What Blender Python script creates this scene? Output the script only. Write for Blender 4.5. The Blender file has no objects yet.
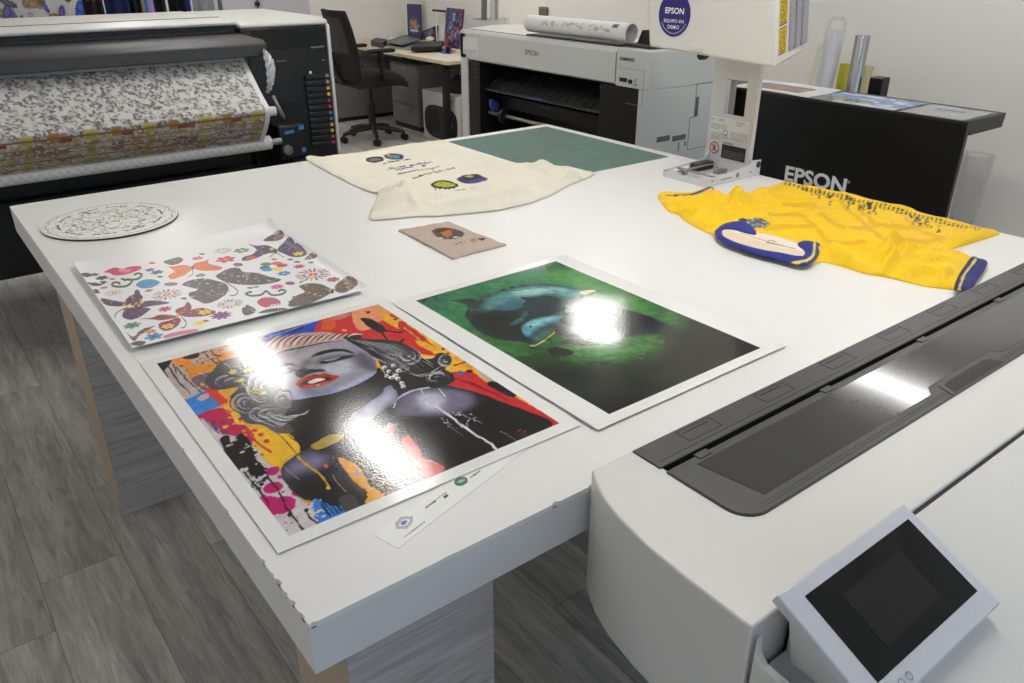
import bpy, bmesh, math, random
import numpy as np
from math import sin, cos, pi, radians, hypot, atan2, sqrt
from mathutils import Vector, Matrix
from mathutils.geometry import delaunay_2d_cdt
random.seed(7); rng = np.random.default_rng(7)
C = bpy.context.scene.collection

# ------------------------------------------------------------------ camera
FPX = 800.0; CX, CY = 512.0, 341.5
PITCH = atan2(CY + 48, FPX); YAW = radians(37.55)
CAM = np.array([-0.2659, -0.7868, 1.68])
_R = np.array([cos(YAW), -sin(YAW), 0.0])
_FH = np.array([sin(YAW), cos(YAW), 0.0])
_F = _FH * cos(PITCH) + np.array([0, 0, -sin(PITCH)])
_U = _FH * sin(PITCH) + np.array([0, 0, cos(PITCH)])
TZ = 0.88                                     # table top height
def at(px, py, **k):
    """the point of the room that the line of sight through a photo position meets on a plane x=, y= or z="""
    (ax, v), = k.items(); i = 'xyz'.index(ax)
    d = _R * ((px - CX) / FPX) + _U * ((CY - py) / FPX) + _F
    return CAM + d * ((v - CAM[i]) / d[i])
def at_plane(px, py, p, n):
    d = _R * ((px - CX) / FPX) + _U * ((CY - py) / FPX) + _F
    p = np.array(p); n = np.array(n)
    return CAM + d * ((p - CAM) @ n / (d @ n))

cam = bpy.data.cameras.new('camera'); co = bpy.data.objects.new('camera', cam); C.objects.link(co)
cam.sensor_width = 36; cam.lens = 36 * FPX / 1024; cam.clip_start = 0.02
Mx = Matrix((( _R[0], _U[0], -_F[0]), (_R[1], _U[1], -_F[1]), (_R[2], _U[2], -_F[2]))).to_4x4()
Mx.translation = Vector(CAM); co.matrix_world = Mx
bpy.context.scene.camera = co

# ------------------------------------------------------------------ materials
def s2l(v):
    v = np.asarray(v, float) / 255.0
    return np.where(v <= 0.04045, v / 12.92, ((v + 0.055) / 1.055) ** 2.4)
def rgba(c): return (*[float(x) for x in s2l(c)], 1.0)
MATS = {}
def mat(name, col, rough=0.5, metal=0.0, var=0.04, bump=0.0, scale=60.0, spec=0.5, coat=0.0, emit=None, es=0.0, trans=0.0, alpha=1.0):
    if name in MATS: return MATS[name]
    m = bpy.data.materials.new(name); m.use_nodes = True; N = m.node_tree.nodes; L = m.node_tree.links
    b = N['Principled BSDF']
    b.inputs['Roughness'].default_value = rough; b.inputs['Metallic'].default_value = metal
    b.inputs['Specular IOR Level'].default_value = spec; b.inputs['Coat Weight'].default_value = coat
    b.inputs['Transmission Weight'].default_value = trans; b.inputs['Alpha'].default_value = alpha
    tc = N.new('ShaderNodeTexCoord'); no = N.new('ShaderNodeTexNoise'); no.inputs['Scale'].default_value = scale
    L.new(tc.outputs['Object'], no.inputs['Vector'])
    mx = N.new('ShaderNodeMixRGB'); mx.blend_type = 'MULTIPLY'; mx.inputs['Fac'].default_value = 1.0
    mx.inputs['Color1'].default_value = rgba(col)
    rp = N.new('ShaderNodeValToRGB'); rp.color_ramp.elements[0].color = (1 - var, 1 - var, 1 - var, 1); rp.color_ramp.elements[1].color = (1, 1, 1, 1)
    L.new(no.outputs['Fac'], rp.inputs['Fac']); L.new(rp.outputs['Color'], mx.inputs['Color2']); L.new(mx.outputs['Color'], b.inputs['Base Color'])
    if bump:
        bp = N.new('ShaderNodeBump'); bp.inputs['Strength'].default_value = bump; bp.inputs['Distance'].default_value = 0.002
        L.new(no.outputs['Fac'], bp.inputs['Height']); L.new(bp.outputs['Normal'], b.inputs['Normal'])
    if emit is not None:
        b.inputs['Emission Color'].default_value = rgba(emit); b.inputs['Emission Strength'].default_value = es
    MATS[name] = m; return m
def mat_print(name, rough=0.5, spec=0.5, coat=0.0, coat_rough=0.05, bump=0.0, bscale=300.0):
    """ink or dye: the colour belongs to the printed surface (stored per vertex)"""
    if name in MATS: return MATS[name]
    m = bpy.data.materials.new(name); m.use_nodes = True; N = m.node_tree.nodes; L = m.node_tree.links
    b = N['Principled BSDF']; b.inputs['Roughness'].default_value = rough; b.inputs['Specular IOR Level'].default_value = spec
    b.inputs['Coat Weight'].default_value = coat; b.inputs['Coat Roughness'].default_value = coat_rough
    a = N.new('ShaderNodeAttribute'); a.attribute_name = 'ink'
    L.new(a.outputs['Color'], b.inputs['Base Color'])
    if bump:
        tc = N.new('ShaderNodeTexCoord'); no = N.new('ShaderNodeTexNoise'); no.inputs['Scale'].default_value = bscale
        L.new(tc.outputs['Object'], no.inputs['Vector'])
        bp = N.new('ShaderNodeBump'); bp.inputs['Strength'].default_value = bump; bp.inputs['Distance'].default_value = 0.001
        L.new(no.outputs['Fac'], bp.inputs['Height']); L.new(bp.outputs['Normal'], b.inputs['Normal'])
    MATS[name] = m; return m
def mat_wood(name, c1, c2, c3, axis='Y', plank=None, rough=0.5, stretch=14.0, scale=3.0, strength=1.0):
    """grained board; with plank = (width, length) it is a plank floor running along Y"""
    if name in MATS: return MATS[name]
    m = bpy.data.materials.new(name); m.use_nodes = True; N = m.node_tree.nodes; L = m.node_tree.links
    b = N['Principled BSDF']; b.inputs['Roughness'].default_value = rough
    tc = N.new('ShaderNodeTexCoord'); mp = N.new('ShaderNodeMapping'); L.new(tc.outputs['Object'], mp.inputs['Vector'])
    sc = {'X': (1, stretch, stretch), 'Y': (stretch, 1, stretch), 'Z': (stretch, stretch, 1)}[axis]
    mp.inputs['Scale'].default_value = sc
    src = mp.outputs['Vector']
    def math_(op, a, bv):
        n = N.new('ShaderNodeMath'); n.operation = op
        for i, v in enumerate((a, bv)):
            if v is None: continue
            if isinstance(v, (int, float)): n.inputs[i].default_value = v
            else: L.new(v, n.inputs[i])
        return n.outputs[0]
    tone = None
    if plank:
        w, ln = plank
        sp = N.new('ShaderNodeSeparateXYZ'); L.new(tc.outputs['Object'], sp.inputs[0])
        xs = math_('ADD', math_('DIVIDE', sp.outputs['X'], w), 100.6788)
        ix = math_('FLOOR', xs, None); fx = math_('FRACT', xs, None)
        off = N.new('ShaderNodeTexWhiteNoise'); off.noise_dimensions = '1D'; L.new(ix, off.inputs['W'])
        ys = math_('ADD', math_('ADD', math_('DIVIDE', sp.outputs['Y'], ln), off.outputs['Value']), 50.0)
        iy = math_('FLOOR', ys, None); fy = math_('FRACT', ys, None)
        cb = N.new('ShaderNodeCombineXYZ'); L.new(ix, cb.inputs[0]); L.new(iy, cb.inputs[1])
        wn = N.new('ShaderNodeTexWhiteNoise'); wn.noise_dimensions = '2D'; L.new(cb.outputs[0], wn.inputs['Vector'])
        tone = wn.outputs['Value']
        va = N.new('ShaderNodeVectorMath'); va.operation = 'ADD'; L.new(mp.outputs['Vector'], va.inputs[0])
        vs = N.new('ShaderNodeVectorMath'); vs.operation = 'SCALE'; L.new(wn.outputs['Color'], vs.inputs[0]); vs.inputs['Scale'].default_value = 40.0
        L.new(vs.outputs[0], va.inputs[1]); src = va.outputs[0]
        ex = math_('MINIMUM', fx, math_('SUBTRACT', 1.0, fx)); ey = math_('MINIMUM', fy, math_('SUBTRACT', 1.0, fy))
        seam = math_('MINIMUM', math_('MULTIPLY', ex, w), math_('MULTIPLY', ey, ln))
    n1 = N.new('ShaderNodeTexNoise'); n1.inputs['Scale'].default_value = scale; n1.inputs['Detail'].default_value = 8; n1.inputs['Roughness'].default_value = 0.65
    n1.inputs['Distortion'].default_value = 1.2
    L.new(src, n1.inputs['Vector'])
    r = N.new('ShaderNodeValToRGB'); e = r.color_ramp.elements
    e[0].position = 0.32; e[0].color = rgba(c1); e[1].position = 0.72; e[1].color = rgba(c3)
    k = e.new(0.5); k.color = rgba(c2)
    L.new(n1.outputs['Fac'], r.inputs['Fac']); col = r.outputs['Color']
    if plank:
        n2 = N.new('ShaderNodeTexNoise'); n2.inputs['Scale'].default_value = 1.6; n2.inputs['Detail'].default_value = 5
        m2 = N.new('ShaderNodeMapping'); m2.inputs['Scale'].default_value = (3.2, 1.0, 1.0); L.new(src, n2.inputs['Vector'])
        mr = N.new('ShaderNodeMapRange'); mr.inputs['To Min'].default_value = 0.74; mr.inputs['To Max'].default_value = 1.22; L.new(tone, mr.inputs['Value'])
        mr2 = N.new('ShaderNodeMapRange'); mr2.inputs['From Min'].default_value = 0.3; mr2.inputs['From Max'].default_value = 0.7
        mr2.inputs['To Min'].default_value = 0.72; mr2.inputs['To Max'].default_value = 1.24; L.new(n2.outputs['Fac'], mr2.inputs['Value'])
        sm = N.new('ShaderNodeMapRange'); sm.inputs['From Min'].default_value = 0.0006; sm.inputs['From Max'].default_value = 0.0022
        sm.inputs['To Min'].default_value = 0.5; L.new(seam, sm.inputs['Value'])
        f = math_('MULTIPLY', math_('MULTIPLY', mr.outputs[0], mr2.outputs[0]), sm.outputs[0])
        cc = N.new('ShaderNodeCombineColor')
        for i in range(3): L.new(f, cc.inputs[i])
        mx = N.new('ShaderNodeMixRGB'); mx.blend_type = 'MULTIPLY'; mx.inputs['Fac'].default_value = 1.0
        L.new(col, mx.inputs['Color1']); L.new(cc.outputs[0], mx.inputs['Color2']); col = mx.outputs['Color']
    L.new(col, b.inputs['Base Color'])
    bp = N.new('ShaderNodeBump'); bp.inputs['Strength'].default_value = 0.15 * strength; bp.inputs['Distance'].default_value = 0.002
    L.new(n1.outputs['Fac'], bp.inputs['Height']); L.new(bp.outputs['Normal'], b.inputs['Normal'])
    MATS[name] = m; return m

# ------------------------------------------------------------------ mesh building
OFF = {}
class MB:
    def __init__(s): s.v = []; s.f = []; s.m = []; s.mi = 0; s.ink = None
    def add(s, vs, fs, mi=None):
        n = len(s.v); s.v += [tuple(map(float, p)) for p in vs]
        s.f += [tuple(i + n for i in f) for f in fs]; s.m += [s.mi if mi is None else mi] * len(fs); return s
    def box(s, x0, x1, y0, y1, z0, z1, mi=None):
        x0, x1 = min(x0, x1), max(x0, x1); y0, y1 = min(y0, y1), max(y0, y1); z0, z1 = min(z0, z1), max(z0, z1)
        return s.add([(x0,y0,z0),(x1,y0,z0),(x1,y1,z0),(x0,y1,z0),(x0,y0,z1),(x1,y0,z1),(x1,y1,z1),(x0,y1,z1)],
                     [(0,3,2,1),(4,5,6,7),(0,1,5,4),(1,2,6,5),(2,3,7,6),(3,0,4,7)], mi)
    def hexa(s, a, b, mi=None):
        """a solid between two matching quads a and b"""
        return s.add(list(a) + list(b), [(0,3,2,1),(4,5,6,7),(0,1,5,4),(1,2,6,5),(2,3,7,6),(3,0,4,7)], mi)
    def prism(s, poly, axis, a0, a1, mi=None):
        def P(q, a):
            return {'x': (a, q[0], q[1]), 'y': (q[0], a, q[1]), 'z': (q[0], q[1], a)}[axis]
        n = len(poly)
        vs = [P(q, a0) for q in poly] + [P(q, a1) for q in poly]
        fs = [tuple(range(n))[::-1], tuple(range(n, 2 * n))] + [(i, (i + 1) % n, n + (i + 1) % n, n + i) for i in range(n)]
        return s.add(vs, fs, mi)
    def tube(s, path, r, n=12, mi=None, cap=True):
        path = [np.array(p, float) for p in path]; k = len(path)
        rs = r if isinstance(r, (list, tuple)) else [r] * k
        vs = []; up = None
        for i in range(k):
            t = path[min(i + 1, k - 1)] - path[max(i - 1, 0)]; t /= np.linalg.norm(t) + 1e-12
            if up is None: up = np.array([0, 0, 1.0]) if abs(t[2]) < 0.9 else np.array([1.0, 0, 0])
            a = np.cross(t, up); a /= np.linalg.norm(a) + 1e-12; b = np.cross(a, t); up = b
            for j in range(n):
                an = 2 * pi * j / n; vs.append(path[i] + rs[i] * (a * cos(an) + b * sin(an)))
        fs = [(i*n + j, i*n + (j+1) % n, (i+1)*n + (j+1) % n, (i+1)*n + j) for i in range(k-1) for j in range(n)]
        if cap: fs += [tuple(range(n))[::-1], tuple((k-1)*n + j for j in range(n))]
        return s.add(vs, fs, mi)
    def lathe(s, prof, c, n=32, mi=None, axis='z'):
        vs = []
        for r, h in prof:
            for j in range(n):
                a = 2*pi*j/n; p = (r*cos(a), r*sin(a), h)
                if axis == 'x': p = (h, r*cos(a), r*sin(a))
                if axis == 'y': p = (r*cos(a), h, r*sin(a))
                vs.append((c[0]+p[0], c[1]+p[1], c[2]+p[2]))
        k = len(prof)
        fs = [(i*n+j, i*n+(j+1)%n, (i+1)*n+(j+1)%n, (i+1)*n+j) for i in range(k-1) for j in range(n)]
        fs += [tuple(range(n))[::-1], tuple((k-1)*n+j for j in range(n))]
        return s.add(vs, fs, mi)
    def grid(s, fn, nu, nv, mi=None, flip=False):
        vs = [fn(i / nu, j / nv) for j in range(nv + 1) for i in range(nu + 1)]
        w = nu + 1
        fs = [(j*w+i, j*w+i+1, (j+1)*w+i+1, (j+1)*w+i) for j in range(nv) for i in range(nu)]
        if flip: fs = [f[::-1] for f in fs]
        return s.add(vs, fs, mi)
    def sheet(s, fn, nu, nv, th, mi=None):
        """a thin closed sheet: fn gives the upper surface, the lower one lies th below"""
        w = nu + 1; top = [np.array(fn(i / nu, j / nv), float) for j in range(nv + 1) for i in range(nu + 1)]
        th = np.array(th, float) if not isinstance(th, (int, float)) else np.array([0, 0, th])
        bot = [p - th for p in top]; n = len(top)
        fs = [(j*w+i, j*w+i+1, (j+1)*w+i+1, (j+1)*w+i) for j in range(nv) for i in range(nu)]
        fs += [tuple(n + q for q in f[::-1]) for f in list(fs)]
        rim = [i for i in range(w)] + [j*w + nu for j in range(1, nv+1)] + [nv*w + i for i in range(nu-1, -1, -1)] + [j*w for j in range(nv-1, 0, -1)]
        fs += [(rim[k], n + rim[k], n + rim[(k+1) % len(rim)], rim[(k+1) % len(rim)]) for k in range(len(rim))]
        return s.add(top + bot, fs, mi)
def root_off(p):
    return OFF.get(p.name, np.zeros(3)) if p else np.zeros(3)
def obj(name, mb, mats, parent=None, bevel=0.0, seg=2, smooth=35, ink=None, label=None):
    me = bpy.data.meshes.new(name)
    V = np.array(mb.v, float)
    off = root_off(parent) if parent else np.array([V[:, 0].mean(), V[:, 1].mean(), V[:, 2].min()])
    me.from_pydata((V - off).tolist(), [], mb.f); 
    if not isinstance(mats, (list, tuple)): mats = [mats]
    for m in mats: me.materials.append(m)
    if max(mb.m) > 0: me.polygons.foreach_set('material_index', mb.m)
    me.update()
    b2 = bmesh.new(); b2.from_mesh(me); bmesh.ops.recalc_face_normals(b2, faces=b2.faces); b2.to_mesh(me); b2.free()
    if smooth:
        me.polygons.foreach_set('use_smooth', [True] * len(me.polygons)); me.set_sharp_from_angle(angle=radians(smooth))
    if ink is not None: set_ink(me, ink)
    o = bpy.data.objects.new(name, me); C.objects.link(o)
    if parent: o.parent = parent; OFF[o.name] = off
    else: o.location = off; OFF[o.name] = off
    if bevel:
        bv = o.modifiers.new('edge', 'BEVEL'); bv.width = bevel; bv.segments = seg; bv.limit_method = 'ANGLE'; bv.angle_limit = radians(40); bv.harden_normals = False
    if label: o['label'] = label
    return o
def set_ink(me, cols):
    a = me.color_attributes.new('ink', 'FLOAT_COLOR', 'POINT')
    c = np.ones((len(me.vertices), 4)); c[:, :3] = s2l(np.clip(cols, 0, 255))
    a.data.foreach_set('color', c.astype(np.float32).ravel())
def thing(name, label, cat, loc=(0, 0, 0), group=None):
    o = bpy.data.objects.new(name, None); C.objects.link(o); o.location = loc; o.empty_display_size = 0.05
    OFF[o.name] = np.array(loc, float); o['label'] = label; o['category'] = cat
    if group: o['group'] = group
    return o
def tag(o, label, cat, group=None):
    o['label'] = label; o['category'] = cat
    if group: o['group'] = group
    return o
def struct(name, mb, m, bevel=0):
    o = obj(name, mb, m, None, bevel); o['kind'] = 'structure'; return o
def lettering(txt, p, xd, yd, h, width=None, bold=0.0, depth=0.0004, spacing=1.0):
    """flat letter shapes as mesh data: lower left corner at p, xd along the line, yd up, h = cap height"""
    cu = bpy.data.curves.new('t', 'FONT'); cu.body = txt; cu.size = 1.0; cu.offset = bold; cu.resolution_u = 3; cu.space_character = spacing
    cu.space_line = 1.15
    ob = bpy.data.objects.new('t', cu); C.objects.link(ob)
    dg = bpy.context.evaluated_depsgraph_get(); me = bpy.data.meshes.new_from_object(ob.evaluated_get(dg))
    V = np.array([v.co[:] for v in me.vertices]); F = [tuple(q.vertices) for q in me.polygons]
    bpy.data.objects.remove(ob); bpy.data.curves.remove(cu); bpy.data.meshes.remove(me)
    mb = MB()
    if len(V) == 0: return mb
    nl = txt.count('\n')
    x0, x1 = V[:, 0].min(), V[:, 0].max(); y0, y1 = V[:, 1].min(), V[:, 1].max()
    sx = sy = h / (y1 - y0)
    if width: sx = width / (x1 - x0)
    p, xd, yd = np.array(p, float), np.array(xd, float), np.array(yd, float)
    nrm = np.cross(xd, yd)
    P = [p + xd * ((v[0] - x0) * sx) + yd * ((v[1] - y0) * sy) + nrm * depth for v in V]
    mb.add(P, F); return mb
def merge(*mbs):
    o = MB()
    for k, b in enumerate(mbs):
        n = len(o.v); o.v += b.v; o.f += [tuple(i + n for i in f) for f in b.f]; o.m += b.m
    return o
def bars(p, xd, yd, w, h, rows, fill=0.55, depth=0.0004, seed=1):
    """rows of small dark strokes standing for lettering too small to read"""
    r = random.Random(seed); mb = MB(); p, xd, yd = map(lambda q: np.array(q, float), (p, xd, yd)); nrm = np.cross(xd, yd)
    for k in range(rows):
        y = h * (1 - (k + 0.8) / rows); t = h / rows * fill; x = 0
        end = w * (1.0 if k < rows - 1 else r.uniform(0.5, 0.9))
        while x < end:
            l = min(r.uniform(0.05, 0.16) * w, end - x)
            q = [p + xd*a + yd*b + nrm*depth for a, b in ((x, y), (x+l, y), (x+l, y+t), (x, y+t))]
            mb.add(q, [(0, 1, 2, 3)]); x += l + w * 0.025
    return mb
def quad(p, xd, yd, w, h, depth=0.0003):
    p, xd, yd = map(lambda q: np.array(q, float), (p, xd, yd)); nrm = np.cross(xd, yd)
    return MB().add([p + xd*a + yd*b + nrm*depth for a, b in ((0,0),(w,0),(w,h),(0,h))], [(0,1,2,3)])
def disc(p, xd, yd, r, r0=0.0, n=40, depth=0.0003):
    p, xd, yd = map(lambda q: np.array(q, float), (p, xd, yd)); nrm = np.cross(xd, yd); mb = MB()
    ring = lambda q: [p + xd*q*cos(2*pi*k/n) + yd*q*sin(2*pi*k/n) + nrm*depth for k in range(n)]
    if r0: mb.add(ring(r) + ring(r0), [(k, (k+1) % n, n + (k+1) % n, n + k) for k in range(n)])
    else: mb.add(ring(r), [tuple(range(n))])
    return mb
EX, EY, EZ = np.array([1., 0, 0]), np.array([0, 1., 0]), np.array([0, 0, 1.])

# ------------------------------------------------------------------ printed pictures (ink laid out on a raster, carried by mesh vertices)
def smooth_poly(pts, k=5, closed=True):
    P = np.array(pts, float); n = len(P); out = []
    for i in range(n if closed else n - 1):
        if closed: p0, p1, p2, p3 = P[(i-1) % n], P[i], P[(i+1) % n], P[(i+2) % n]
        else: p0, p1, p2, p3 = P[max(i-1, 0)], P[i], P[i+1], P[min(i+2, n-1)]
        for q in range(k):
            t = q / k
            out.append(0.5 * ((2*p1) + (-p0+p2)*t + (2*p0-5*p1+4*p2-p3)*t*t + (-p0+3*p1-3*p2+p3)*t**3))
    if not closed: out.append(P[-1])
    return np.array(out)
def vnoise(X, Y, seed):
    r = np.random.default_rng(seed); G = r.random((64, 64))
    x0 = np.floor(X).astype(int); y0 = np.floor(Y).astype(int); fx = X - x0; fy = Y - y0
    fx = fx*fx*(3-2*fx); fy = fy*fy*(3-2*fy)
    g = lambda a, b: G[a % 64, b % 64]
    return (g(x0,y0)*(1-fx)*(1-fy) + g(x0+1,y0)*fx*(1-fy) + g(x0,y0+1)*(1-fx)*fy + g(x0+1,y0+1)*fx*fy)
def fbm(X, Y, seed, oct=4):
    a = 0; t = 0
    for k in range(oct): a = a + vnoise(X*2**k, Y*2**k, seed+k) / 2**k; t += 1/2**k
    return a / t
class Art:
    def __init__(s, org, ud, w, h, res, base, z):
        """a w x h metre picture with its corner at org (x, y), first side along ud"""
        s.o = np.array(org[:2], float); s.u = np.array(ud[:2], float); s.u /= np.linalg.norm(s.u); s.n = np.array([-s.u[1], s.u[0]])
        s.w, s.h, s.res, s.z = w, h, res, z
        s.nx = int(round(w/res)); s.ny = int(round(h/res))
        s.img = np.ones((s.ny+1, s.nx+1, 3)) * np.array(base, float)
        s.J, s.I = np.mgrid[0:s.ny+1, 0:s.nx+1].astype(float)
        s.S, s.T = s.I/s.nx, s.J/s.ny
    def loc(s, pts):
        q = np.array([at(p[0], p[1], z=s.z)[:2] for p in pts]) - s.o
        return np.stack([q @ s.u / s.w * s.nx, q @ s.n / s.h * s.ny], 1)
    def mpoint(s, px, py): return s.loc([(px, py)])[0]
    def mask(s, q):
        x0, y0 = np.floor(q.min(0)).astype(int) - 1; x1, y1 = np.ceil(q.max(0)).astype(int) + 1
        x0 = max(x0, 0); y0 = max(y0, 0); x1 = min(x1, s.nx); y1 = min(y1, s.ny)
        if x1 < x0 or y1 < y0: return None
        X = s.I[y0:y1+1, x0:x1+1]; Y = s.J[y0:y1+1, x0:x1+1]; m = np.zeros(X.shape, bool)
        a = q; b = np.roll(q, -1, 0)
        for (ax, ay), (bx, by) in zip(a, b):
            if ay == by: continue
            m ^= ((ay > Y) != (by > Y)) & (X < (bx-ax)*(Y-ay)/(by-ay)+ax)
        return (slice(y0, y1+1), slice(x0, x1+1)), m
    def raw(s, q, col, a=1.0):
        r = s.mask(np.asarray(q))
        if r is None: return
        sl, m = r; im = s.img[sl]; im[m] = im[m]*(1-a) + np.array(col, float)*a
    def poly(s, pts, col, sm=True, a=1.0):
        p = smooth_poly(pts) if sm else np.array(pts, float); s.raw(s.loc(p), col, a)
    def soft(s, pts, col, blur=6, a=1.0, sm=True, clip=None):
        p = smooth_poly(pts) if sm else np.array(pts, float)
        r = s.mask(s.loc(p)); M = np.zeros(s.I.shape)
        if r is None: return
        M[r[0]] = r[1]; k = max(1, int(blur))
        for _ in range(2):
            for ax in (0, 1):
                pad = [(0, 0), (0, 0)]; pad[ax] = (k+1, k)
                cs = np.cumsum(np.pad(M, pad, mode='edge'), axis=ax); n = M.shape[ax]
                M = (np.take(cs, range(2*k+1, 2*k+1+n), ax) - np.take(cs, range(0, n), ax)) / (2*k+1)
        if clip is not None: M = M * clip
        M = (M*a)[..., None]; s.img = s.img*(1-M) + np.array(col, float)*M
    def region(s, pts, sm=True):
        p = smooth_poly(pts) if sm else np.array(pts, float)
        r = s.mask(s.loc(p)); M = np.zeros(s.I.shape)
        if r is not None: M[r[0]] = r[1]
        return M
    def stroke(s, pts, w, col, taper=False, a=1.0):
        """w in photo pixels"""
        p = smooth_poly(pts, 6, False) if len(pts) > 2 else np.linspace(pts[0], pts[1], 12)
        t = np.gradient(p, axis=0); t /= (np.linalg.norm(t, axis=1)[:, None] + 1e-9); nr = np.stack([-t[:, 1], t[:, 0]], 1)
        k = np.linspace(0, 1, len(p)); ww = (w/2) * (np.sin(pi*np.clip(k, .06, .94)) if taper else np.ones(len(p)))
        s.raw(s.loc(np.concatenate([p + nr*ww[:, None], (p - nr*ww[:, None])[::-1]])), col, a)
    def ell(s, px, py, rx, ry, col, rot=0, a=1.0):
        t = np.linspace(0, 2*pi, 22)[:-1]; c_, s_ = cos(rot), sin(rot)
        p = [(px + rx*cos(k)*c_ - ry*sin(k)*s_, py + rx*cos(k)*s_ + ry*sin(k)*c_) for k in t]; s.raw(s.loc(p), col, a)
    def mell(s, c, rx, ry, col, rot=0, a=1.0):
        """ellipse in raster cells"""
        t = np.linspace(0, 2*pi, 18)[:-1]; c_, s_ = cos(rot), sin(rot)
        s.raw(np.array([(c[0]+rx*cos(k)*c_-ry*sin(k)*s_, c[1]+rx*cos(k)*s_+ry*sin(k)*c_) for k in t]), col, a)
    def flower(s, px, py, r, n, col, core=None, wid=0.42, rot=0, a=1.0):
        """r in photo pixels across the sight line"""
        c = s.mpoint(px, py); R = abs(np.linalg.norm(s.mpoint(px+r, py) - c))
        for k in range(n):
            an = rot + 2*pi*k/n; s.mell((c[0]+.56*R*cos(an), c[1]+.56*R*sin(an)), .46*R, R*.72*sin(pi/max(n, 4))*.85, col if not isinstance(col, list) else col[k % len(col)], an, a)
        if core is not None: s.mell(c, .24*R, .24*R, core)
    def dots(s, region, n, cols, r0, r1, seed=3):
        r = np.random.default_rng(seed); ys, xs = np.nonzero(region)
        if len(xs) == 0: return
        for k in r.integers(0, len(xs), n):
            s.mell((xs[k], ys[k]), r.uniform(r0, r1), r.uniform(r0, r1)*.8, cols[r.integers(len(cols))], r.uniform(0, pi))
    def warp(s, amp, freq, seed, mask=None):
        # wet-edge irregularity of paint: shift the picture locally by a few cells
        dx = (fbm(s.S*freq*s.w/s.h, s.T*freq, seed, 3)-.5)*2*amp; dy = (fbm(s.S*freq*s.w/s.h + 7.3, s.T*freq + 3.1, seed+5, 3)-.5)*2*amp
        if mask is not None: dx = dx*mask; dy = dy*mask
        i = np.clip(s.I+dx, 0, s.nx-1.001); j = np.clip(s.J+dy, 0, s.ny-1.001); i0 = i.astype(int); j0 = j.astype(int); fi = (i-i0)[..., None]; fj = (j-j0)[..., None]
        g = s.img; s.img = g[j0, i0]*(1-fi)*(1-fj) + g[j0, i0+1]*fi*(1-fj) + g[j0+1, i0]*(1-fi)*fj + g[j0+1, i0+1]*fi*fj
    def sample(s, x, y):
        q = np.stack([x, y], -1) - s.o; i = np.clip(q @ s.u / s.w * s.nx, 0, s.nx); j = np.clip(q @ s.n / s.h * s.ny, 0, s.ny)
        return s.img[np.round(j).astype(int), np.round(i).astype(int)]
    def mesh_sheet(s, name, m, zfn, th=0.0008, parent=None):
        """the sheet itself: one quad per raster cell, closed underneath"""
        X = s.o[0] + s.u[0]*s.S*s.w + s.n[0]*s.T*s.h; Y = s.o[1] + s.u[1]*s.S*s.w + s.n[1]*s.T*s.h
        Z = zfn(s.S, s.T); n = X.size; w = s.nx + 1
        idx = np.arange(n).reshape(s.ny+1, w)
        f = np.stack([idx[:-1, :-1], idx[:-1, 1:], idx[1:, 1:], idx[1:, :-1]], -1).reshape(-1, 4)
        rim = np.concatenate([idx[0], idx[1:, -1], idx[-1, -2::-1], idx[-2:0:-1, 0]])
        V = np.stack([X, Y, Z], -1).reshape(-1, 3)
        B = V[rim].copy(); B[:, 2] -= th; k = len(rim); rb = n + np.arange(k)
        side = np.stack([rim, rb, np.roll(rb, -1), np.roll(rim, -1)], -1)
        # underside: a second, coarser skin is not needed for a sheet this thin; close it with the same grid
        B2 = V.copy(); B2[:, 2] -= th; f2 = f[:, ::-1] + n
        V = np.concatenate([V, B2]); side = np.stack([rim, rim + n, np.roll(rim, -1) + n, np.roll(rim, -1)], -1)
        F = np.concatenate([f, f2, side])
        off = np.array([V[:, 0].mean(), V[:, 1].mean(), V[:, 2].min()]); V = V - off
        me = bpy.data.meshes.new(name); me.vertices.add(len(V)); me.vertices.foreach_set('co', V.ravel().astype(np.float32))
        me.loops.add(F.size); me.loops.foreach_set('vertex_index', F.ravel().astype(np.int32))
        me.polygons.add(len(F)); me.polygons.foreach_set('loop_start', np.arange(0, F.size, 4, dtype=np.int32))
        me.update(calc_edges=True); me.validate()
        me.polygons.foreach_set('use_smooth', [True]*len(me.polygons)); me.set_sharp_from_angle(angle=radians(50))
        cols = np.concatenate([s.img.reshape(-1, 3), np.ones((n, 3))*225]); set_ink(me, cols)
        me.materials.append(m); o = bpy.data.objects.new(name, me); C.objects.link(o); o.location = off; OFF[o.name] = off
        return o
def rect_from(corners, z):
    """best rectangle through four photo corners (in order): origin, direction, width, height"""
    P = np.array([at(*c, z=z)[:2] for c in corners]); c = P.mean(0)
    u = (P[1]-P[0]) + (P[2]-P[3]); v = (P[3]-P[0]) + (P[2]-P[1])
    w, h = np.linalg.norm(u)/2, np.linalg.norm(v)/2; u /= np.linalg.norm(u); v /= np.linalg.norm(v)
    n = np.array([-u[1], u[0]]); n = n + v*np.sign(n @ v); 
    n = n/np.linalg.norm(n); u = np.array([n[1], -n[0]])
    return c - u*w/2 - n*h/2, u, w, h
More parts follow.
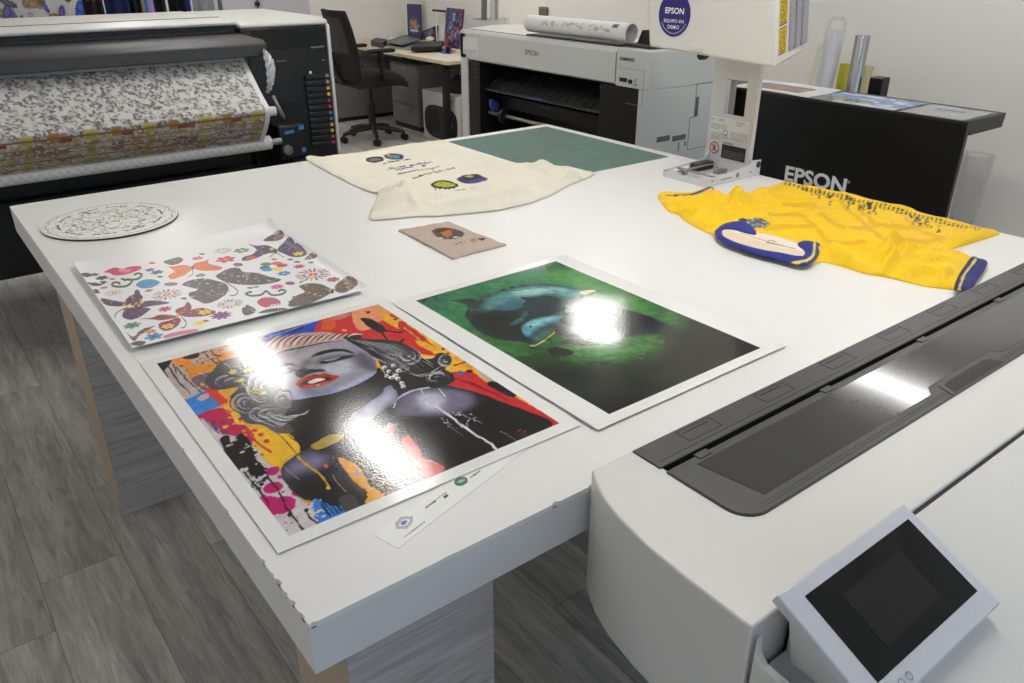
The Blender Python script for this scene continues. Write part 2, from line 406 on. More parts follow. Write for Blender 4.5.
def cloth(name, outline, z0, spacing, hfn, art, m, parent=None, holes=(), extra_z=None, smooth=60, H=.01, r=.012):
    """a garment lying flat: outline in photo pixels, thickness rounding off at the rim, hfn adds folds"""
    out = [at(*p, z=z0)[:2] for p in outline]
    def resample(P, closed=True):
        P = np.array(P); Q = []
        for a, b in zip(P, np.roll(P, -1, 0)):
            k = max(1, int(np.linalg.norm(b-a)/spacing)); Q += [a + (b-a)*t/k for t in range(k)]
        return np.array(Q)
    B = resample(smooth_poly(out, 4)); nb = len(B)
    x0, y0 = B.min(0); x1, y1 = B.max(0)
    gx, gy = np.meshgrid(np.arange(x0, x1, spacing), np.arange(y0, y1, spacing*.87)); gx[1::2] += spacing/2
    G = np.stack([gx.ravel(), gy.ravel()], 1) + rng.normal(0, spacing*.06, (gx.size, 2))
    def inside(G, B):
        m = np.zeros(len(G), bool)
        for (ax, ay), (bx, by) in zip(B, np.roll(B, -1, 0)):
            if ay == by: continue
            m ^= ((ay > G[:, 1]) != (by > G[:, 1])) & (G[:, 0] < (bx-ax)*(G[:, 1]-ay)/(by-ay)+ax)
        return m
    def dist(G):
        d = np.full(len(G), 9.0)
        for a, b in zip(B, np.roll(B, -1, 0)):
            ab = b-a; t = np.clip(((G-a) @ ab)/(ab @ ab + 1e-12), 0, 1); d = np.minimum(d, np.linalg.norm(G - a - t[:, None]*ab, axis=1))
        return d
    G = G[inside(G, B)]; dG = dist(G); k = dG > spacing*.45; G = G[k]; dG = dG[k]
    P = np.concatenate([B, G]); d = np.concatenate([np.zeros(nb), dG])
    r_ = delaunay_2d_cdt([Vector(p) for p in P], [(i, (i+1) % nb) for i in range(nb)], [], 1, 1e-7)
    V = np.array([v[:] for v in r_[0]]); F = [tuple(f) for f in r_[2]]
    if len(V) != len(P): d = dist(V)
    Z = z0 + .002 + H*(1 - np.exp(-d/r)) + hfn(V[:, 0], V[:, 1], d)
    Z = np.maximum(Z, z0 + .0015)
    n = len(V); rimset = {}
    from collections import Counter
    ec = Counter(); 
    for f in F:
        for a, b in zip(f, f[1:]+f[:1]): ec[(min(a, b), max(a, b))] += 1
    mb = MB(); top = np.column_stack([V, Z]); bot = np.column_stack([V, np.full(n, z0 + .0006)])
    mb.add(np.concatenate([top, bot]), F + [tuple(n + q for q in f[::-1]) for f in F])
    side = []
    for f in F:
        for a, b in zip(f, f[1:]+f[:1]):
            if ec[(min(a, b), max(a, b))] == 1: side.append((a, n+a, n+b, b))
    mb.f += side; mb.m += [0]*len(side)
    cols = art.sample(V[:, 0], V[:, 1]); cols = np.concatenate([cols, cols])
    return obj(name, mb, m, parent, ink=cols, smooth=smooth)
def ridge(px_path, z, amp, wid, fade=True):
    P = np.array([at(*p, z=z)[:2] for p in (smooth_poly(px_path, 5, False) if len(px_path) > 2 else px_path)])
    L = np.concatenate([[0], np.cumsum(np.linalg.norm(np.diff(P, axis=0), axis=1))]); 
    def fn(x, y):
        G = np.stack([x, y], 1); best = np.full(len(G), 9.0); tt = np.zeros(len(G))
        for i in range(len(P)-1):
            ab = P[i+1]-P[i]; t = np.clip(((G-P[i]) @ ab)/(ab @ ab + 1e-12), 0, 1); dd = np.linalg.norm(G-P[i]-t[:, None]*ab, axis=1)
            q = dd < best; best[q] = dd[q]; tt[q] = (L[i] + t[q]*(L[i+1]-L[i]))/L[-1]
        f = np.sin(pi*np.clip(tt, .02, .98))**.6 if fade else 1.0
        return amp*np.exp(-(best/wid)**2)*f
    return fn

# ================================================================== the room
WX, WY, WH = 4.9, 8.0, 2.62
m_floor = mat_wood('grey_plank_floor', (150,147,141), (176,172,165), (200,196,188), 'Y', (0.228, 1.35), 0.42, 11.0, 5.0)
m_wall = mat('wall_paint', (242,239,234), 0.75, var=0.03, bump=0.05, scale=160)
m_wall2 = mat('wall_paint_grey', (205,205,210), 0.75, var=0.03, bump=0.05, scale=160)
m_ceil = mat('ceiling_paint', (225,225,222), 0.8, var=0.03, scale=30)
struct('floor', MB().box(-3.4, WX + .1, -4.2, WY + .1, -.06, 0), m_floor)
struct('ceiling', MB().box(-3.4, WX + .1, -4.2, WY + .1, WH, WH + .08), m_ceil)
struct('wall_right', MB().box(WX, WX + .1, -4.2, WY + .1, 0, WH), m_wall)
seam = at(309, 10, y=WY)[0]
struct('wall_back', MB().box(seam, WX, WY, WY + .1, 0, WH), m_wall)
struct('wall_back_grey', MB().box(-3.4, seam, WY - .02, WY + .1, 0, WH), m_wall2)
struct('wall_left', MB().box(-3.4, -3.3, -4.2, WY - .02, 0, WH), m_wall)
struct('wall_front_light_block', MB().box(-3.3, WX, -4.2, -4.1, 0, 1.25).box(-3.3, WX, -4.2, -4.1, 2.5, WH), m_wall)  # unseen, added to block low daylight under the table; gap lets it in high
struct('baseboard_right', MB().box(WX - .014, WX, -4.2, WY, 0, .07), mat('skirting', (150,148,145), 0.5))
struct('baseboard_back', MB().box(seam + .02, WX - .014, WY - .014, WY, 0, .07), mat('skirting', (150,148,145), 0.5))

# ceiling lamp panels: some inferred from glare, the others unseen and added for brightness
def lamp_panel(x, y, wx, wy, power, label):
    t = thing('ceiling_light', label, 'ceiling light', (x, y, WH - .03), 'flush lamps in the ceiling')
    f = MB()
    f.box(x-wx/2-.02, x-wx/2, y-wy/2-.02, y+wy/2+.02, WH-.03, WH); f.box(x+wx/2, x+wx/2+.02, y-wy/2-.02, y+wy/2+.02, WH-.03, WH)
    f.box(x-wx/2, x+wx/2, y-wy/2-.02, y-wy/2, WH-.03, WH); f.box(x-wx/2, x+wx/2, y+wy/2, y+wy/2+.02, WH-.03, WH)
    obj('frame', f, mat('lamp_frame', (230,230,230), 0.4), t)
    obj('diffuser', MB().box(x-wx/2, x+wx/2, y-wy/2, y+wy/2, WH-.02, WH-.004), mat('lamp_diffuser_%d' % round(power), (250,250,250), 0.6, emit=(255,252,247), es=power), t)
LP = 29.0
for (x, y, a, b, k) in [(1.45, 2.62, .22, .8, 1), (1.33, 4.16, .16, .9, 1), (3.60, 3.17, .27, .52, 1), (4.24, 1.20, .18, .8, 1),
                        (3.6, 6.0, .3, 1.2, .45), (1.45, 6.6, .3, 1.2, 1), (4.25, -1.3, .3, 1.2, .6), (4.3, 5.2, .3, 1.0, .55), (-1.2, 7.0, .3, 1.2, .8), (1.45, .3, .3, 1.2, .9), (-1.2, 2.4, .3, 1.2, .5), (-1.2, 5.2, .3, 1.2, .6), (-1.6, .2, .3, 1.2, .3), (3.2, -.6, .3, .9, .25)]:  # this row: unseen fill lamps, added to brighten walls, floor and table
    lamp_panel(x, y, a, b, LP * k, 'flush white ceiling lamp with diffuser')
w = bpy.data.worlds.new('World'); bpy.context.scene.world = w; w.use_nodes = True
w.node_tree.nodes['Background'].inputs['Color'].default_value = (0.60, 0.75, 1.0, 1); w.node_tree.nodes['Background'].inputs['Strength'].default_value = 2.4
vs = bpy.context.scene.view_settings; vs.view_transform = 'Standard'; vs.look = 'None'; vs.gamma = 1; vs.exposure = -0.40; vs.use_curve_mapping = False

# ================================================================== the work table
TL = 2.445
m_lam = mat('white_laminate', (232,232,230), 0.32, var=0.025, scale=5)
m_edge = mat('white_edge_band', (222,222,220), 0.45, var=0.04, scale=8)
m_chip = mat('bare_chipboard', (150,128,104), 0.9, var=0.3, scale=300)
m_legw = mat_wood('grey_oak_board', (158,156,153), (184,181,178), (204,201,198), 'X', None, 0.55, 16, 3.0, .6)
m_lege = mat('beige_board_edge', (176,160,142), 0.6, var=0.06, scale=30)
table = thing('work_table', 'large square white worktop table on boxy grey wood legs', 'table', (TL/2, TL/2, 0))
r = random.Random(5); out = [(0.003, 0.0)]
chips = [(.012,.030,.004),(.045,.058,.0055),(.070,.078,.003),(.092,.110,.0065),(.118,.124,.003),(.150,.162,.0045),(.30,.312,.003),(.52,.532,.0035),(.78,.79,.002)]
left = []
for a, b, d in [(a, b, d*.7) for a, b, d in chips]: left += [(0.0, a), (d, a + (b-a)*.3), (d*.8, a + (b-a)*.8), (0.0, b)]
front = []
for a, b, d in [(.001,.012,.003),(.20,.235,.001),(.42,.436,.004),(.50,.512,.003)]: front += [(a, 0.0), (a + (b-a)*.4, d), (a + (b-a)*.8, d*.7), (b, 0.0)]
outline = front + [(TL, 0), (TL, TL), (0, TL)] + left[::-1]
tp = MB().prism(outline, 'z', TZ - .009, TZ, 0)
tp.box(0, TL, 0, TL, TZ - .09, TZ - .009, 1)
tp.add([(.0004, .0004, TZ-.0088), (.03, .0004, TZ-.0088), (.03, 1.0, TZ-.0088), (.0004, 1.0, TZ-.0088)], [(0,1,2,3)], 2)
tp.add([(.0004, .0004, TZ-.0087), (.6, .0004, TZ-.0087), (.6, .02, TZ-.0087), (.0004, .02, TZ-.0087)], [(0,1,2,3)], 2)
obj('tabletop', tp, [m_lam, m_edge, m_chip], table)
def leg(x0, x1, y0, y1):
    b = MB(); b.box(x0, x1, y0, y1, 0, TZ - .09, 0)
    for (xa, xb) in ((x0 - .0015, x0), (x1, x1 + .0015)): b.box(xa, xb, y0, y1, 0, TZ - .09, 1)
    obj('leg', b, [m_legw, m_lege], table)
leg(.066, .336, .05, .275); leg(.019, .30, 1.69, 1.915); leg(2.13, 2.40, .05, .275); leg(2.13, 2.40, 1.69, 1.915)

# ------------------------------------------------------------------ round printed disc
cd = at(111, 219.8, z=TZ + .005); RD = .206
def mandala(r_, th):
    R = r_; col = np.ones(R.shape + (3,)) * np.array([236, 234, 229.])
    x = R*np.cos(th); y = R*np.sin(th)
    def ink(m, c, a=1.0): col[m] = col[m]*(1-a) + np.array(c, float)*a
    f = fbm(np.abs(x)*9 + 3, y*9 + 40, 11, 3); ink((np.abs(f-.5) < .018) & (R < .74), (120,116,110), .9)
    f3 = fbm(np.abs(x)*16 + 13, np.abs(y)*16 + 2, 31, 3); ink((np.abs(f3-.5) < .022) & (R < .72), (176,173,166), .8)
    f2 = fbm(np.abs(y)*14 + 5, np.abs(x)*14 + 9, 5, 3); ink((np.abs(f2-.47) < .02) & (R > .78) & (R < .95), (150,147,140), .9)
    ink((np.abs(R - (.90 + .035*np.abs(np.sin(9*th)))) < .007), (120,118,112))
    ink((np.abs(R - .76) < .016 + .006*np.sin(36*th)) & (np.abs(np.sin(5*th + .4)) > .42), (62,60,56))
    ink((np.abs(R - (.60 + .08*np.cos(8*th))) < .008), (130,126,118))
    ink((np.abs(R - (.40 + .10*np.cos(6*th))) < .009) & (R < .6), (110,106,98))
    ink((np.abs(R - .16 - .05*np.cos(8*th)) < .012), (80,78,72))
    for k in range(10):
        a = k*2*pi/10 + .2; ink(np.hypot(x - .55*cos(a), y - .55*sin(a)) < .028, (92,90,84))
    for sx in (-1, 1):
        q = np.hypot(x - sx*.38, y*.8); ink((np.abs(q - .17 - .03*np.cos(6*np.arctan2(y, x - sx*.38))) < .009), (100,96,90))
    for yy in (.70, -.70, .58): ink(np.hypot(x*1.2, y - yy) < .032, (56,54,50))
    ink((np.abs(R - .975) < .006), (190,188,182))
    return col
nr_, nt_ = 110, 300
vs_ = []; ik = []
mbd = MB()
RR, TT = np.meshgrid(np.linspace(0.004, 1, nr_), np.linspace(0, 2*pi, nt_, endpoint=False), indexing='ij')
cols = mandala(RR, TT - radians(20)).reshape(-1, 3)
V = np.stack([cd[0] + RR*RD*np.cos(TT), cd[1] + RR*RD*np.sin(TT), np.full(RR.shape, TZ + .0062)], -1).reshape(-1, 3)
F = [(i*nt_+j, (i+1)*nt_+j, (i+1)*nt_+(j+1) % nt_, i*nt_+(j+1) % nt_) for i in range(nr_-1) for j in range(nt_)] + [tuple(range(nt_))]
mbd.add(V, F)
dsc = thing('printed_disc', 'round white disc with black line mandala and thin black rim', 'disc', (cd[0], cd[1], TZ))
obj('printed_face', mbd, mat_print('matt_ink', 0.5), dsc, ink=cols)
obj('backing', MB().lathe([(RD*.985, TZ + .0005), (RD + .0012, TZ + .0015), (RD + .0012, TZ + .0050), (RD*.997, TZ + .0060)], (cd[0], cd[1], 0), 96), mat('black_rim', (24,22,26), 0.4), dsc)

# ------------------------------------------------------------------ pop-art poster
ZP = TZ + .0016
org, u, w_, h_ = rect_from([(290.5,536.4), (558.2,422.6), (378.0,306.0), (157.4,363.3)], ZP); n_ = np.array([-u[1], u[0]])
MG = .030
A = Art(org - MG*(u + n_), u, w_ + 2*MG, h_ + 2*MG, .0016, (228,166,58), ZP)
def lin(a, b, k): return [tuple(np.array(a)*(1-t) + np.array(b)*t) for t in np.linspace(0, 1, k)]
noiA = fbm(A.S*7, A.T*7, 21); noiB = fbm(A.S*22, A.T*26, 33)
A.img = A.img + ((noiA - .5)*70)[..., None]*np.array([.5, .9, .4])
A.img[(noiB > .66)] = (236,184,80)
# upper left: pale ground, orange, black drips
A.poly([(150,360),(176,357),(196,378),(214,396),(222,404),(190,404),(150,370)], (186,172,172), False)
A.poly([(168,360),(200,350),(250,338),(272,336),(262,352),(225,362),(212,378),(196,385),(184,370)], (232,146,44))
A.poly([(196,352),(212,348),(216,362),(200,366),(188,362)], (206,172,150)); A.poly([(214,346),(238,343),(234,352),(216,352)], (214,178,150))
A.poly([(150,364),(172,356),(168,364),(160,372)], (22,20,20)); A.poly([(182,358),(198,353),(196,358),(186,360)], (22,20,20))
for a, b, w in [((166,366),(188,395),1.4),((175,368),(200,394),1.2),((160,368),(168,378),1.6),((203,352),(220,368),1),((212,350),(224,366),1),((171,364),(176,374),1.3)]: A.stroke([a, b], w, (26,22,22))
reg = A.region([(170,360),(262,336),(262,355),(215,385),(190,380)]); A.dots(reg, 70, [(30,24,20),(180,96,36),(206,180,160),(120,90,80)], .5, 3.4, 4)
A.poly([(192,380),(206,374),(220,372),(226,384),(214,392),(200,390)], (112,98,110)); A.dots(A.region([(192,380),(220,372),(226,388),(204,392)]), 22, [(40,36,46),(226,160,52),(150,130,140)], 1, 4, 8)
# left edge: blue, red, magenta
A.poly([(176,398),(186,400),(204,392),(219,396),(222,404),(208,412),(200,420),(190,418)], (52,132,214))
A.poly([(203,392),(214,388),(220,396),(226,402),(222,406),(213,400)], (216,52,42)); A.poly([(196,399),(206,394),(208,398),(200,402)], (214,170,160))
A.poly([(222,404),(236,410),(246,424),(262,430),(300,434),(318,444),(330,452),(300,468),(284,476),(268,460),(252,446),(238,426),(228,414)], (242,190,44))
A.poly([(196,420),(208,412),(220,408),(230,414),(236,424),(248,426),(254,440),(246,446),(234,440),(222,442),(210,438)], (194,26,82))
A.dots(A.region([(196,420),(220,406),(252,430),(248,446),(214,440)]), 34, [(194,26,82),(222,60,110),(160,16,70),(230,190,60)], 1, 5, 12)
A.poly([(200,420),(210,424),(224,436),(220,442),(208,432)], (206,200,210)); 
for k in range(6): A.stroke([(203+k*4, 419+k*2.2), (211+k*4, 430+k*1.8)], 1.4, [(90,110,150),(170,40,90),(60,80,120)][k % 3])
A.poly([(214,440),(232,436),(252,446),(268,462),(284,476),(290,492),(318,512),(330,522),(288,545),(240,480)], (206,196,200))
A.poly([(220,440),(228,436),(232,444),(238,436),(242,434),(250,442),(254,456),(264,466),(262,476),(250,474),(248,466),(240,470),(252,492),(246,496),(234,474),(226,456)], (22,19,24))
A.dots(A.region([(228,440),(256,446),(272,470),(258,490),(238,474)]), 70, [(22,19,24),(22,19,24),(206,196,200)], .6, 3.6, 14)
A.dots(A.region([(256,446),(284,476),(330,520),(292,536),(250,470)]), 60, [(24,20,24),(60,50,60)], .4, 1.7, 15)
for x, y, a, b in [(273,471,8,4.2),(272,488.5,10,6),(283,505.5,14,8),(294,494,3.6,2.4),(280,477,2.5,2)]: A.ell(x, y, a, b, (192,28,110), -.25)
A.poly([(258,498),(280,500),(278,514),(268,512)], (192,28,110))
for p_, w in [([(252,452),(272,484),(290,510),(303,530)],1.7),([(306,510),(312,518),(317,524)],1.6),([(244,470),(258,490),(270,506)],1.6)]: A.stroke(p_, w, (20,18,20))
A.ell(291,514,2.4,2.2,(20,18,20)); A.ell(306,510,2,1.6,(20,18,20))
A.stroke([(249,436),(260,445),(272,453)], 2.2, (196,50,30)); 
for x, y in [(255,431),(261,436),(248,430),(268,442),(252,436)]: A.ell(x, y, 3.2, 1.8, (208,62,40))
for p_ in [[(278,433),(296,455)],[(289,436),(304,450)],[(300,440),(310,450)]]: A.stroke(p_, .9, (40,34,20))
# top edge: blue, red, peach, yellow
A.poly([(262,338),(290,322),(330,312),(334,320),(324,332),(300,338),(272,344)], (36,74,190)); A.poly([(280,330),(300,322),(302,330),(286,334)], (22,44,120)); A.stroke([(262,340),(300,327),(322,320)], .8, (140,160,220))
A.poly([(322,320),(345,308),(366,302),(386,306),(404,322),(440,352),(420,354),(396,346),(366,342),(340,342),(314,334)], (204,40,44))
A.poly([(336,308),(352,308),(346,318),(330,320)], (200,120,110)); A.poly([(352,308),(380,302),(392,312),(380,322),(368,330),(356,328)], (232,150,106))
A.poly([(326,318),(338,322),(334,330),(322,330)], (216,90,40)); A.ell(346,331,3,1.4,(226,140,130))
A.dots(A.region([(352,309),(380,303),(392,314),(370,326)]), 40, [(40,26,22),(204,120,80)], .4, 1.8, 22)
A.poly([(360,319),(372,319),(384,327),(388,332),(378,332),(366,325)], (22,18,20)); A.stroke([(372,326),(396,333),(414,330)], 1.6, (22,18,20)); A.stroke([(380,330),(392,345),(404,340)], 1.8, (22,18,20)); A.stroke([(388,320),(402,324)], 2, (22,18,20)); A.poly([(344,336),(356,334),(362,338),(350,342)], (22,18,20)); A.ell(368,312.6,2,1.2,(22,18,20))
A.poly([(384,312),(394,318),(403,322),(424,340),(452,358),(474,372),(486,382),(468,378),(452,372),(438,356),(422,346),(410,336),(396,328),(384,320)], (234,172,38))
A.poly([(402,322),(428,340),(414,340),(400,330)], (190,36,46)); A.stroke([(404,328),(420,340),(440,356)], 1.2, (240,170,40))
for x, y in [(444,350),(450,354),(396,320)]: A.ell(x, y, 1.6, 1, (30,24,20))
A.stroke([(455,366),(466,362)], 1, (40,30,20))
A.poly([(450,374),(464,372),(480,376),(506,392),(530,405),(558,422),(548,426),(528,414),(500,404),(474,396),(448,390)], (198,40,46))
A.poly([(476,372),(492,376),(506,388),(498,388),(486,382)], (176,170,172)); A.stroke([(472,372),(492,384),(512,398)], 2, (238,168,36)); A.ell(469,371.8,3.2,1.6,(22,18,20)); A.ell(461,373,3.4,2,(44,90,180)); A.poly([(488,386),(496,382),(516,392),(512,398)], (26,20,22))
for k in range(5): A.stroke([(452+k*8, 378+k*3), (474+k*8, 384+k*4)], .9, (120,24,34))
# figure: shoulders and dress in black, lilac-grey skin, curled light hair
K = (26,25,28)
A.poly([(286,404),(300,398),(330,398),(350,388),(372,374),(396,380),(408,388),(440,386),(470,391),(500,402),(530,413),(552,426),(520,444),(470,466),(430,484),(400,496),(372,506),(345,512),(330,508),(312,500),(296,470),(300,450),(290,434),(276,420)], K)
A.soft([(398,398),(414,391),(438,388.5),(458,390),(474,396),(470,410),(440,416),(412,418),(396,414)], (116,112,138), 7); A.soft([(416,398),(436,394),(446,400),(440,410),(424,410)], (196,196,214), 6); A.ell(432,404,7,4.5,(214,214,226),0,.7)
A.poly([(396,420),(430,422),(470,414),(500,416),(540,424),(470,466),(430,478),(410,450)], (24,23,26), True, .9)
A.stroke([(393,409),(398,398),(414,391.5),(430,388.5)], 1.6, (206,206,222)); A.stroke([(434,405),(466,428),(495,450)], 2.2, (226,222,226)); A.stroke([(438,390),(446,398)], .9, (240,220,224)); A.stroke([(420,389),(424,396)], .9, (230,220,224))
A.dots(A.region([(440,410),(456,412),(470,424),(452,430),(438,418)]), 30, [(190,190,206)], .5, 2, 31); A.dots(A.region([(458,412),(482,418),(476,424),(462,418)]), 16, [(180,180,196)], .5, 2, 32)
A.stroke([(440,420),(462,436)], .8, (120,120,130)); A.stroke([(460,414),(482,424)], .8, (120,120,130)); A.stroke([(500,431),(516,441)], .7, (150,140,140)); A.stroke([(510,407),(534,426)], .6, (70,60,66))
A.dots(A.region([(516,430),(530,432),(524,438)]), 10, [(170,60,40)], .6, 1.8, 33)
# neck
A.poly([(352,416),(362,408),(372,399),(385,387.5),(393,385),(397,391),(396,402),(388,408),(379,414),(366,424),(352,430)], (124,124,150)); A.soft([(366,410),(382,394),(392,388),(394,396),(384,406),(370,416)], (178,180,204), 4)
A.poly([(381,433),(388,424),(397,426),(394,432),(386,438)], (176,170,184)); A.poly([(385,434),(392,428),(396,428),(392,434)], (196,50,50))
# left shoulder
A.poly([(282,476),(284,466),(292,458),(304,451),(318,450),(336,456),(350,470),(352,488),(344,502),(326,505),(308,502),(294,495),(286,486)], (44,42,50))
A.soft([(286,470),(298,457),(316,453),(330,460),(320,470),(300,474),(288,480)], (120,116,150), 7); A.soft([(300,484),(330,480),(346,490),(338,502),(312,500)], (20,19,22), 6); A.ell(326,467,2.6,2.2,(216,90,60))
A.stroke([(297,456),(314,472),(330,487)], 2.0, (214,168,44)); A.ell(329,488,2.6,2,(214,176,50)); A.stroke([(330,489),(344,502)], 1, (60,54,60)); A.stroke([(286,467),(298,481)], .9, (150,148,170)); A.stroke([(332,476),(347,492)], 1, (160,156,160))
A.poly([(310,502),(318,500),(336,506),(350,502),(356,512),(322,527),(317,518),(313,510)], (48,120,206)); A.dots(A.region([(308,502),(320,502),(324,522),(314,516)]), 24, [(48,120,206),(206,196,200)], .8, 2.6, 36)
for k in range(6): A.stroke([(316+k*5, 500+k*.4), (329+k*4.4, 516-k*1.6)], 1.5, (20,18,22))
A.poly([(338,500),(350,494),(358,502),(356,510),(346,512)], (66,62,66))
# torn colour on the dress
A.poly([(346,432),(356,430),(366,436),(374,444),(386,446),(396,456),(388,458),(378,452),(368,452),(360,442)], (206,110,92)); A.poly([(366,448),(384,450),(398,462),(410,470),(404,476),(390,470),(376,464)], (222,110,84))
A.poly([(402,440),(410,436),(418,446),(424,458),(436,462),(444,470),(420,482),(414,478),(418,468),(410,456),(404,448)], (214,84,70)); A.poly([(412,470),(430,470),(440,474),(420,483)], (206,60,56))
A.poly([(340,458),(352,460),(362,468),(368,480),(380,492),(388,498),(372,504),(364,502),(368,494),(356,482),(346,470)], (226,164,60)); A.poly([(366,494),(376,490),(384,496),(376,503)], (232,160,40))
A.poly([(310,446),(330,436),(345,434),(342,440),(330,446),(318,450)], (226,190,60), True, .7); A.poly([(350,436),(380,450),(396,470),(390,476),(370,460),(354,446)], (110,104,120), True, .6)
A.dots(A.region([(350,440),(396,450),(420,480),(370,500)]), 90, [(216,120,90),(60,56,62),(150,140,150),(232,180,90),(30,28,30)], .8, 4.5, 37)
for k in range(14): A.stroke([(352+k*3, 452+k*1.5), (364+k*3.4, 474+k*1.2), (378+k*3, 490-k*.4)], .7, [(180,160,150),(50,46,50),(230,200,170)][k % 3], True, .8)
# face
FACE = [(264,362),(274,352),(300,344),(330,339),(352,342),(368,352),(376,364),(372,376),(356,386),(336,393),(314,398),(296,401),(280,398),(270,386)]
fm = A.region(FACE)
A.poly([(268,386),(280,392),(300,396),(336,390),(366,378),(378,368),(386,384),(370,402),(340,410),(296,416),(274,404)], K)
A.poly(FACE, (150,146,160))
A.soft([(278,364),(310,350),(330,348),(320,356),(300,362),(284,372)], (172,162,168), 5, 1, True, fm); A.soft([(320,364),(348,360),(354,370),(340,376),(326,372)], (186,188,202), 5, 1, True, fm)
A.soft([(284,390),(300,394),(330,390),(360,378),(372,372),(368,382),(340,394),(300,402)], (172,172,210), 4, 1, True, fm); A.soft([(354,352),(372,358),(378,370),(368,372),(356,362)], (84,80,96), 5, .9, True, fm); A.soft([(266,376),(280,378),(286,388),(276,394)], (190,192,206), 4, 1, True, fm)
A.soft([(300,388),(318,392),(338,384),(330,394),(308,398)], (120,118,150), 4, .7, True, fm)
A.poly([(310,357.6),(318,353),(332,350.4),(346,350.6),(353,354),(340,352.4),(326,354.4),(316,357)], (30,28,32)); A.poly([(269,369.4),(278,364.8),(288,363),(297,366.6),(288,365.6),(278,367.6)], (34,32,36))
A.soft([(314,362),(330,356),(350,355),(354,358),(334,362),(318,366)], (96,92,104), 3, .8, True, fm); A.poly([(318,363.2),(328,359.8),(340,357.2),(354,355.4),(346,359.2),(334,361.6),(324,363.8)], (20,19,22)); A.poly([(323,361.4),(330,359),(338,357.6),(332,360.6)], (150,150,160))
A.poly([(275,377.4),(282,373.6),(293,370.8),(297,371),(288,374.4),(280,378)], (26,24,28)); A.soft([(272,374),(284,369),(296,368),(290,372),(276,378)], (92,88,98), 2, .7, True, fm)
A.poly([(296,372.4),(303,368.4),(312,370),(322,369.6),(324,371.4),(316,372.6),(308,374.8),(300,378.4),(296.6,376)], (54,50,56)); A.soft([(298,366),(308,358),(312,366),(304,372)], (104,98,106), 3, .7, True, fm); A.ell(309,367.6,5,2.2,(168,164,172),-.2,.7)
LIP = [(295.4,385),(299.8,379.2),(307,376.6),(313,374.8),(318,375.4),(322,373.8),(332,375),(339.4,376.1),(335,380.5),(323.2,385.7),(308.6,389.6),(298.3,389.3)]
A.poly(LIP, (178,50,38)); A.poly([(297,386),(306,380.6),(320,377.4),(334,377.6),(326,382),(312,385.6),(300,387.6)], (70,18,20)); A.poly([(306.5,383.6),(311.5,380),(319,378.4),(325.4,379.6),(320,382),(312,384.4)], (226,222,214)); A.poly([(302,387.4),(316,385),(330,381),(324,385.6),(308,389.2)], (206,76,56)); A.ell(318,386,3,.8,(232,150,130),-.25)
# hair over the forehead
A.poly([(254,356),(264,344),(284,337),(310,333),(336,334),(350,341),(334,342),(306,347),(282,354),(264,362),(258,372)], (196,160,150))
for k in range(26):
    x = 262 + k*3.4; A.stroke([(x, 352-k*.55), (x+6, 341-k*.25), (x+16, 336-k*.05)], 1.5, [(60,48,48),(236,214,206),(110,84,80),(222,180,168)][k % 4], True)
A.stroke([(262,362),(284,352),(310,346),(344,341)], 1.5, (50,44,46), True)
# curls on the left
A.poly([(212,372),(222,362),(240,356),(254,358),(268,366),(274,380),(284,392),(292,404),(284,416),(296,432),(280,434),(262,426),(246,422),(236,410),(240,400),(228,398),(238,388),(214,390),(206,382)], (80,79,83))
def swirl(x, y, rx, ry, n, a0=0, cols=((176,176,182),(52,51,54),(120,120,126))):
    for k in range(n):
        q = (k+1)/n; A.stroke([(x+rx*q*cos(a0+t), y+ry*q*sin(a0+t)) for t in np.linspace(0, 4.6 + .5*(k % 2), 9)], 1.5, cols[k % len(cols)], True)
swirl(246,404,17,11,8,1.0); swirl(236,382,20,8,7,2.4); swirl(270,414,20,9,7,.4); swirl(262,386,14,16,7,1.2,((240,240,244),(120,120,126),(200,200,206))); swirl(284,400,10,9,5,2)
for k in range(16): A.stroke([(250+k*2.2, 412+k*.4), (266+k*2.6, 424-k*.6), (286+k*1.6, 428-k*1.2)], 1.1, [(200,200,206),(40,38,42),(140,140,146)][k % 3], True)
for k in range(8): A.stroke([(222+k*3, 372-k*1.2), (236+k*3, 376-k*1.2), (252+k*2, 372)], 1.5, [(24,22,24),(96,92,96),(30,28,30)][k % 3], True)
for x, y in [(232,372),(246,371),(256,391),(240,381),(262,393),(251,369)]: A.flower(x, y, 4.2, 5, (228,208,70), (240,224,110), .5, .4)
for p_ in [[(224,364),(232,372)],[(240,362),(252,374)],[(240,382),(254,394)]]: A.stroke(p_, 1, (232,214,110))
# hair mass on the right with an ear-ring
A.poly([(344,338),(362,339),(384,340),(402,344),(416,350),(424,358),(434,358),(436,354),(444,353.5),(452,357),(452,364),(446,370),(454,374),(452,382),(440,388),(420,388),(402,391),(392,386),(384,372),(376,360),(362,350)], (40,39,42))
for k in range(18):
    A.stroke([(350+k*1.6, 340.5+k*.35), (378+k*1.3, 344+k*.9), (400+k*.6, 351+k*1.1), (406-k*1.0, 362+k*.8)], 1.1, [(196,196,200),(60,58,62),(140,140,146),(84,83,87)][k % 4], True)
A.soft([(372,344),(396,346),(408,352),(410,362),(398,366),(384,356)], (120,119,124), 5, .8); swirl(408,356,13,9,7,-1.2); swirl(447,361,7,6,4,0); swirl(438,378,14,7,5,1.5,((120,120,126),(24,23,26),(190,190,196)))
for k in range(7): A.stroke([(404+k*3, 372+k*.8), (424+k*3, 376-k*.6), (444, 366+k*2)], 1.1, [(190,190,196),(50,48,52)][k % 2], True)
for x, y in [(384,368),(389,372),(393,366),(398,371),(387,376),(396,376),(402,383),(398,379),(392,378),(403,386)]: A.ell(x, y, 2.6, 1.8, (222,222,228)); A.ell(x+.8, y+.5, 1.1, .8, (80,80,86))
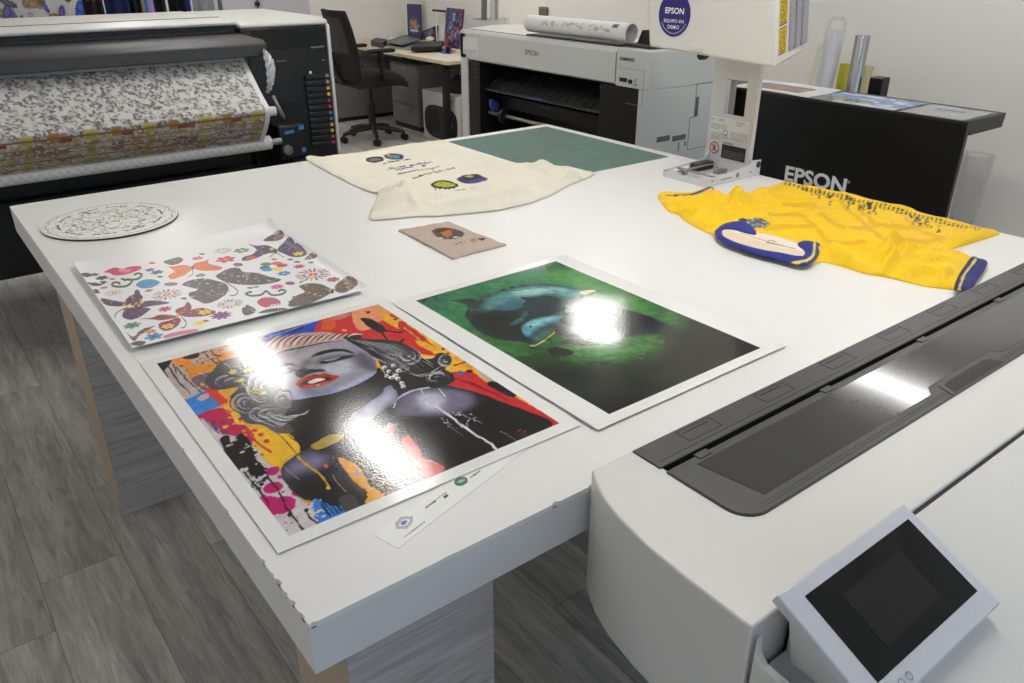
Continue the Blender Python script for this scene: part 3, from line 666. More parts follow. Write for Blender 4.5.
A.warp(4.0, 16, 301); A.img = A.img*(1 + ((fbm(A.S*50, A.T*60, 77, 2)-.5)*.16))[..., None]
q = random.Random(44)
for k in range(60):   # loose strands, right side of the head
    t = q.random(); x_ = 356 + 62*t + q.uniform(-6, 6); y_ = 343 + 14*t + q.uniform(-3, 16)
    if A.region([(344,338),(402,343),(424,358),(452,360),(448,386),(402,390),(384,374),(362,350)])[int(np.clip(A.mpoint(x_, y_)[1], 0, A.ny)), int(np.clip(A.mpoint(x_, y_)[0], 0, A.nx))]:
        A.stroke([(x_, y_), (x_+9, y_+1.5+3*t), (x_+17, y_+6+5*t)], q.uniform(.6, 1.3), q.choice([(150,150,156),(200,200,206),(52,51,55),(96,95,100),(30,29,32)]), True, .6)
for k in range(70):   # and left
    x_ = q.uniform(226, 284); y_ = q.uniform(362, 430)
    mp_q = A.mpoint(x_, y_)
    if A.region([(214,374),(240,357),(262,362),(272,384),(292,404),(292,430),(262,424),(240,404)])[int(np.clip(mp_q[1], 0, A.ny)), int(np.clip(mp_q[0], 0, A.nx))]:
        A.stroke([(x_, y_), (x_+7, y_+3*math.sin(y_*.3)), (x_+14, y_+2.5*math.cos(x_*.2))], q.uniform(.6, 1.3), q.choice([(150,150,156),(206,206,212),(52,51,55),(104,103,108),(30,29,32)]), True, .6)
mgS, mgT = MG/A.w, MG/A.h; ix, iy = int(mgS*A.nx), int(mgT*A.ny)
mk = np.ones(A.S.shape, bool); mk[iy:A.ny-iy+1, ix:A.nx-ix+1] = False; A.img[mk] = (236,236,234)
m_gloss = mat_print('glossy_photo_ink', 0.10, 0.5, 0.12, 0.06, bump=0.16, bscale=200)
wav = lambda S, T, a, sd: a*(fbm(S*2.6 + sd, T*3.4 + sd, 50 + sd, 2) - .5)
tag(A.mesh_sheet('pop_art_poster', m_gloss, lambda S, T: ZP + .0006 + 0*S + .0006, .0006), 'glossy poster of a red-lipped woman among paint splashes', 'poster')

# ------------------------------------------------------------------ dolphin poster
ZD = TZ + .004
org, u, w_, h_ = rect_from([(608.7,413.7), (762.5,347.9), (554.2,262.6), (416.0,300.6)], ZD); n_ = np.array([-u[1], u[0]])
c0 = at(600.7,429,z=ZD)[:2]; c1 = at(788.4,345.2,z=ZD)[:2]
mx_ = .5*(-((c0-org) @ u) + ((c1-org) @ u) - w_); my_ = -.5*((c0-org) @ n_ + (c1-org) @ n_)
MGx, MGy = float(np.clip(mx_, .02, .06)), float(np.clip(my_, .02, .06))
D = Art(org - MGx*u - MGy*n_, u, w_ + 2*MGx, h_ + 2*MGy, .0018, (24,86,54), ZD)
nz = fbm(D.S*3.2, D.T*4, 61); ns = fbm(D.S*5, D.T*26 + 6*D.S, 71)
g = np.zeros(D.img.shape); t_ = np.clip(D.T, 0, 1)
stops = [(0, (26,26,25)), (.28, (34,40,32)), (.42, (42,76,42)), (.60, (54,108,58)), (.82, (44,116,76)), (1.0, (36,92,66))]
for c_ in range(3): g[..., c_] = np.interp(t_, [q[0] for q in stops], [q[1][c_] for q in stops])
D.img = g + ((nz-.5)*60)[..., None]*np.array([.5, 1.1, .4])
D.soft([(540,275),(565,268),(600,282),(640,300),(690,320),(660,318),(620,300),(580,285)], (88,150,64), 18, .8); D.soft([(430,302),(480,285),(540,270),(530,280),(480,292),(450,310)], (40,132,90), 12, .7)
D.soft([(600,290),(640,302),(680,322),(700,330),(670,330),(630,312)], (66,138,60), 14, .7)
D.soft([(690,322),(740,338),(760,350),(700,378),(620,410),(600,405),(640,370),(680,350)], (26,27,24), 16, .95); D.soft([(480,330),(520,350),(600,405),(560,390),(500,350)], (24,60,32), 12, .5)
D.soft([(600,338),(640,332),(668,336),(664,348),(640,360),(600,366),(560,362),(570,346)], (66,136,58), 12, .75); D.soft([(478,334),(500,342),(530,350),(524,358),(500,350)], (60,126,58), 9, .7)
D.img = D.img * (1 + ((ns-.5)*.5*np.clip(1.3 - t_*1.1, 0, 1)))[..., None]
D.soft([(520,372),(600,366),(680,372),(700,380),(610,414),(560,388)], (22,24,22), 10, .6)
# first dolphin, curved round
body = [(595,291),(580,289),(558,285.6),(537,284.6),(512,287.5),(491,294),(479,300.5),(470,309),(466,317),(471.5,325),(482,333.5),(497,339.5),(514,342),(530,343),(528,333),(537,321),(556,314),(575,305),(586,298)]
D.poly([(478,301),(469,299),(450,300.2),(460,303),(467,306),(467,318),(480,312)], (26,40,42)); D.soft(body, (34,58,60), 2); bm_ = D.region(body)
D.soft([(500,293),(530,287),(560,288),(590,292),(570,298),(540,296),(510,303),(486,312),(484,304)], (84,148,152), 7, .95, True, bm_); D.soft([(512,291),(548,287.5),(570,290),(548,293),(520,297)], (156,206,204), 4, .8, True, bm_)
D.soft([(472,316),(490,312),(520,312),(534,320),(524,338),(500,337),(480,330)], (22,24,26), 6, .95, True, bm_); D.soft([(496,310),(510,302),(524,300),(516,310)], (56,106,126), 4, .85, True, bm_); D.soft([(506,326),(520,318),(530,310),(524,322)], (62,122,128), 3, .8, True, bm_)
D.poly([(580,292),(588,290),(595,290.6),(594,292.4),(584,294.6)], (196,190,130)); D.stroke([(534,296),(548,298),(560,306),(566,314)], 2, (26,34,38), True); D.poly([(520,297),(540,301),(556,312),(548,312),(534,306)], (30,44,50), True, .8)
# second dolphin in front, body running right to its tail
b2 = [(521,329),(525,324),(537,318.6),(554,315),(575,312),(600,309),(624,310),(642,314),(658,320),(677,329.5),(692,331.6),(674,335),(668,340),(673.7,348),(665,344.5),(667,335),(640,334),(618,336.5),(590,340),(566,338),(556,334),(546,341),(537,347.4),(528.4,346),(529,341),(524,336)]
D.soft(b2, (44,50,52), 2); b2m = D.region(b2)
D.soft([(521,329),(527,322),(545,317),(566,316),(560,322),(540,328),(530,336),(524,336)], (88,164,178), 4, .95, True, b2m); D.soft([(528,326),(540,320),(556,317.4),(544,323)], (166,214,216), 3, .85, True, b2m); D.soft([(530,340),(540,332),(556,328),(552,334),(538,343)], (70,124,112), 4, .8, True, b2m)
D.soft([(560,318),(600,313),(622,318),(614,332),(580,336),(560,330)], (120,124,124), 7, .7, True, b2m); D.soft([(626,312),(644,317),(652,324),(640,332),(622,332)], (30,30,32), 5, .9, True, b2m); D.poly([(640,314.5),(652,318),(658,325),(648,326),(640,321)], (14,15,26), True, .9)
D.stroke([(529,346),(537,345.6),(547,339),(555,332.4)], 1.6, (190,188,84)); D.stroke([(531,338),(533,334),(535,331)], .9, (20,50,60)); D.ell(531,326.5,1.4,1,(14,24,30))
D.poly([(560,341),(574,340),(598,344),(590,346),(572,345)], (22,28,24)); D.poly([(550,350),(560,348),(574,352),(566,356),(552,355)], (26,34,28))
D.poly([(560,320),(580,312),(596,310),(590,318),(572,326)], (24,30,32), True, .6)
for k in range(16): D.stroke([(560+k*8, 352+k*1.2+(k % 3)*4), (590+k*8, 358+k*1.4+(k % 3)*4), (616+k*7, 356+k*1.3+(k % 3)*3)], .9, [(40,84,40),(16,18,16),(54,100,46)][k % 3], True, .5)
q = random.Random(12)
for k in range(150):
    px_ = q.uniform(520, 740); py_ = 330 + (px_-520)*.12 + q.uniform(-6, 60); l_ = q.uniform(14, 50)
    D.stroke([(px_, py_), (px_ + l_*.5, py_ + l_*.13 + q.uniform(-1, 1)), (px_ + l_, py_ + l_*.20)], q.uniform(.6, 1.6), q.choice([(52,92,50),(30,32,28),(24,24,22),(44,64,42),(58,60,56),(40,78,40)]), True, .35)
for k in range(60):
    px_ = q.uniform(478, 590); py_ = 300 - (px_-478)*.10 + q.uniform(-6, 30); D.stroke([(px_, py_), (px_+8, py_-2), (px_+18, py_-2.5)], q.uniform(.5, 1.0), q.choice([(90,140,144),(30,44,48),(60,100,108),(24,30,32)]), True, .28)
for k in range(70):
    px_ = q.uniform(440, 720); py_ = 262 + abs(px_-556)*.22 + q.uniform(4, 26); D.stroke([(px_, py_), (px_+12, py_+q.uniform(-1,4)), (px_+26, py_+q.uniform(0,6))], q.uniform(.8, 2.4), q.choice([(90,156,70),(40,120,84),(50,104,56),(110,160,80)]), True, .22)
D.warp(3.0, 14, 401); D.img = D.img*(1 + ((fbm(D.S*40, D.T*46, 78, 3)-.5)*.34))[..., None]
ix, iy = int(MGx/D.w*D.nx), int(MGy/D.h*D.ny); mk = np.ones(D.S.shape, bool); mk[iy:D.ny-iy+1, ix:D.nx-ix+1] = False; D.img[mk] = (236,236,234)
tag(D.mesh_sheet('dolphin_poster', m_gloss, lambda S, T: ZD + .0010 + .0005*np.sin(S*8 + 2)*np.sin(T*9 + 1) + .0003*np.sin(T*17 + S*5), .0006), 'glossy poster of two dolphins in green water', 'poster')

# ------------------------------------------------------------------ narrow label strip showing from under the pop-art poster
ZS = TZ + .0008
a = at(373.5,535,z=ZS)[:2]; b_ = at(398,548.5,z=ZS)[:2]; e_ = at(517,457,z=ZS)[:2]
us = (e_ - b_)/np.linalg.norm(e_ - b_); wS = np.linalg.norm(b_ - a); Ls = .62; b0 = b_
S_ = Art(b0, us, Ls, wS, .0012, (236,237,234), ZS)
def sq(px, py, col): S_.ell(px, py, 2, 1, col)
S_.poly([(395,523),(401,516.6),(413,516.4),(413,522),(407,529),(396,528.8)], (172,174,176), False); S_.poly([(399,524),(402.6,519.4),(410,519),(409.6,521.6),(405,526),(399.6,526)], (236,237,234), False); S_.poly([(400.6,523),(403,520.6),(407.4,520.4),(407,522.4),(404,525),(400.8,525)], (62,112,190), False)
for k in range(9):
    c_ = np.array([404,536.4])*(1-k/9) + np.array([425,520.6])*(k/9); S_.poly([c_ + d_ for d_ in ((0,0),(1.9,-1.5),(2.6,-.6),(.7,.9))], (62,66,72) if k < 6 else (64,112,180), False)
for k in range(11):
    c_ = np.array([425,507])*(1-k/11) + np.array([447,491.4])*(k/11); q_ = 1.0 if k < 5 else .6; S_.poly([c_ + np.array(d_)*q_ for d_ in ((0,0),(1.7,-1.3),(2.9,.3),(1.2,1.6))], (40,44,52), False)
S_.poly([(443,497),(447,494),(448.6,495.8),(444.6,498.6)], (40,44,52), False); S_.ell(461,481.4,7,4.4,(48,112,84), -.25); S_.ell(461,481,4.2,1.6,(150,190,170), -.3)
for k in range(6):
    c_ = np.array([470,477])*(1-k/6) + np.array([480,470.4])*(k/6); S_.poly([c_ + d_ for d_ in ((0,0),(1.4,-1.0),(2.0,.2),(.6,1.1))], (70,74,80), False)
tag(S_.mesh_sheet('label_strip', mat_print('satin_ink', 0.3), lambda S, T: ZS + 0*S, .0005), 'narrow white paper strip with small logos under the poster edge', 'paper strip')

# ------------------------------------------------------------------ butterfly print
ZB = TZ + .013
org, u, w_, h_ = rect_from([(133,347), (370,289), (270,226), (72,263)], ZB); n_ = np.array([-u[1], u[0]])
B = Art(org, u, w_, h_, .0016, (234,233,234), ZB)
def mott(pts, col, cols, n, seed, r0=.9, r1=3.2):
    B.poly(pts, col); B.dots(B.region(pts), int(n*1.2), cols, r0, r1, seed)
mc = [(200,70,70),(226,170,50),(70,90,160),(170,90,130),(90,140,90),(220,210,190),(50,46,54)]
pu = (88,52,88)
mott([(101,299),(115,301),(128.6,303.8),(123,306.5),(106.6,305.6)], pu, [(120,80,120),(210,170,70)], 8, 1)
mott([(125,302),(130,296.4),(134,294.6),(135,291),(138.7,290),(140.5,294.6),(143,297.3),(140.5,302),(132,305.6)], pu, [(120,80,120),(214,170,60)], 12, 2)
mott([(132,306.5),(143,302),(156,301),(170,303.4),(150.6,306.5),(139.6,308.3)], pu, [(130,86,130),(200,160,60)], 8, 3); mott([(126.8,308.3),(123,313),(123,317.5),(130.4,320),(139.6,317.5),(145,313.8),(150.6,309),(139.6,308)], pu, [(120,80,130),(150,90,140)], 14, 4)
for k in range(7): B.ell(124+k*3, 305.5-k*.4+(k % 2)*2.4, 1.8, 1, (226,180,60), -.3)
B.warp(.0, 10, 5); B.stroke([(126,308),(118,312),(115,316),(116,318)], .8, (60,56,60))
ma = (134,44,58)
for i, q in enumerate([[(139,319),(151.5,318),(161,315),(174.6,316),(177.7,317.3),(164,320.4),(153,319.6)],[(177.7,318),(181,321),(176,327.3),(167,331),(161,329.6),(158.5,325.8),(161,322.7),(170,320.4)],[(175.4,312),(177.7,309),(184.6,306.5),(186,303.5),(189,302.7),(191.5,306.5),(190,312),(181,315.8)],[(181.5,315.8),(191.5,310.4),(202,308.5),(216,312),(207,315.8),(191.5,317.3)]]): mott(q, ma, [(170,80,90),(110,30,46),(200,120,90)], 10, 10+i)
B.flower(168, 326.4, 6.5, 6, (236,196,70), (190,90,40)); B.flower(205, 312.4, 6.5, 6, (236,196,70), (190,90,40)); B.ell(178,315.8,1.6,2.2,(220,170,60)); B.stroke([(181,317),(186,322),(185,327),(181,328)], .9, (70,60,66))
og = (224,112,52)
for i, q in enumerate([[(163,266.5),(173,266.5),(184,265),(192,268),(188.5,272.7),(182,276.5),(171.5,279.6),(168.5,275.8),(174.6,272),(170,268)],[(193,267.3),(194.6,263.5),(207,260.4),(210,258),(208.5,263.5),(222,267.3),(217.7,270.4),(204,271),(196,269.6)]]): mott(q, og, [(236,150,90),(196,84,40),(200,90,110),(240,190,80)], 16, 20+i)
B.ell(192.6,268,1.5,2.2,(90,60,90)); B.stroke([(192,269),(193,274),(188,277.6)], .8, (150,130,150))
gd = (74,70,74)
for i, q in enumerate([[(182,285),(191.5,280.4),(204,278.8),(216,281),(225.4,284),(228.5,288.8),(225.4,295),(216,301),(205.4,304),(197.7,301),(190.8,298),(189,293.5),(197.7,290.4),(188.5,287.3)],[(216,277),(221,272.7),(228,269),(238,267.6),(244,272),(256,272.7),(269,276.4),(281,279.3),(272,283),(254.4,285),(237,284.4),(225,282)]]): mott(q, gd, mc, 95, 30+i, .8, 3.0)
B.ell(238,264.6,5,1.8,(110,104,92)); B.stroke([(226,283),(237,290),(236,295),(230,296)], .9, (70,66,70)); B.ell(171,284.6,7,1.8,(120,104,108),-.05); B.ell(224,282.6,1.4,1.6,(226,180,60))
bp = (70,58,96)
for i, q in enumerate([[(248.6,244),(256,245.6),(266,245),(273.5,247.8),(275.7,251.5),(266,253.7),(256,258),(244,261),(242.7,257.3),(253,253.7),(256,248.6)],[(277.3,250),(281.7,244),(289,239),(295,244),(292,245.6),(298,245),(307,253.7),(299,256.6),(290.5,256),(283,253)]]): mott(q, bp, [(110,90,140),(226,180,60),(190,80,110),(60,80,130),(40,36,50)], 26, 40+i)
B.ell(275.6,251,1.5,2.6,(50,44,50)); B.flower(298,253.4,5.5,5,(232,210,60),(190,140,40)); B.ell(252,257.4,5,1.6,(206,90,60)); B.ell(271.5,249,2,1.2,(236,200,60)); B.stroke([(275,252),(270,257)], .7, (80,76,84)); B.stroke([(276,252),(284,257)], .7, (80,76,84))
for i, q in enumerate([[(299,286),(309.5,283),(320,283.7),(328.6,287.3),(332,291.7),(324,297),(314,302),(302,305.7),(289,306.4),(290.5,300.5),(298,294.7),(305,291.7)],[(334.4,290),(337.3,283),(347.6,278),(358,284.4),(352,289),(343,293)]]): mott(q, (100,90,84), [(110,140,84),(206,90,60),(226,190,70),(70,110,130),(150,70,110),(60,54,50)], 50, 50+i)
B.ell(332.5,291,1.5,2.4,(44,44,48)); B.ell(290,283,5,1.8,(150,90,90))
mott([(263,240.5),(278,232.4),(284.4,236.8),(278,240.5)], (84,60,72), mc, 22, 60); mott([(304.4,259),(311,254.4),(317.6,258)], (110,86,96), mc, 8, 61)
mott([(125,331),(133,337),(140,331),(147,328),(155,326),(146,331.6),(138,337),(134,341)], (120,100,84), [(90,74,60),(190,160,110),(110,60,70)], 20, 62); B.poly([(130,344),(138,341),(146,342),(140,346)], (100,80,100))
mott([(242,309),(246,306),(248,305),(256,310),(252,314),(244,315)], (70,66,70), mc, 10, 63); mott([(258,313),(268,309),(280,308),(288,309),(272,312)], (70,66,70), mc, 8, 64)
mott([(163.5,261.6),(171,259),(179,257),(183,260),(178,264),(170,265)], (64,74,64), [(110,120,90),(180,170,90),(40,44,40)], 14, 65)
B.poly([(104,272),(114,267.4),(122,268.6),(130,266.6),(140,266),(141,269),(133,272.4),(124,275),(114,275.4),(110,273)], (206,70,120)); B.poly([(118,271),(126,269),(132,270),(126,272.6)], (236,140,160)); B.ell(122,269,3,1,(240,180,110))
B.poly([(136,285),(142,280.6),(152,279.6),(160,282.6),(153,287.6),(142,288.6)], (66,142,186)); B.dots(B.region([(136,285),(142,280.6),(152,279.6),(160,282.6),(153,287.6)]), 26, [(150,196,220),(40,110,160)], .6, 1.4, 66)
for c_ in [[(112,286),(120,287),(128,285.6),(132,281),(128,279.4),(124,281)],[(121,279),(130,280),(138,279),(142,275),(138,273.4),(134,275)],[(112,286),(113,283),(118,282.6),(120,284.6)]]: B.stroke(c_, 2.0, (66,84,66))
for c_ in [[(245,294),(252,296),(262,294.4),(266,291),(272,295),(282,294),(286,291)],[(248,295.6),(247,293),(252,292)],[(286,291),(282,289.6),(278,291.4)]]: B.stroke(c_, 1.9, (60,96,76))
B.poly([(257,302),(262,298),(270,297.4),(277,299),(281,303),(272,304.6),(266,307.4),(260,305.6)], (186,70,96))
for k in range(5): B.ell(267+k*3.2, 307-k*.7, 1.0, .7, (186,90,110))
def burst(x, y, r, cols, n=16, core=(226,120,60)):
    c = B.mpoint(x, y); R = abs(np.linalg.norm(B.mpoint(x+r, y)-c))
    for k in range(n):
        an = 2*pi*k/n
        for q, l in ((.8,.18),(.52,.13)): B.mell((c[0]+q*R*cos(an), c[1]+q*R*sin(an)), l*R, .075*R, cols[k % len(cols)], an)
    for k in range(8): B.mell((c[0]+.2*R*cos(k*pi/4), c[1]+.2*R*sin(k*pi/4)), .13*R, .07*R, core, k*pi/4)
bc = [(206,100,90),(90,110,170),(226,180,80),(150,90,140),(90,140,150)]
burst(167,295,15,bc); burst(313,274,18,bc,18,(220,90,60)); burst(114,293,9,[(206,170,140),(180,190,160),(210,150,150)],12); burst(230,304,13,[(90,130,110),(200,120,140),(230,190,120),(120,120,120)],18,(200,210,200)); burst(223,250.6,9,[(150,150,150),(190,190,180),(130,140,130)],16,(200,200,190)); burst(110,284,1,bc)
for x, y, r_, n, c_, k_ in [(150,270,5,6,(92,92,160),(60,50,90)),(157,272.5,6.5,6,(74,78,90),(50,50,60)),(102,278,6.5,7,(70,66,74),(50,46,50)),(94,275,5,5,(66,74,72),None),(165,309.5,7,7,(200,66,84),(150,40,60)),(132,325.6,8.5,7,(84,150,100),(60,120,80)),(154,336.5,9,6,(74,146,178),(60,100,140)),(151,331.6,5.5,6,(224,130,90),None),(221,315.6,10.5,9,(126,62,120),(60,70,120)),(199.5,323.4,6.5,8,(232,212,90),(226,196,70)),(225.6,259.4,10,6,(206,66,76),(230,150,140)),(197.6,258.2,6,6,(216,90,130),None),(241.6,250.4,8,6,(92,150,84),(230,220,210)),(299,266,6,8,(206,80,100),(170,50,70)),(277,286.6,7,9,(206,90,140),(230,150,180)),(284,273,7,7,(72,130,176),(190,210,220)),(333,279.2,7,7,(176,96,90),(150,110,80)),(104,288,4,7,(200,110,120),None),(200.5,275.6,5.5,5,(120,130,80),(180,170,90)),(149,291,4,4,(150,110,90),None),(290,283,0.1,3,(150,90,90),None)]:
    B.flower(x, y, r_, n, c_, k_)
for x, y, c_ in [(265,267.6,(70,76,150)),(266,264,(84,140,84)),(277,263,(220,110,130)),(282,265,(200,60,76)),(277,268.6,(236,212,70)),(267,269.4,(84,150,196))]: B.ell(x, y, 5.6, 1.8, c_, -.05)
for x, y, c_ in [(152,263,(206,70,90)),(160,277,(90,90,94)),(184,299,(90,90,94)),(202,254,(110,116,110)),(96,291,(70,76,72)),(97,293,(70,70,74)),(290,259,(120,110,120)),(297,261.4,(110,110,140)),(311,262,(120,130,140)),(250,288,(120,120,120)),(256,287,(150,140,90)),(295,297,(110,110,100)),(86,276,(80,80,80)),(95,284,(70,84,78)),(103,282,(70,84,78)),(206,321,(130,70,80)),(274,259,(206,110,90)),(112,279,(190,110,130))]: B.ell(x, y, 3.2, 1.0, c_)
B.poly([(81,275),(88,273.4),(92,276),(86,278)], (72,74,72)); B.poly([(88,283),(98,284),(108,281.6),(100,286),(92,286.4)], (72,84,76)); B.poly([(164,336),(176,332),(196,329),(196,332),(180,335),(166,338)], (206,120,150)); B.poly([(300,283),(305,280),(300,281)], (150,100,100))
white = B.region([(72,263),(272,226),(278,231),(76,272)], False); white[B.T < .75] = 0
def zb(S, T):
    z = ZB + 0*S + .004*np.clip(1 - S/.10, 0, 1)**2*T
    z = z + .010*np.clip((S - .94)/.06, 0, 1)**2 + .016*np.clip((T - .90)/.10, 0, 1)**2*np.clip((S - .55)/.45, 0, 1) + .0015*np.sin(S*5)*np.sin(T*4)
    return z
tag(B.mesh_sheet('butterfly_print', mat_print('film_ink', 0.35, 0.4), zb, .0009), 'curling white sheet printed with coloured butterflies and flowers', 'printed sheet')

# ------------------------------------------------------------------ cotton T-shirt with test prints
m_cot = mat_print('cotton_dye', 0.9, 0.2, bump=0.25, bscale=900)
lo = at(300,140,z=TZ); 
T_ = Art((0.15, 1.0), (1, 0), 2.1, 1.45, .003, (230,225,209), TZ + .008)
T_.img += ((fbm(T_.S*30, T_.T*30, 5) - .5)*8)[..., None]
T_.ell(375,161,9.5,2.8,(62,60,66)); T_.ell(375,161,6,1.4,(130,110,110)); T_.ell(394,158.4,10,3,(58,66,84)); T_.ell(394,158.4,6.5,1.6,(96,140,150)); T_.ell(388,157,2,.9,(200,170,110))
def scribble(x0, y0, x1, y1, h, col, n, seed):
    q = random.Random(seed)
    for k in range(n):
        t = k/n; x = x0+(x1-x0)*t; y = y0+(y1-y0)*t
        T_.stroke([(x, y), (x+(x1-x0)/n*.5, y-h*q.uniform(.3,1)), (x+(x1-x0)/n*.9, y)], .8, col)
scribble(384,165.6,411,160.4,1.8,(70,72,84),9,1); scribble(388,172,406,168,1.6,(90,90,104),7,2); scribble(396,172.6,414,168.6,2.4,(64,72,104),7,3); scribble(398,176,418,172,1.8,(90,90,100),7,4); scribble(410,168,432,163.4,2.2,(84,92,130),8,5); scribble(418,173,441,167.6,1.6,(200,120,80),8,6); T_.ell(433,170.6,1.6,.6,(200,70,50)); T_.ell(424,167.4,2.4,.9,(54,60,110)); scribble(412,180,430,175.6,2,(52,52,58),6,7); scribble(430,176,455,170.6,2.2,(110,110,116),9,8)
T_.ell(444.6,186.4,13.5,4.2,(44,48,44)); T_.ell(444.6,186.2,10.5,2.8,(178,176,64)); T_.dots(T_.region([(434,186),(444,183),(456,186),(446,189)]), 12, [(70,80,50),(210,200,90)], .6, 1.4, 3)
for k in range(5): T_.stroke([(436+k*4.4, 189), (435.6+k*4.4, 191.6-k*.1)], 1.2, (60,64,56))
T_.poly([(456,181.4),(463,177),(477,175.6),(483,178.6),(488.6,181),(480,184.4),(466,184.6)], (70,66,104), False); T_.poly([(461,179),(477,176.4),(481,179),(472,182)], (58,62,58), False); T_.ell(469,178.6,4.5,1,(186,180,96)); T_.poly([(466,182.6),(484,180.2),(487,181.4),(474,184.4)], (92,74,150), False)
scribble(455,192.6,466,190.6,1.2,(150,146,140),5,9); T_.ell(475,188.6,3.4,1.4,(196,186,160)); T_.ell(475,188.6,2.6,1,(234,226,206))
tout = [(307,160),(310,156),(325,158.2),(342,155.6),(358,153.6),(378,150),(397.6,146.6),(420,144),(440.6,141.2),(447,142.6),(458,147.2),(472.7,153.2),(498,159.4),(522,164.8),(531,164.2),(538,165),(545,163.4),(553.6,166),(572,169),(592,172.6),(593.6,175.4),(578,181.4),(567.7,185.6),(550,195.6),(538,200),(529,203.4),(512,207),(499,210),(472.7,213),(450,215),(437.6,216.4),(420,216.4),(409,217.2),(390,219),(372,220.2),(369.6,217.6),(372,208),(376.4,199),(377,193.6),(367,191.2),(348.4,182.6),(328,172)]
rz = [ridge([(376,195),(392,197),(404,196),(401,204),(388,209),(372,214)], TZ, .022, .022), ridge([(401,197),(408,203),(420,212)], TZ, .012, .014), ridge([(372,217),(390,211),(402,204)], TZ, .018, .016), ridge([(318,158),(360,158),(420,146)], TZ, .004, .03),
      ridge([(524,166),(532,170),(545,176),(560,184)], TZ, .010, .02), ridge([(536,165),(548,171),(560,174)], TZ, .012, .018), ridge([(430,214),(470,207),(510,200)], TZ, .010, .025), ridge([(440,212),(500,203),(560,186)], TZ, .009, .02), ridge([(500,208),(520,199),(540,196)], TZ, .012, .018), ridge([(566,184),(574,180),(580,181)], TZ, .018, .014), ridge([(405,190),(412,203),(440,210)], TZ, .006, .02), ridge([(560,170),(575,174),(588,175)], TZ, .006, .02)]
def hT(x, y, d):
    return 1.8*sum(r_(x, y) for r_ in rz) + .005*(1 - np.abs(2*fbm(x*6 + 4 - y*2, y*6 + x*2 + 9, 151, 3) - 1))**4*np.clip(d/.04, 0, 1) + .010*(fbm(x*6 + 3, y*6 + 9, 81, 3) - .35)*np.clip(d/.05, 0, 1) + .006*(fbm(x*22, y*16, 85, 2) - .45)*np.clip(1 - d/.12, 0, 1)*np.clip(d/.01, 0, 1)
ts = cloth('cotton_shirt', tout, TZ + .0025, .0065, hT, T_, m_cot, H=.007, r=.010)
tag(ts, 'cream cotton shirt laid flat with small test prints', 'shirt')

# ------------------------------------------------------------------ swatch and cutting mat
W_ = Art((.55, 1.0), (1, 0), .8, .6, .0022, (186,169,157), TZ + .004)
W_.img += ((fbm(W_.S*60, W_.T*90, 15) - .5)*14)[..., None]
W_.poly([(432,231.6),(439,228.6),(450,228.6),(460,231),(464.6,235),(459,238.6),(449,240),(438,238)], (92,88,78)); W_.dots(W_.region([(432,231.6),(445,228.6),(464,235),(449,240)]), 40, [(70,90,70),(90,60,56),(44,44,42),(120,100,80)], .6, 1.8, 91)
W_.poly([(441,233),(447,230.6),(452,232),(451,236),(447,238)], (188,112,74)); W_.poly([(436,232),(440,229.6),(448,229.4),(446,231.4),(440,233)], (110,56,50)); W_.ell(456,238,3,1,(200,190,180)); W_.ell(441,239,3,.8,(190,186,176))
for k in range(6): W_.stroke([(452+k*2.4, 245.8-k*.4), (453.2+k*2.4, 243.8-k*.4)], .7, (110,98,92))
W_.ell(473.6,241,3.4,1.4,(110,100,92)); W_.ell(473.6,241,2.4,.9,(172,154,142)); W_.ell(482,239.8,3.6,1.3,(64,66,60))
q = random.Random(2)
def frayed(a, b, n):
    return [(a[0]+(b[0]-a[0])*t/n + q.uniform(-.5,.5), a[1]+(b[1]-a[1])*t/n + q.uniform(-.35,.35)) for t in range(n)]
sw = frayed((398,231),(448,222.3),8) + frayed((448,222.3),(506,245.6),9) + frayed((506,245.6),(453,259.6),8) + frayed((453,259.6),(398,231),8)
rs = [ridge([(404,235),(430,249),(452,258)], TZ, .004, .02), ridge([(456,258),(480,251),(502,246)], TZ, .004, .02)]
tag(cloth('fabric_swatch', sw, TZ, .006, lambda x, y, d: sum(r_(x, y) for r_ in rs) + .002*fbm(x*9, y*9, 7, 2), W_, mat_print('linen_dye', 0.95, 0.15, bump=0.4, bscale=700), H=.003, r=.004), 'beige fabric square with a small bright print', 'fabric swatch')
org, u, w_, h_ = rect_from([(562.7,178.4),(667.5,156.2),(546,126.4),(452,141.2)], TZ + .003)
MT = Art(org, u, w_, h_, .004, (78,108,98), TZ + .003)
MT.img += ((fbm(MT.S*14, MT.T*22, 44) - .5)*16)[..., None]
for k in range(1, 24): MT.img[:, int(MT.nx*k/24)] += 6
for k in range(1, 36): MT.img[int(MT.ny*k/36), :] += 6
q2 = np.random.default_rng(4)
for k in range(26):
    a_ = q2.random(2)*np.array([MT.nx, MT.ny]); MT.mell(a_, q2.uniform(.5, 6), .6, (106,134,124), q2.uniform(0, pi))
tag(MT.mesh_sheet('cutting_mat', mat_print('mat_vinyl', 0.55, 0.35), lambda S, T: TZ + .0028 + 0*S, .0024), 'dark green cutting mat on the far table corner', 'cutting mat')

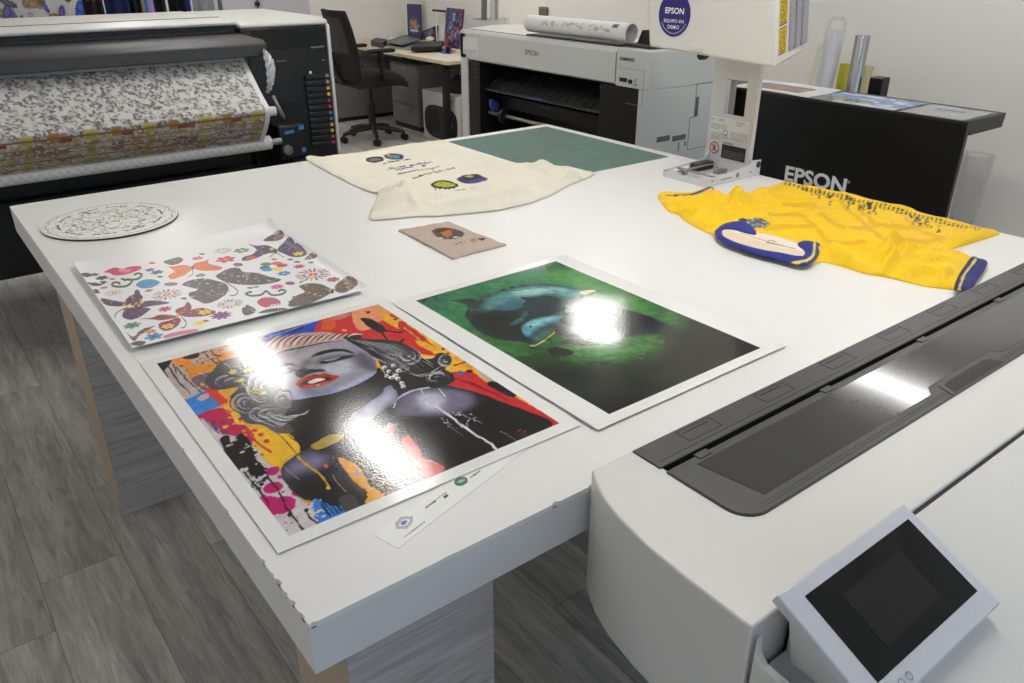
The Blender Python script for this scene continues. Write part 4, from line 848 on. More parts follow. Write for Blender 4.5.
# ------------------------------------------------------------------ yellow football jersey
J = Art((1.1, -.05), (1, 0), 1.5, 1.4, .0030, (245,200,10), TZ + .012)
J.img += ((fbm(J.S*60, J.T*60, 25) - .5)*10)[..., None]
dk = (228,178,8)
jc = lambda cx, cy: (640 + cx/2.667, 160 + cy/2.667)
for c_ in [[(430,152),(500,222)],[(476,148),(520,180),(548,192)],[(330,186),(470,186)],[(528,110),(596,178),(655,226)],[(582,126),(636,180),(770,181)],[(655,226),(805,222)],[(705,158),(756,198),(812,218)],[(380,122),(470,127)],[(556,190),(636,182)],[(340,150),(430,152)],[(500,222),(600,228)]]: J.stroke([jc(*q_) for q_ in c_], 4.0, (226,172,6), False, .8)
q = random.Random(9)
def hem(t): return np.array([786,184.2])*(1-t) + np.array([984,230.4])*t
for k in range(46):
    t = k/46; p_ = hem(t); 
    J.stroke([p_ + (0, .6), p_ + (-1.6, 3.2 + q.uniform(0, 1.2))], 1.7, (38,36,60))
for (x, y) in [(806,190),(852,203),(914,219)]:
    for k in range(26):
        dx = q.uniform(-4, 26); dy = dx*.38 + q.uniform(-3.4, 4.4); J.stroke([(x+dx, y+dy), (x+dx-1.4, y+dy+q.uniform(1.6,3.6))], 1.5, [(38,36,60),(86,70,40),(60,56,56)][k % 3])
CR = [(744,222),(752,219.6),(762,221.6),(769,226),(763,229),(752,228)]
J.poly(CR, (96,94,104)); J.dots(J.region(CR), 110, [(226,220,200),(50,50,80),(230,226,210)], .5, 1.2, 77); J.poly([(738,221),(742,219),(748,221),(742,223)], (40,44,90))
J.dots(J.region([(905,252),(930,246),(962,252),(950,262),(915,262)]), 260, [(226,170,8)], .6, .9, 78)
jout = [(657.5,196),(664,193),(678,194),(690,193.6),(702,189.6),(710.4,188.6),(717,192.6),(723.6,198),(729,193.6),(735,192.6),(741,196.4),(746,198.4),(758,193.6),(772,187.6),(786,183.4),(820,190.6),(864,201),(910,212),(955,223),(996,233.4),(994,236.4),(972,243.4),(950,251.2),(962,254.6),(976,259.6),(986.6,263),(986,268),(979,278),(972,288),(966,291.4),(950,290),(932,288),(916,285),(900,281),(886,277.4),(878,276.4),(864,274),(848,268.8),(832,264.4),(822,262.8),(806,264.8),(780,259.4),(750,251.6),(726,243.4),(715.4,236),(706,232.6),(694,226.6),(684,220.4),(678,215),(669,212),(662,204)]
rj = [ridge([(716,195),(722,204),(736,212),(752,216)], TZ, .010, .016), ridge([(733,194),(738,204),(728,215)], TZ, .022, .014), ridge([(746,200),(738,210),(716,222),(700,226)], TZ, .012, .016), ridge([(664,205),(684,210),(704,206),(712,196)], TZ, .012, .02), ridge([(676,214),(692,218),(706,217)], TZ, .010, .014), ridge([(690,222),(702,220),(716,222)], TZ, .010, .012),
      ridge([(770,190),(748,204),(742,214)], TZ, .010, .018), ridge([(880,276),(890,266),(886,258),(896,250)], TZ, .024, .014), ridge([(870,272),(878,262),(892,252),(912,247)], TZ, .012, .018), ridge([(900,280),(930,276),(955,282)], TZ, .010, .02), ridge([(896,268),(905,258),(920,252)], TZ, .012, .014), ridge([(905,270),(930,264),(960,268)], TZ, .008, .02), ridge([(940,286),(946,276),(944,270)], TZ, .012, .012), ridge([(826,246),(832,258),(850,266),(872,272)], TZ, .010, .018), ridge([(820,250),(850,258),(880,262)], TZ, .007, .016), ridge([(846,268),(860,258),(884,256)], TZ, .006, .012), ridge([(952,250),(975,242),(994,234)], TZ, .008, .016), ridge([(800,190),(860,204),(940,224)], TZ, .004, .03)]
NK = np.array([at(*p_, z=TZ)[:2] for p_ in [(716,232),(724,226),(740,225),(752,230),(764,236),(784,242),(800,244),(812,246),(726,240),(750,248),(780,255),(806,262),(760,240),(780,247),(736,232),(672,195),(684,196),(696,194),(708,190),(976,264),(970,274),(964,284),(980,270),(740,238),(766,246),(796,254)]])
def flat_near(x, y):
    dd = np.full(len(x), 9.0)
    for p_ in NK: dd = np.minimum(dd, np.hypot(x-p_[0], y-p_[1]))
    return np.clip((dd - .035)/.05, 0, 1)
def hJ(x, y, d): return flat_near(x, y)*hJ0(x, y, d)
def hJ0(x, y, d): return 1.8*sum(r_(x, y) for r_ in rj) + .010*(1 - np.abs(2*fbm(x*7 + 4 + y*2, y*7 - x*2 + 9, 131, 3) - 1))**4*np.clip(d/.04, 0, 1) + .016*(fbm(x*6 + 1, y*6 + 2, 92, 3) - .42)*np.clip(d/.05, 0, 1) + .004*(fbm(x*20 + 8, y*20, 95, 2) - .5)*np.clip(d/.03, 0, 1)
m_pol = mat_print('polyester_dye', 0.55, 0.35, bump=0.12, bscale=900)
jt = thing('football_jersey', 'yellow jersey with navy collar laid on the table', 'jersey', (*at(840,230,z=TZ)[:2], TZ))
cloth('body', jout, TZ, .0055, hJ, J, m_pol, jt, H=.013, r=.014)
CI = Art((1.1, -.05), (1, 0), 1.5, 1.4, .004, (226,206,182), TZ + .016)
CI.poly([(730,231),(760,233),(800,246),(806,252),(770,246)], (232,222,206)); CI.stroke([(766,243),(778,246)], 1, (60,56,60)); CI.stroke([(768,241),(776,242.6)], .8, (150,90,80)); CI.stroke([(740,234),(780,246),(796,250)], 1.2, (206,170,140))
cloth('neck_lining', [(721,232),(728,229.6),(745,232),(764,234),(785,239),(800,245),(806,253),(803,257.4),(780,254.6),(752,249),(729,241)], TZ + .015, .005, lambda x, y, d: 0*x, CI, m_pol, jt, H=.002, r=.004)
CB = Art((1.1, -.05), (1, 0), 1.5, 1.4, .003, (34,44,132), TZ + .018)
CB.stroke([(792,263.4),(806,261.6),(813,255.4),(814.6,243)], 2.2, (222,200,90)); CB.poly([(800,268),(816,266),(824,256),(822,243),(818.6,244),(818,256),(812,263),(798,266)], (28,30,66))
rc = [ridge([(716,233),(732,242),(780,255),(808,260)], TZ + .015, .006, .012)]
cloth('collar', [(714.6,232.4),(717.6,228.6),(723,224.8),(732,222.4),(744,222.6),(752,226.6),(756,232),(756.4,236.4),(746,235.2),(734,231.6),(725,231),(722,233),(725,238.4),(738,244.4),(760,250.6),(782,255),(799,257.6),(804,253),(797,247.4),(797,244),(803,241.6),(812,242.4),(819.4,244.4),(819.6,252),(815.4,260),(808,265),(800,265.6),(780,260.4),(750,252.6),(727,244.4),(717.6,238.6)], TZ + .015, .0035, lambda x, y, d: rc[0](x, y)*np.clip(d/.01, 0, 1), CB, m_pol, jt, H=.006, r=.007)
CF = Art((1.1, -.05), (1, 0), 1.5, 1.4, .003, (32,36,88), TZ + .02)
CF.stroke([(672,197.0),(690,196.6),(703,192.4),(713,188)], 1.5, (220,206,150)); CF.poly([(655,194),(667,191),(674,196),(664,199)], (206,160,20))
cloth('cuff', [(665,195.2),(678,195.6),(690,194.8),(701,190.8),(709,187.6),(714,189.4),(706,193.4),(692,198),(678,198.2)], TZ + .014, .0032, lambda x, y, d: 0*x, CF, m_pol, jt, H=.006, r=.006)
CG = Art((1.1, -.05), (1, 0), 1.5, 1.4, .003, (36,44,120), TZ + .02)
CG.stroke([(973,260),(965,269),(958,279),(953.6,292)], 3.6, (28,34,70)); CG.stroke([(976.4,260),(969,269),(962,280),(958.6,292)], 2.2, (220,200,110)); CG.stroke([(979.4,261),(972,270),(965,281),(962.6,292)], 1.9, (28,34,70))
cloth('cuff', [(971.6,258.4),(979,260.8),(986.6,263),(985.6,268),(979,278),(972,288),(966,291),(960,290.6),(954,289.8),(957,279),(963,269)], TZ + .013, .0032, lambda x, y, d: .004*fbm(x*25, y*25, 3, 2), CG, m_pol, jt, H=.008, r=.008)

# ------------------------------------------------------------------ mounting stand with projector
m_wm = mat('white_painted_steel', (212,212,212), 0.4, var=0.03); m_gs = mat('grey_steel', (150,150,150), 0.35, 0.6); m_dk = mat('dark_plastic', (46,46,46), 0.45); m_lbl = mat('label_white', (226,226,224), 0.5); m_blk = mat('black_ink', (26,26,28), 0.5); m_mid = mat('grey_ink', (140,140,142), 0.5); m_red = mat('red_ink', (190,40,40), 0.5)
XC = 2.385
st = thing('projector_stand', 'white steel mounting stand with slotted base and label covered column', 'stand', (2.28, 1.22, TZ))
bp_ = MB(); bp_.box(2.13, 2.44, 1.12, 1.332, TZ + .0005, TZ + .004)
bp_.box(2.121, 2.124, 1.12, 1.332, TZ + .0005, TZ + .024); bp_.box(2.12, 2.124, 1.12, 1.15, TZ + .024, TZ + .034); bp_.box(2.12, 2.124, 1.27, 1.30, TZ + .024, TZ + .036)
obj('base_plate', bp_, m_wm, st)
for y0 in (1.116, 1.332):
    pr_ = [(2.122, TZ+.0005), (2.44, TZ+.0005), (2.44, TZ+.062), (2.385, TZ+.066), (2.36, TZ+.048), (2.18, TZ+.034), (2.122, TZ+.034)]
    if y0 > 1.2:
        ra = MB(); ra.prism([(2.122, TZ+.0005), (2.44, TZ+.0005), (2.44, TZ+.012), (2.122, TZ+.012)], 'x' if 0 else 'y', y0, y0+.004)
        ra.prism([(2.122, TZ+.026), (2.36, TZ+.040), (2.385, TZ+.066), (2.44, TZ+.062), (2.44, TZ+.012), (2.40, TZ+.012), (2.36, TZ+.030), (2.14, TZ+.020), (2.122, TZ+.012)][::-1], 'y', y0, y0+.004); ra.box(2.122, 2.14, y0, y0+.004, TZ+.010, TZ+.026); ra.box(2.27, 2.285, y0, y0+.004, TZ+.010, TZ+.030)
    else: ra = MB().prism(pr_, 'y', y0, y0+.004)
    sr = obj('side_rail', ra, m_wm, st)
    if y0 < 1.2:
        obj('slot', MB().box(2.20, 2.27, y0-.0006, y0, TZ+.016, TZ+.021), m_gs, sr)
        for xx, rr in ((2.30, .010), (2.425, .013), (2.38, .004), (2.15, .004)): obj('screw', MB().lathe([(rr, -.006), (rr*.9, -.009), (rr*.5, -.0095)], (xx, y0+.006, TZ+.022 if xx < 2.4 else TZ+.045), 16, axis='y'), m_gs if rr < .012 else m_dk, sr)
obj('cross_rod', MB().tube([(2.20, 1.121, TZ+.024), (2.20, 1.331, TZ+.024)], .005, 12), m_gs, st)
obj('cross_rod', MB().tube([(2.15, 1.28, TZ+.028), (2.36, 1.28, TZ+.028)], .004, 12), m_gs, st)
obj('knob', MB().lathe([(.010, -.012), (.012, -.006), (.012, .006), (.007, .012)], (2.16, 1.26, TZ+.026), 16, axis='x'), m_gs, st)
obj('rear_block', MB().box(2.27, 2.37, 1.29, 1.330, TZ+.004, TZ+.034), m_dk, st, bevel=.003); obj('clamp_block', MB().box(2.30, 2.36, 1.21, 1.235, TZ+.004, TZ+.020), m_gs, st, bevel=.003)
cb = MB(); yL, yR = 1.352, 1.134
wa = [at(*q_, x=XC) for q_ in ((726,85),(747,80.7),(744.6,118),(724.6,112.7))]
wy0, wy1 = .5*(wa[1][1]+wa[2][1]), .5*(wa[0][1]+wa[3][1]); wz0, wz1 = .5*(wa[2][2]+wa[3][2]), .5*(wa[0][2]+wa[1][2]) + .01
cb.box(XC, XC+.004, yR, wy0, TZ+.004, 1.60); cb.box(XC, XC+.004, wy1, yL, TZ+.004, 1.60); cb.box(XC, XC+.004, wy0, wy1, TZ+.004, wz0); cb.box(XC, XC+.004, wy0, wy1, wz1, 1.60)
cb.box(XC+.004, XC+.022, yR, yR+.004, TZ+.004, 1.60); cb.box(XC+.004, XC+.022, yL-.004, yL, TZ+.004, 1.60)
colm = obj('column', cb, m_wm, st, bevel=.0015)
obj('cable_duct', MB().box(XC+.006, XC+.018, wy1-.034, wy1-.014, wz0-.02, wz1+.02), m_gs, st)
xl = -EY
lab = quad((XC, yL-.012, TZ+.135), xl, EZ, .19, wz0-TZ-.150, .0005); labo = obj('rating_label', lab, m_lbl, colm)
zt = wz0
def lx(p_, q_): return at(p_, q_, x=XC)
mid = bars(lx(711,138), xl, EZ, .085, .030, 4, .35, .001, 3); obj('fine_print', mid, m_mid, colm); obj('fine_print', bars(lx(730,139.6), xl, EZ, .085, .034, 5, .35, .001, 4), m_mid, colm); obj('fine_print', bars(lx(736,126), xl, EZ, .04, .018, 2, .4, .001, 6), m_mid, colm); mid = merge(bars(lx(711,128), xl, EZ, .08, .024, 4, .35, .001, 5), bars(lx(711,119), xl, EZ, .03, .008, 1, .5, .001, 7), bars(lx(719,121), xl, EZ, .03, .012, 2, .5, .001, 8))
obj('approval_mark', disc(lx(725.6,133), xl, EZ, .012, .009, 24, .001), m_mid, colm)
obj('fine_print', mid, m_mid, colm)
pc = lx(714.4,147.6); obj('warning_ring', merge(disc(pc, xl, EZ, .024, .0195, 32, .001), quad(pc + xl*-.016 + EZ*.013, (xl - EZ)/sqrt(2), (xl + EZ)/sqrt(2), .041, .004, .0012)), m_red, colm)
obj('warning_figure', merge(disc(pc + EZ*.009, xl, EZ, .0035, 0, 12, .0009), MB().add([pc + xl*a + EZ*b + np.array([-.0009, 0, 0]) for a, b in ((-.008,-.012),(-.003,-.012),(0,-.004),(.005,-.012),(.010,-.011),(.004,.002),(.008,.005),(.002,.006),(-.005,.004),(-.009,-.002),(-.004,.000))], [tuple(range(11))])), m_blk, colm)
wl = lx(721,156.4); wr = lx(744.6,162); ww = wl[1]-wr[1]
obj('warning_label', quad((XC, wl[1], .5*(wl[2]+wr[2])-.004), xl, EZ, ww, .055, .001), m_blk, colm)
obj('warning_lines', bars((XC, wl[1]-.006, .5*(wl[2]+wr[2])), xl, EZ, ww-.012, .032, 5, .25, .0014, 9), m_mid, colm)
obj('warning_heading', bars((XC, wl[1]-.004, .5*(wl[2]+wr[2])+.052), xl, EZ, ww*.6, .010, 1, .7, .0012, 10), m_mid, colm)

# the projector itself
m_pj = mat('projector_white', (216,214,208), 0.45, var=0.02); m_fin = mat('projector_grey', (150,150,156), 0.4)
XB = 2.14
Bp = at(774.6,68.7,x=XB); Ap = at(648.4,47.3,x=XB); Bt = at(777.4,0,x=XB); At = at(643,0,x=XB); ZT = 1.80
def ext(p_, q_): return p_ + (q_-p_)*((ZT-p_[2])/(q_[2]-p_[2]))
Bt, At = ext(Bp, Bt), ext(Ap, At)
At[1] = Ap[1] + (Bt[1]-Bp[1])*1.15
dpt = .145; sh = np.array([dpt, -.008, .045]); shA = np.array([dpt, -.01, .045]); top = np.array([dpt, -.008, 0])
pj = thing('projector', 'white projector with round blue sticker held upright on the stand column', 'projector', (XB + .08, .5*(Ap[1]+Bp[1]), Bp[2]))
hx = MB().hexa([Ap, Bp, Bt, At], [Ap + shA, Bp + sh, Bt + top, At + top]); obj('casing', hx, m_pj, pj, bevel=.012, seg=3)
# ribbed end face
nE = np.cross(Bt - Bp, sh); nE /= np.linalg.norm(nE); nE = nE if nE[1] < 0 else -nE
eu = sh/np.linalg.norm(sh); ev = (Bt-Bp)/np.linalg.norm(Bt-Bp)
fin = MB()
for a, b, d_ in ((.062, .088, .005), (.091, .114, .008), (.117, .145, .011)):
    pts = [Bp + sh*(k/dpt) + ev*e for k, e in ((a, .03), (b, .03), (b, .45), (a, .45))]; fin.hexa([p_ - nE*.004 for p_ in pts], [p_ + nE*d_ for p_ in pts])
obj('cooling_fins', fin, m_fin, pj, bevel=.003)
m_yel = mat('yellow_label', (222,186,30), 0.5, var=0.05)
for z0, z1 in ((at_plane(783,57,Bp,nE)[2], at_plane(783,30.5,Bp,nE)[2]), (at_plane(783,28,Bp,nE)[2], at_plane(783,0,Bp,nE)[2] + .02)):
    pts = []
    for e, k in ((z0,.014), (z0,.050), (z1,.050), (z1,.014)):
        p_ = Bp + sh*(k/dpt); p_ = p_ + ev*((e - Bp[2])/ev[2]); pts.append(p_ + nE*.0010)
    lb = obj('warning_sticker', MB().add(pts, [(0,1,2,3)]), m_yel, pj)
    Lq = np.linalg.norm(pts[3]-pts[0]); sb = MB(); rq = random.Random(int(z0*1000))
    for k in range(4):
        e = .006
        while e < Lq - .012:
            l_ = min(rq.uniform(.006, .02), Lq - .010 - e); q0 = pts[0] + (pts[1]-pts[0])*(.2 + .17*k) + ev*e + nE*.0008; w0 = (pts[1]-pts[0])*.07
            sb.add([q0, q0 + w0, q0 + w0 + ev*l_, q0 + ev*l_], [(0,1,2,3)]); e += l_ + .005
    obj('sticker_text', sb, m_blk, lb)
    obj('sticker_border', merge(*[MB().add([pts[i] + nE*.0004, pts[(i+1) % 4] + nE*.0004, pts[(i+1) % 4]*.93 + .07*sum(pts)/4 + nE*.0004, pts[i]*.93 + .07*sum(pts)/4 + nE*.0004], [(0,1,2,3)]) for i in range(4)]), m_blk, lb)
m_blu = mat('blue_sticker', (44,40,112), 0.4); sc = at(674.6,14.4,x=XB)
skr = obj('sticker', disc(sc, xl, EZ, .077, 0, 48, .0012), m_blu, pj, label='round blue sticker')
m_wi = mat('white_ink', (248,248,248), 0.5)
lt = merge(lettering('EPSON', sc + xl*-.045 + EZ*.002, xl, EZ, .021, .090, .015, .0018), lettering('EQUIPO EN', sc + xl*-.048 + EZ*-.030, xl, EZ, .013, .096, .01, .0018), lettering('DEMO', sc + xl*-.028 + EZ*-.050, xl, EZ, .013, .056, .01, .0018))
arc = MB(); nA = 24
for k in range(nA):
    a0, a1 = pi*1.15 + k*pi*.7/nA, pi*1.15 + (k+1)*pi*.7/nA
    arc.add([sc + (xl*cos(a) + EZ*sin(a))*r_ + np.array([-.0018,0,0]) for a, r_ in ((a0,.066),(a1,.066),(a1,.0645),(a0,.0645))], [(0,1,2,3)])
obj('sticker_lettering', lt, m_wi, skr); obj('sticker_arc', arc, m_wi, skr)
vt = at(697,50,x=XB); obj('latch', MB().box(XB-.003, XB+.004, vt[1]+.012, vt[1]+.034, vt[2]-.002, vt[2]+.016).box(XB-.003, XB+.004, vt[1]-.034, vt[1]+.010, vt[2]-.006, vt[2]+.012), m_pj, pj, bevel=.002)
obj('focus_knob', MB().lathe([(.016, -.02), (.018, 0), (.014, .014)], at(704,55,x=XB+.07), 20, axis='x'), m_dk, pj)
obj('mount_plate', MB().box(XB+dpt-.01, XC, 1.16, 1.30, 1.44, 1.60), m_wm, pj)

# ================================================================== printer in the foreground
m_pw = mat('printer_white', (218,217,213), 0.38, var=0.015, bump=0.06, scale=900); m_pg = mat('printer_grey_panel', (205,207,214), 0.4)
m_lid = mat('dark_grey_plastic', (74,74,75), 0.38, var=0.06, bump=0.1, scale=600); m_win = mat('smoked_window', (66,66,68), 0.10, var=0.05, spec=0.6, coat=0.3); m_blkp = mat('black_plastic', (17,17,19), 0.42, var=0.1)
m_gl = mat('black_screen_glass', (9,9,10), 0.08, spec=0.6)
PX1, ZPt = 2.28, .92
fp = thing('desktop_plotter', 'white wide format printer in front of the table with grey lid and tilted screen', 'printer', (1.3, -.35, 0))
lc = [(.497,-.008),(.480,-.035),(.462,-.07),(.446,-.12),(.433,-.19),(.427,-.27),(.425,-.36),(.425,-.381)]
pl = lc + [(PX1,-.381),(PX1,-.008)]
sh_ = MB().prism(pl, 'z', .675, ZPt)
obj('casing', sh_, m_pw, fp, bevel=.0035, seg=3)
f2 = MB(); f2.prism([(-.387,.675),(-.387,ZPt-.003),(-.43,ZPt-.016),(-.62,ZPt-.098),(-.70,ZPt-.135),(-.72,.675)], 'x', .505, PX1); obj('front_cover', f2, m_pw, fp, bevel=.004)
obj('cover_seam', MB().box(.51, PX1-.005, -.388, -.380, .70, ZPt-.006), m_blkp, fp)
pk = MB(); pk.prism([(-.388,.675),(-.388,.835),(-.42,.828),(-.70,.77),(-.72,.675)], 'x', .438, .505); obj('pocket_floor', pk, m_pw, fp)
sw_ = MB().prism([(-.388,.675),(-.388,.905),(-.392,.880),(-.402,.868),(-.44,.864),(-.70,.838),(-.72,.675)], 'x', .427, .440); obj('pocket_side', sw_, m_pw, fp, bevel=.003)
# control panel
TLp = at(776.2,595,z=.96); TRp = at(905.3,503.6,z=.96); x0, x1 = TLp[0], TRp[0]
yT, zT = .5*(TLp[1]+TRp[1]), .96; vd = np.array([0, -.900, -.435]); vd /= np.linalg.norm(vd); nd = np.array([0, vd[2], -vd[1]]); nd = nd if nd[2] > 0 else -nd
BRp = at_plane(1001.4,603,(x1,yT,zT),nd); Lp = float((BRp - np.array([x1,yT,zT])) @ vd)
o_ = np.array([x0, yT, zT]); W = x1-x0
cp = [o_, o_ + EX*W, o_ + EX*W + vd*Lp, o_ + vd*Lp]
pn = obj('control_panel', MB().hexa([p_ - nd*.016 for p_ in cp], cp), m_pg, fp, bevel=.003, seg=3)
sc_ = [at_plane(*q_, o_, nd) for q_ in ((805,596.5),(907.6,519),(977.6,591),(877.6,683))]
sx0, sx1 = .5*(sc_[0][0]+sc_[3][0]), .5*(sc_[1][0]+sc_[2][0]); sv = [float((p_-o_) @ vd) for p_ in sc_]; sv0, sv1 = .5*(sv[0]+sv[1]), .5*(sv[2]+sv[3])
P_ = lambda x, v, d: np.array([x, o_[1], o_[2]]) + vd*v + nd*d
obj('screen', MB().hexa([P_(x, v, -.001) for x, v in ((sx0,sv0),(sx1,sv0),(sx1,sv1),(sx0,sv1))], [P_(x, v, .0006) for x, v in ((sx0,sv0),(sx1,sv0),(sx1,sv1),(sx0,sv1))]), m_gl, pn)
obj('display_area', MB().add([P_(sx0 + (sx1-sx0)*a, sv0 + (sv1-sv0)*b, .0009) for a, b in ((.2,.2),(.76,.2),(.76,.82),(.2,.82))], [(0,3,2,1)]), mat('idle_display', (30,28,30), 0.12, spec=.6), pn)
bt = MB(); c_ = at_plane(909,676,o_,nd); e1, e2 = EX, -vd
for dx in (0, -.017): 
    q_ = disc(c_ + EX*dx, e1, e2, .0055, .0042, 24, .0006); bt = merge(bt, q_)
obj('power_button', merge(bt, quad(c_ + EX*-.0005 + e2*.0005, e1, e2, .0012, .0045, .0008)), m_mid, pn)
hs = MB().hexa([P_(x0+.012, .02, -.016), P_(x1-.012, .02, -.016), P_(x1-.012, Lp-.004, -.016), P_(x0+.012, Lp-.004, -.016)], [np.array([x0+.02, -.41, .85]), np.array([x1-.02, -.41, .85]), np.array([x1-.02, -.535, .845]), np.array([x0+.02, -.535, .845])])
obj('panel_housing', hs, m_pw, fp, bevel=.004)
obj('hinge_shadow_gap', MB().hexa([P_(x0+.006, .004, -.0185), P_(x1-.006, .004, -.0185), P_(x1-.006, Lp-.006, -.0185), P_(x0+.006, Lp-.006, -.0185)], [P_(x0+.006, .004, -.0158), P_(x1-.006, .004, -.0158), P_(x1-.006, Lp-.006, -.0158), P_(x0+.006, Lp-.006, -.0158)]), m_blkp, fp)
# lid: rear strip, slot, hinged cover with smoked window and handle notch
LX0, LX1 = .586, 2.16
yS = at(666,470.5,z=ZPt)[1]; yF = .5*(at(753,520,z=ZPt)[1] + at(1024,355,z=ZPt)[1])
rs_ = MB().box(LX0, LX1, yS+.008, -.011, ZPt-.01, ZPt+.003); rst = obj('rear_guide', rs_, m_lid, fp, bevel=.002)
gv = MB()
for k in range(7):
    xx = LX0 + .10 + k*.215
    for a, b, c2, d2 in ((xx, xx+.085, -.020, -.0185), (xx, xx+.085, -.052, -.0505), (xx, xx+.0016, -.052, -.0185), (xx+.085, xx+.0866, -.052, -.0185), (xx+.01, xx+.075, -.029, -.026)): gv.box(a, b, c2, d2, ZPt+.0028, ZPt+.0034)
gv.box(LX0+.01, LX1-.01, yS+.020, yS+.0212, ZPt+.0028, ZPt+.0034)
obj('guide_lines', gv, m_blkp, rst)
obj('slot', MB().box(LX0+.006, LX1, yS-.0065, yS+.0085, ZPt-.012, ZPt+.0012), mat('slot_black', (6,6,6), .95, spec=.05), fp)
rad = .045; arcp = [(LX0 + rad - rad*sin(a), yF + rad - rad*cos(a)) for a in np.linspace(0, pi/2, 9)]
cover = [(LX1, yF)] + arcp + [(LX0, yS-.0045), (LX1, yS-.0045)]
cv = obj('lid', MB().prism(cover, 'z', ZPt-.01, ZPt+.004), m_lid, fp, bevel=.003, label='smoked grey front lid')
nx0, nx1 = at(950,393,z=ZPt)[0], at(1003,364,z=ZPt)[0]; nyt = at(958,377,z=ZPt)[1]
wi = [(LX0+.055, yS-.022), (LX1-.03, yS-.022), (LX1-.03, yF+.028), (nx1+.05, yF+.028), (nx1+.03, nyt+.012), (nx0-.02, nyt+.012), (nx0-.045, yF+.028), (LX0+.075, yF+.028)]
obj('window', MB().prism(wi, 'z', ZPt+.0036, ZPt+.0048), m_win, cv)
nt = [(nx0, yF+.004), (nx0+.012, nyt-.004), (nx0+.03, nyt), (nx1-.03, nyt), (nx1-.01, nyt-.006), (nx1, yF+.004)]
obj('handle_rim', MB().prism([(nx0-.014, yF+.0015), (nx0+.0, nyt+.002), (nx0+.026, nyt+.008), (nx1-.026, nyt+.008), (nx1+.002, nyt), (nx1+.014, yF+.0015)], 'z', ZPt+.004, ZPt+.0054), m_lid, cv)
obj('handle_recess', MB().prism(nt, 'z', ZPt+.0050, ZPt+.0058), m_blkp, cv)
gr = MB()
for d_ in (.010, .016): gr.box(LX0+.05, LX1-.02, yF+d_, yF+d_+.0012, ZPt+.0038, ZPt+.0044)
obj('lid_groove', gr, mat('lid_groove', (50,50,51), .5), cv)
for k in range(5): obj('hinge', MB().box(LX0+.07+k*.36, LX0+.10+k*.36, yS-.016, yS-.002, ZPt+.003, ZPt+.006), m_lid, cv)
for xx in (.80, 2.0):
    s_ = MB(); s_.box(xx-.03, xx+.03, -.40, -.28, .05, .675); s_.box(xx-.035, xx+.035, -.66, -.06, .035, .075); obj('stand_leg', s_, mat('stand_grey', (120,120,122), .5), fp, bevel=.006)
    for yy in (-.62, -.10):
        obj('caster', MB().lathe([(.034,-.012),(.036,0),(.034,.012)], (xx, yy, .036), 20, axis='x'), m_blkp, fp)

# ================================================================== large textile printer at the back left
YF = 3.40; XR = 1.72; XL = -1.0; ZL = 1.355
tpn = thing('textile_printer', 'big black and white roll printer left of the office chair feeding patterned fabric', 'printer', (.4, 3.9, 0))
m_bp = mat('black_gloss_panel', (14,14,16), 0.22, var=0.1); m_hood = mat('hood_grey', (58,58,60), 0.5, var=0.06)
bd = MB(); bd.box(XL, XR-.02, YF+.06, 4.34, .30, ZL-.05); obj('body', bd, m_blkp, tpn, bevel=.01)
tc_ = MB(); tc_.prism([(YF+.005, ZL+.000), (YF+.0, ZL+.016), (YF+.04, ZL+.026), (4.25, ZL+.022), (4.28, ZL-.002), (YF+.05, ZL-.002)], 'x', XL, 1.24); obj('top_cover', tc_, m_pw, tpn, bevel=.006)
obj('cover_line', MB().box(XL, 1.235, 3.62, 3.65, ZL+.0225, ZL+.0262), m_blkp, tpn)
tc2 = MB(); tc2.prism([(YF-.015, ZL-.018), (YF-.015, ZL+.006), (YF+.06, ZL+.020), (4.25, ZL+.020), (4.28, ZL-.018), (YF+.05, ZL-.018)], 'x', 1.246, XR); obj('cabinet_top', tc2, m_pw, tpn, bevel=.012, seg=3)
sd = MB().prism([(YF-.02, .56), (YF-.02, ZL-.02), (YF+.06, ZL+.010), (4.34, ZL+.012), (4.34, .56)], 'x', XR-.012, XR+.006); obj('side_panel', sd, m_pw, tpn, bevel=.006)
cab = MB(); cab.box(1.246, XR-.014, YF-.012, YF+.06, .42, ZL-.0185); cabo = obj('cabinet', cab, m_blkp, tpn, bevel=.006)
up = MB().box(1.30, XR-.02, YF-.018, YF-.010, 1.235, ZL-.03); obj('cabinet_door', up, m_bp, cabo)
obj('lower_door', MB().box(1.27, 1.50, YF-.020, YF-.010, .96, 1.225), mat('satin_black', (24,24,26), .5), cabo, bevel=.003)
obj('nameplate', bars(at(311,48.6,y=YF-.02), EX, EZ, .085, .010, 1, .8, .001, 20), m_mid, cabo)
obj('nameplate', bars(at(322,61,y=YF-.02), EX, EZ, .03, .008, 1, .8, .001, 21), m_mid, cabo); obj('nameplate', bars(at(276,62,y=YF-.02), EX, EZ, .06, .006, 1, .7, .0012, 22), m_mid, cabo)
obj('status_light', disc(at(310.4,72.4,y=YF-.02), EX, EZ, .008, 0, 16, .001), m_wi, cabo)
# ink cartridges
ic = [(150,150,150),(150,150,150),(226,196,40),(226,200,60),(206,60,90),(206,60,90),(60,130,200),(60,130,200),(226,196,60),(220,196,60),(206,70,100),(206,60,90)]
a0 = at(303,76,y=YF-.02); a1 = at(331,76,y=YF-.02); b0_ = at(316,148,y=YF-.02)
for k in range(12):
    z_ = 1.086 - k*.0322; xs_ = 1.555; xe = 1.690
    cc = MB().box(xs_, xe, YF-.030, YF-.011, z_-.013, z_+.010); cg = obj('ink_cartridge', cc, mat('cartridge_black', (30,30,32), .4), tpn, bevel=.004)
    obj('colour_chip', MB().box(xe-.020, xe-.003, YF-.0325, YF-.0299, z_-.009, z_+.007), mat('ink_chip_%d' % (sum(ic[k])), ic[k], .45), cg)
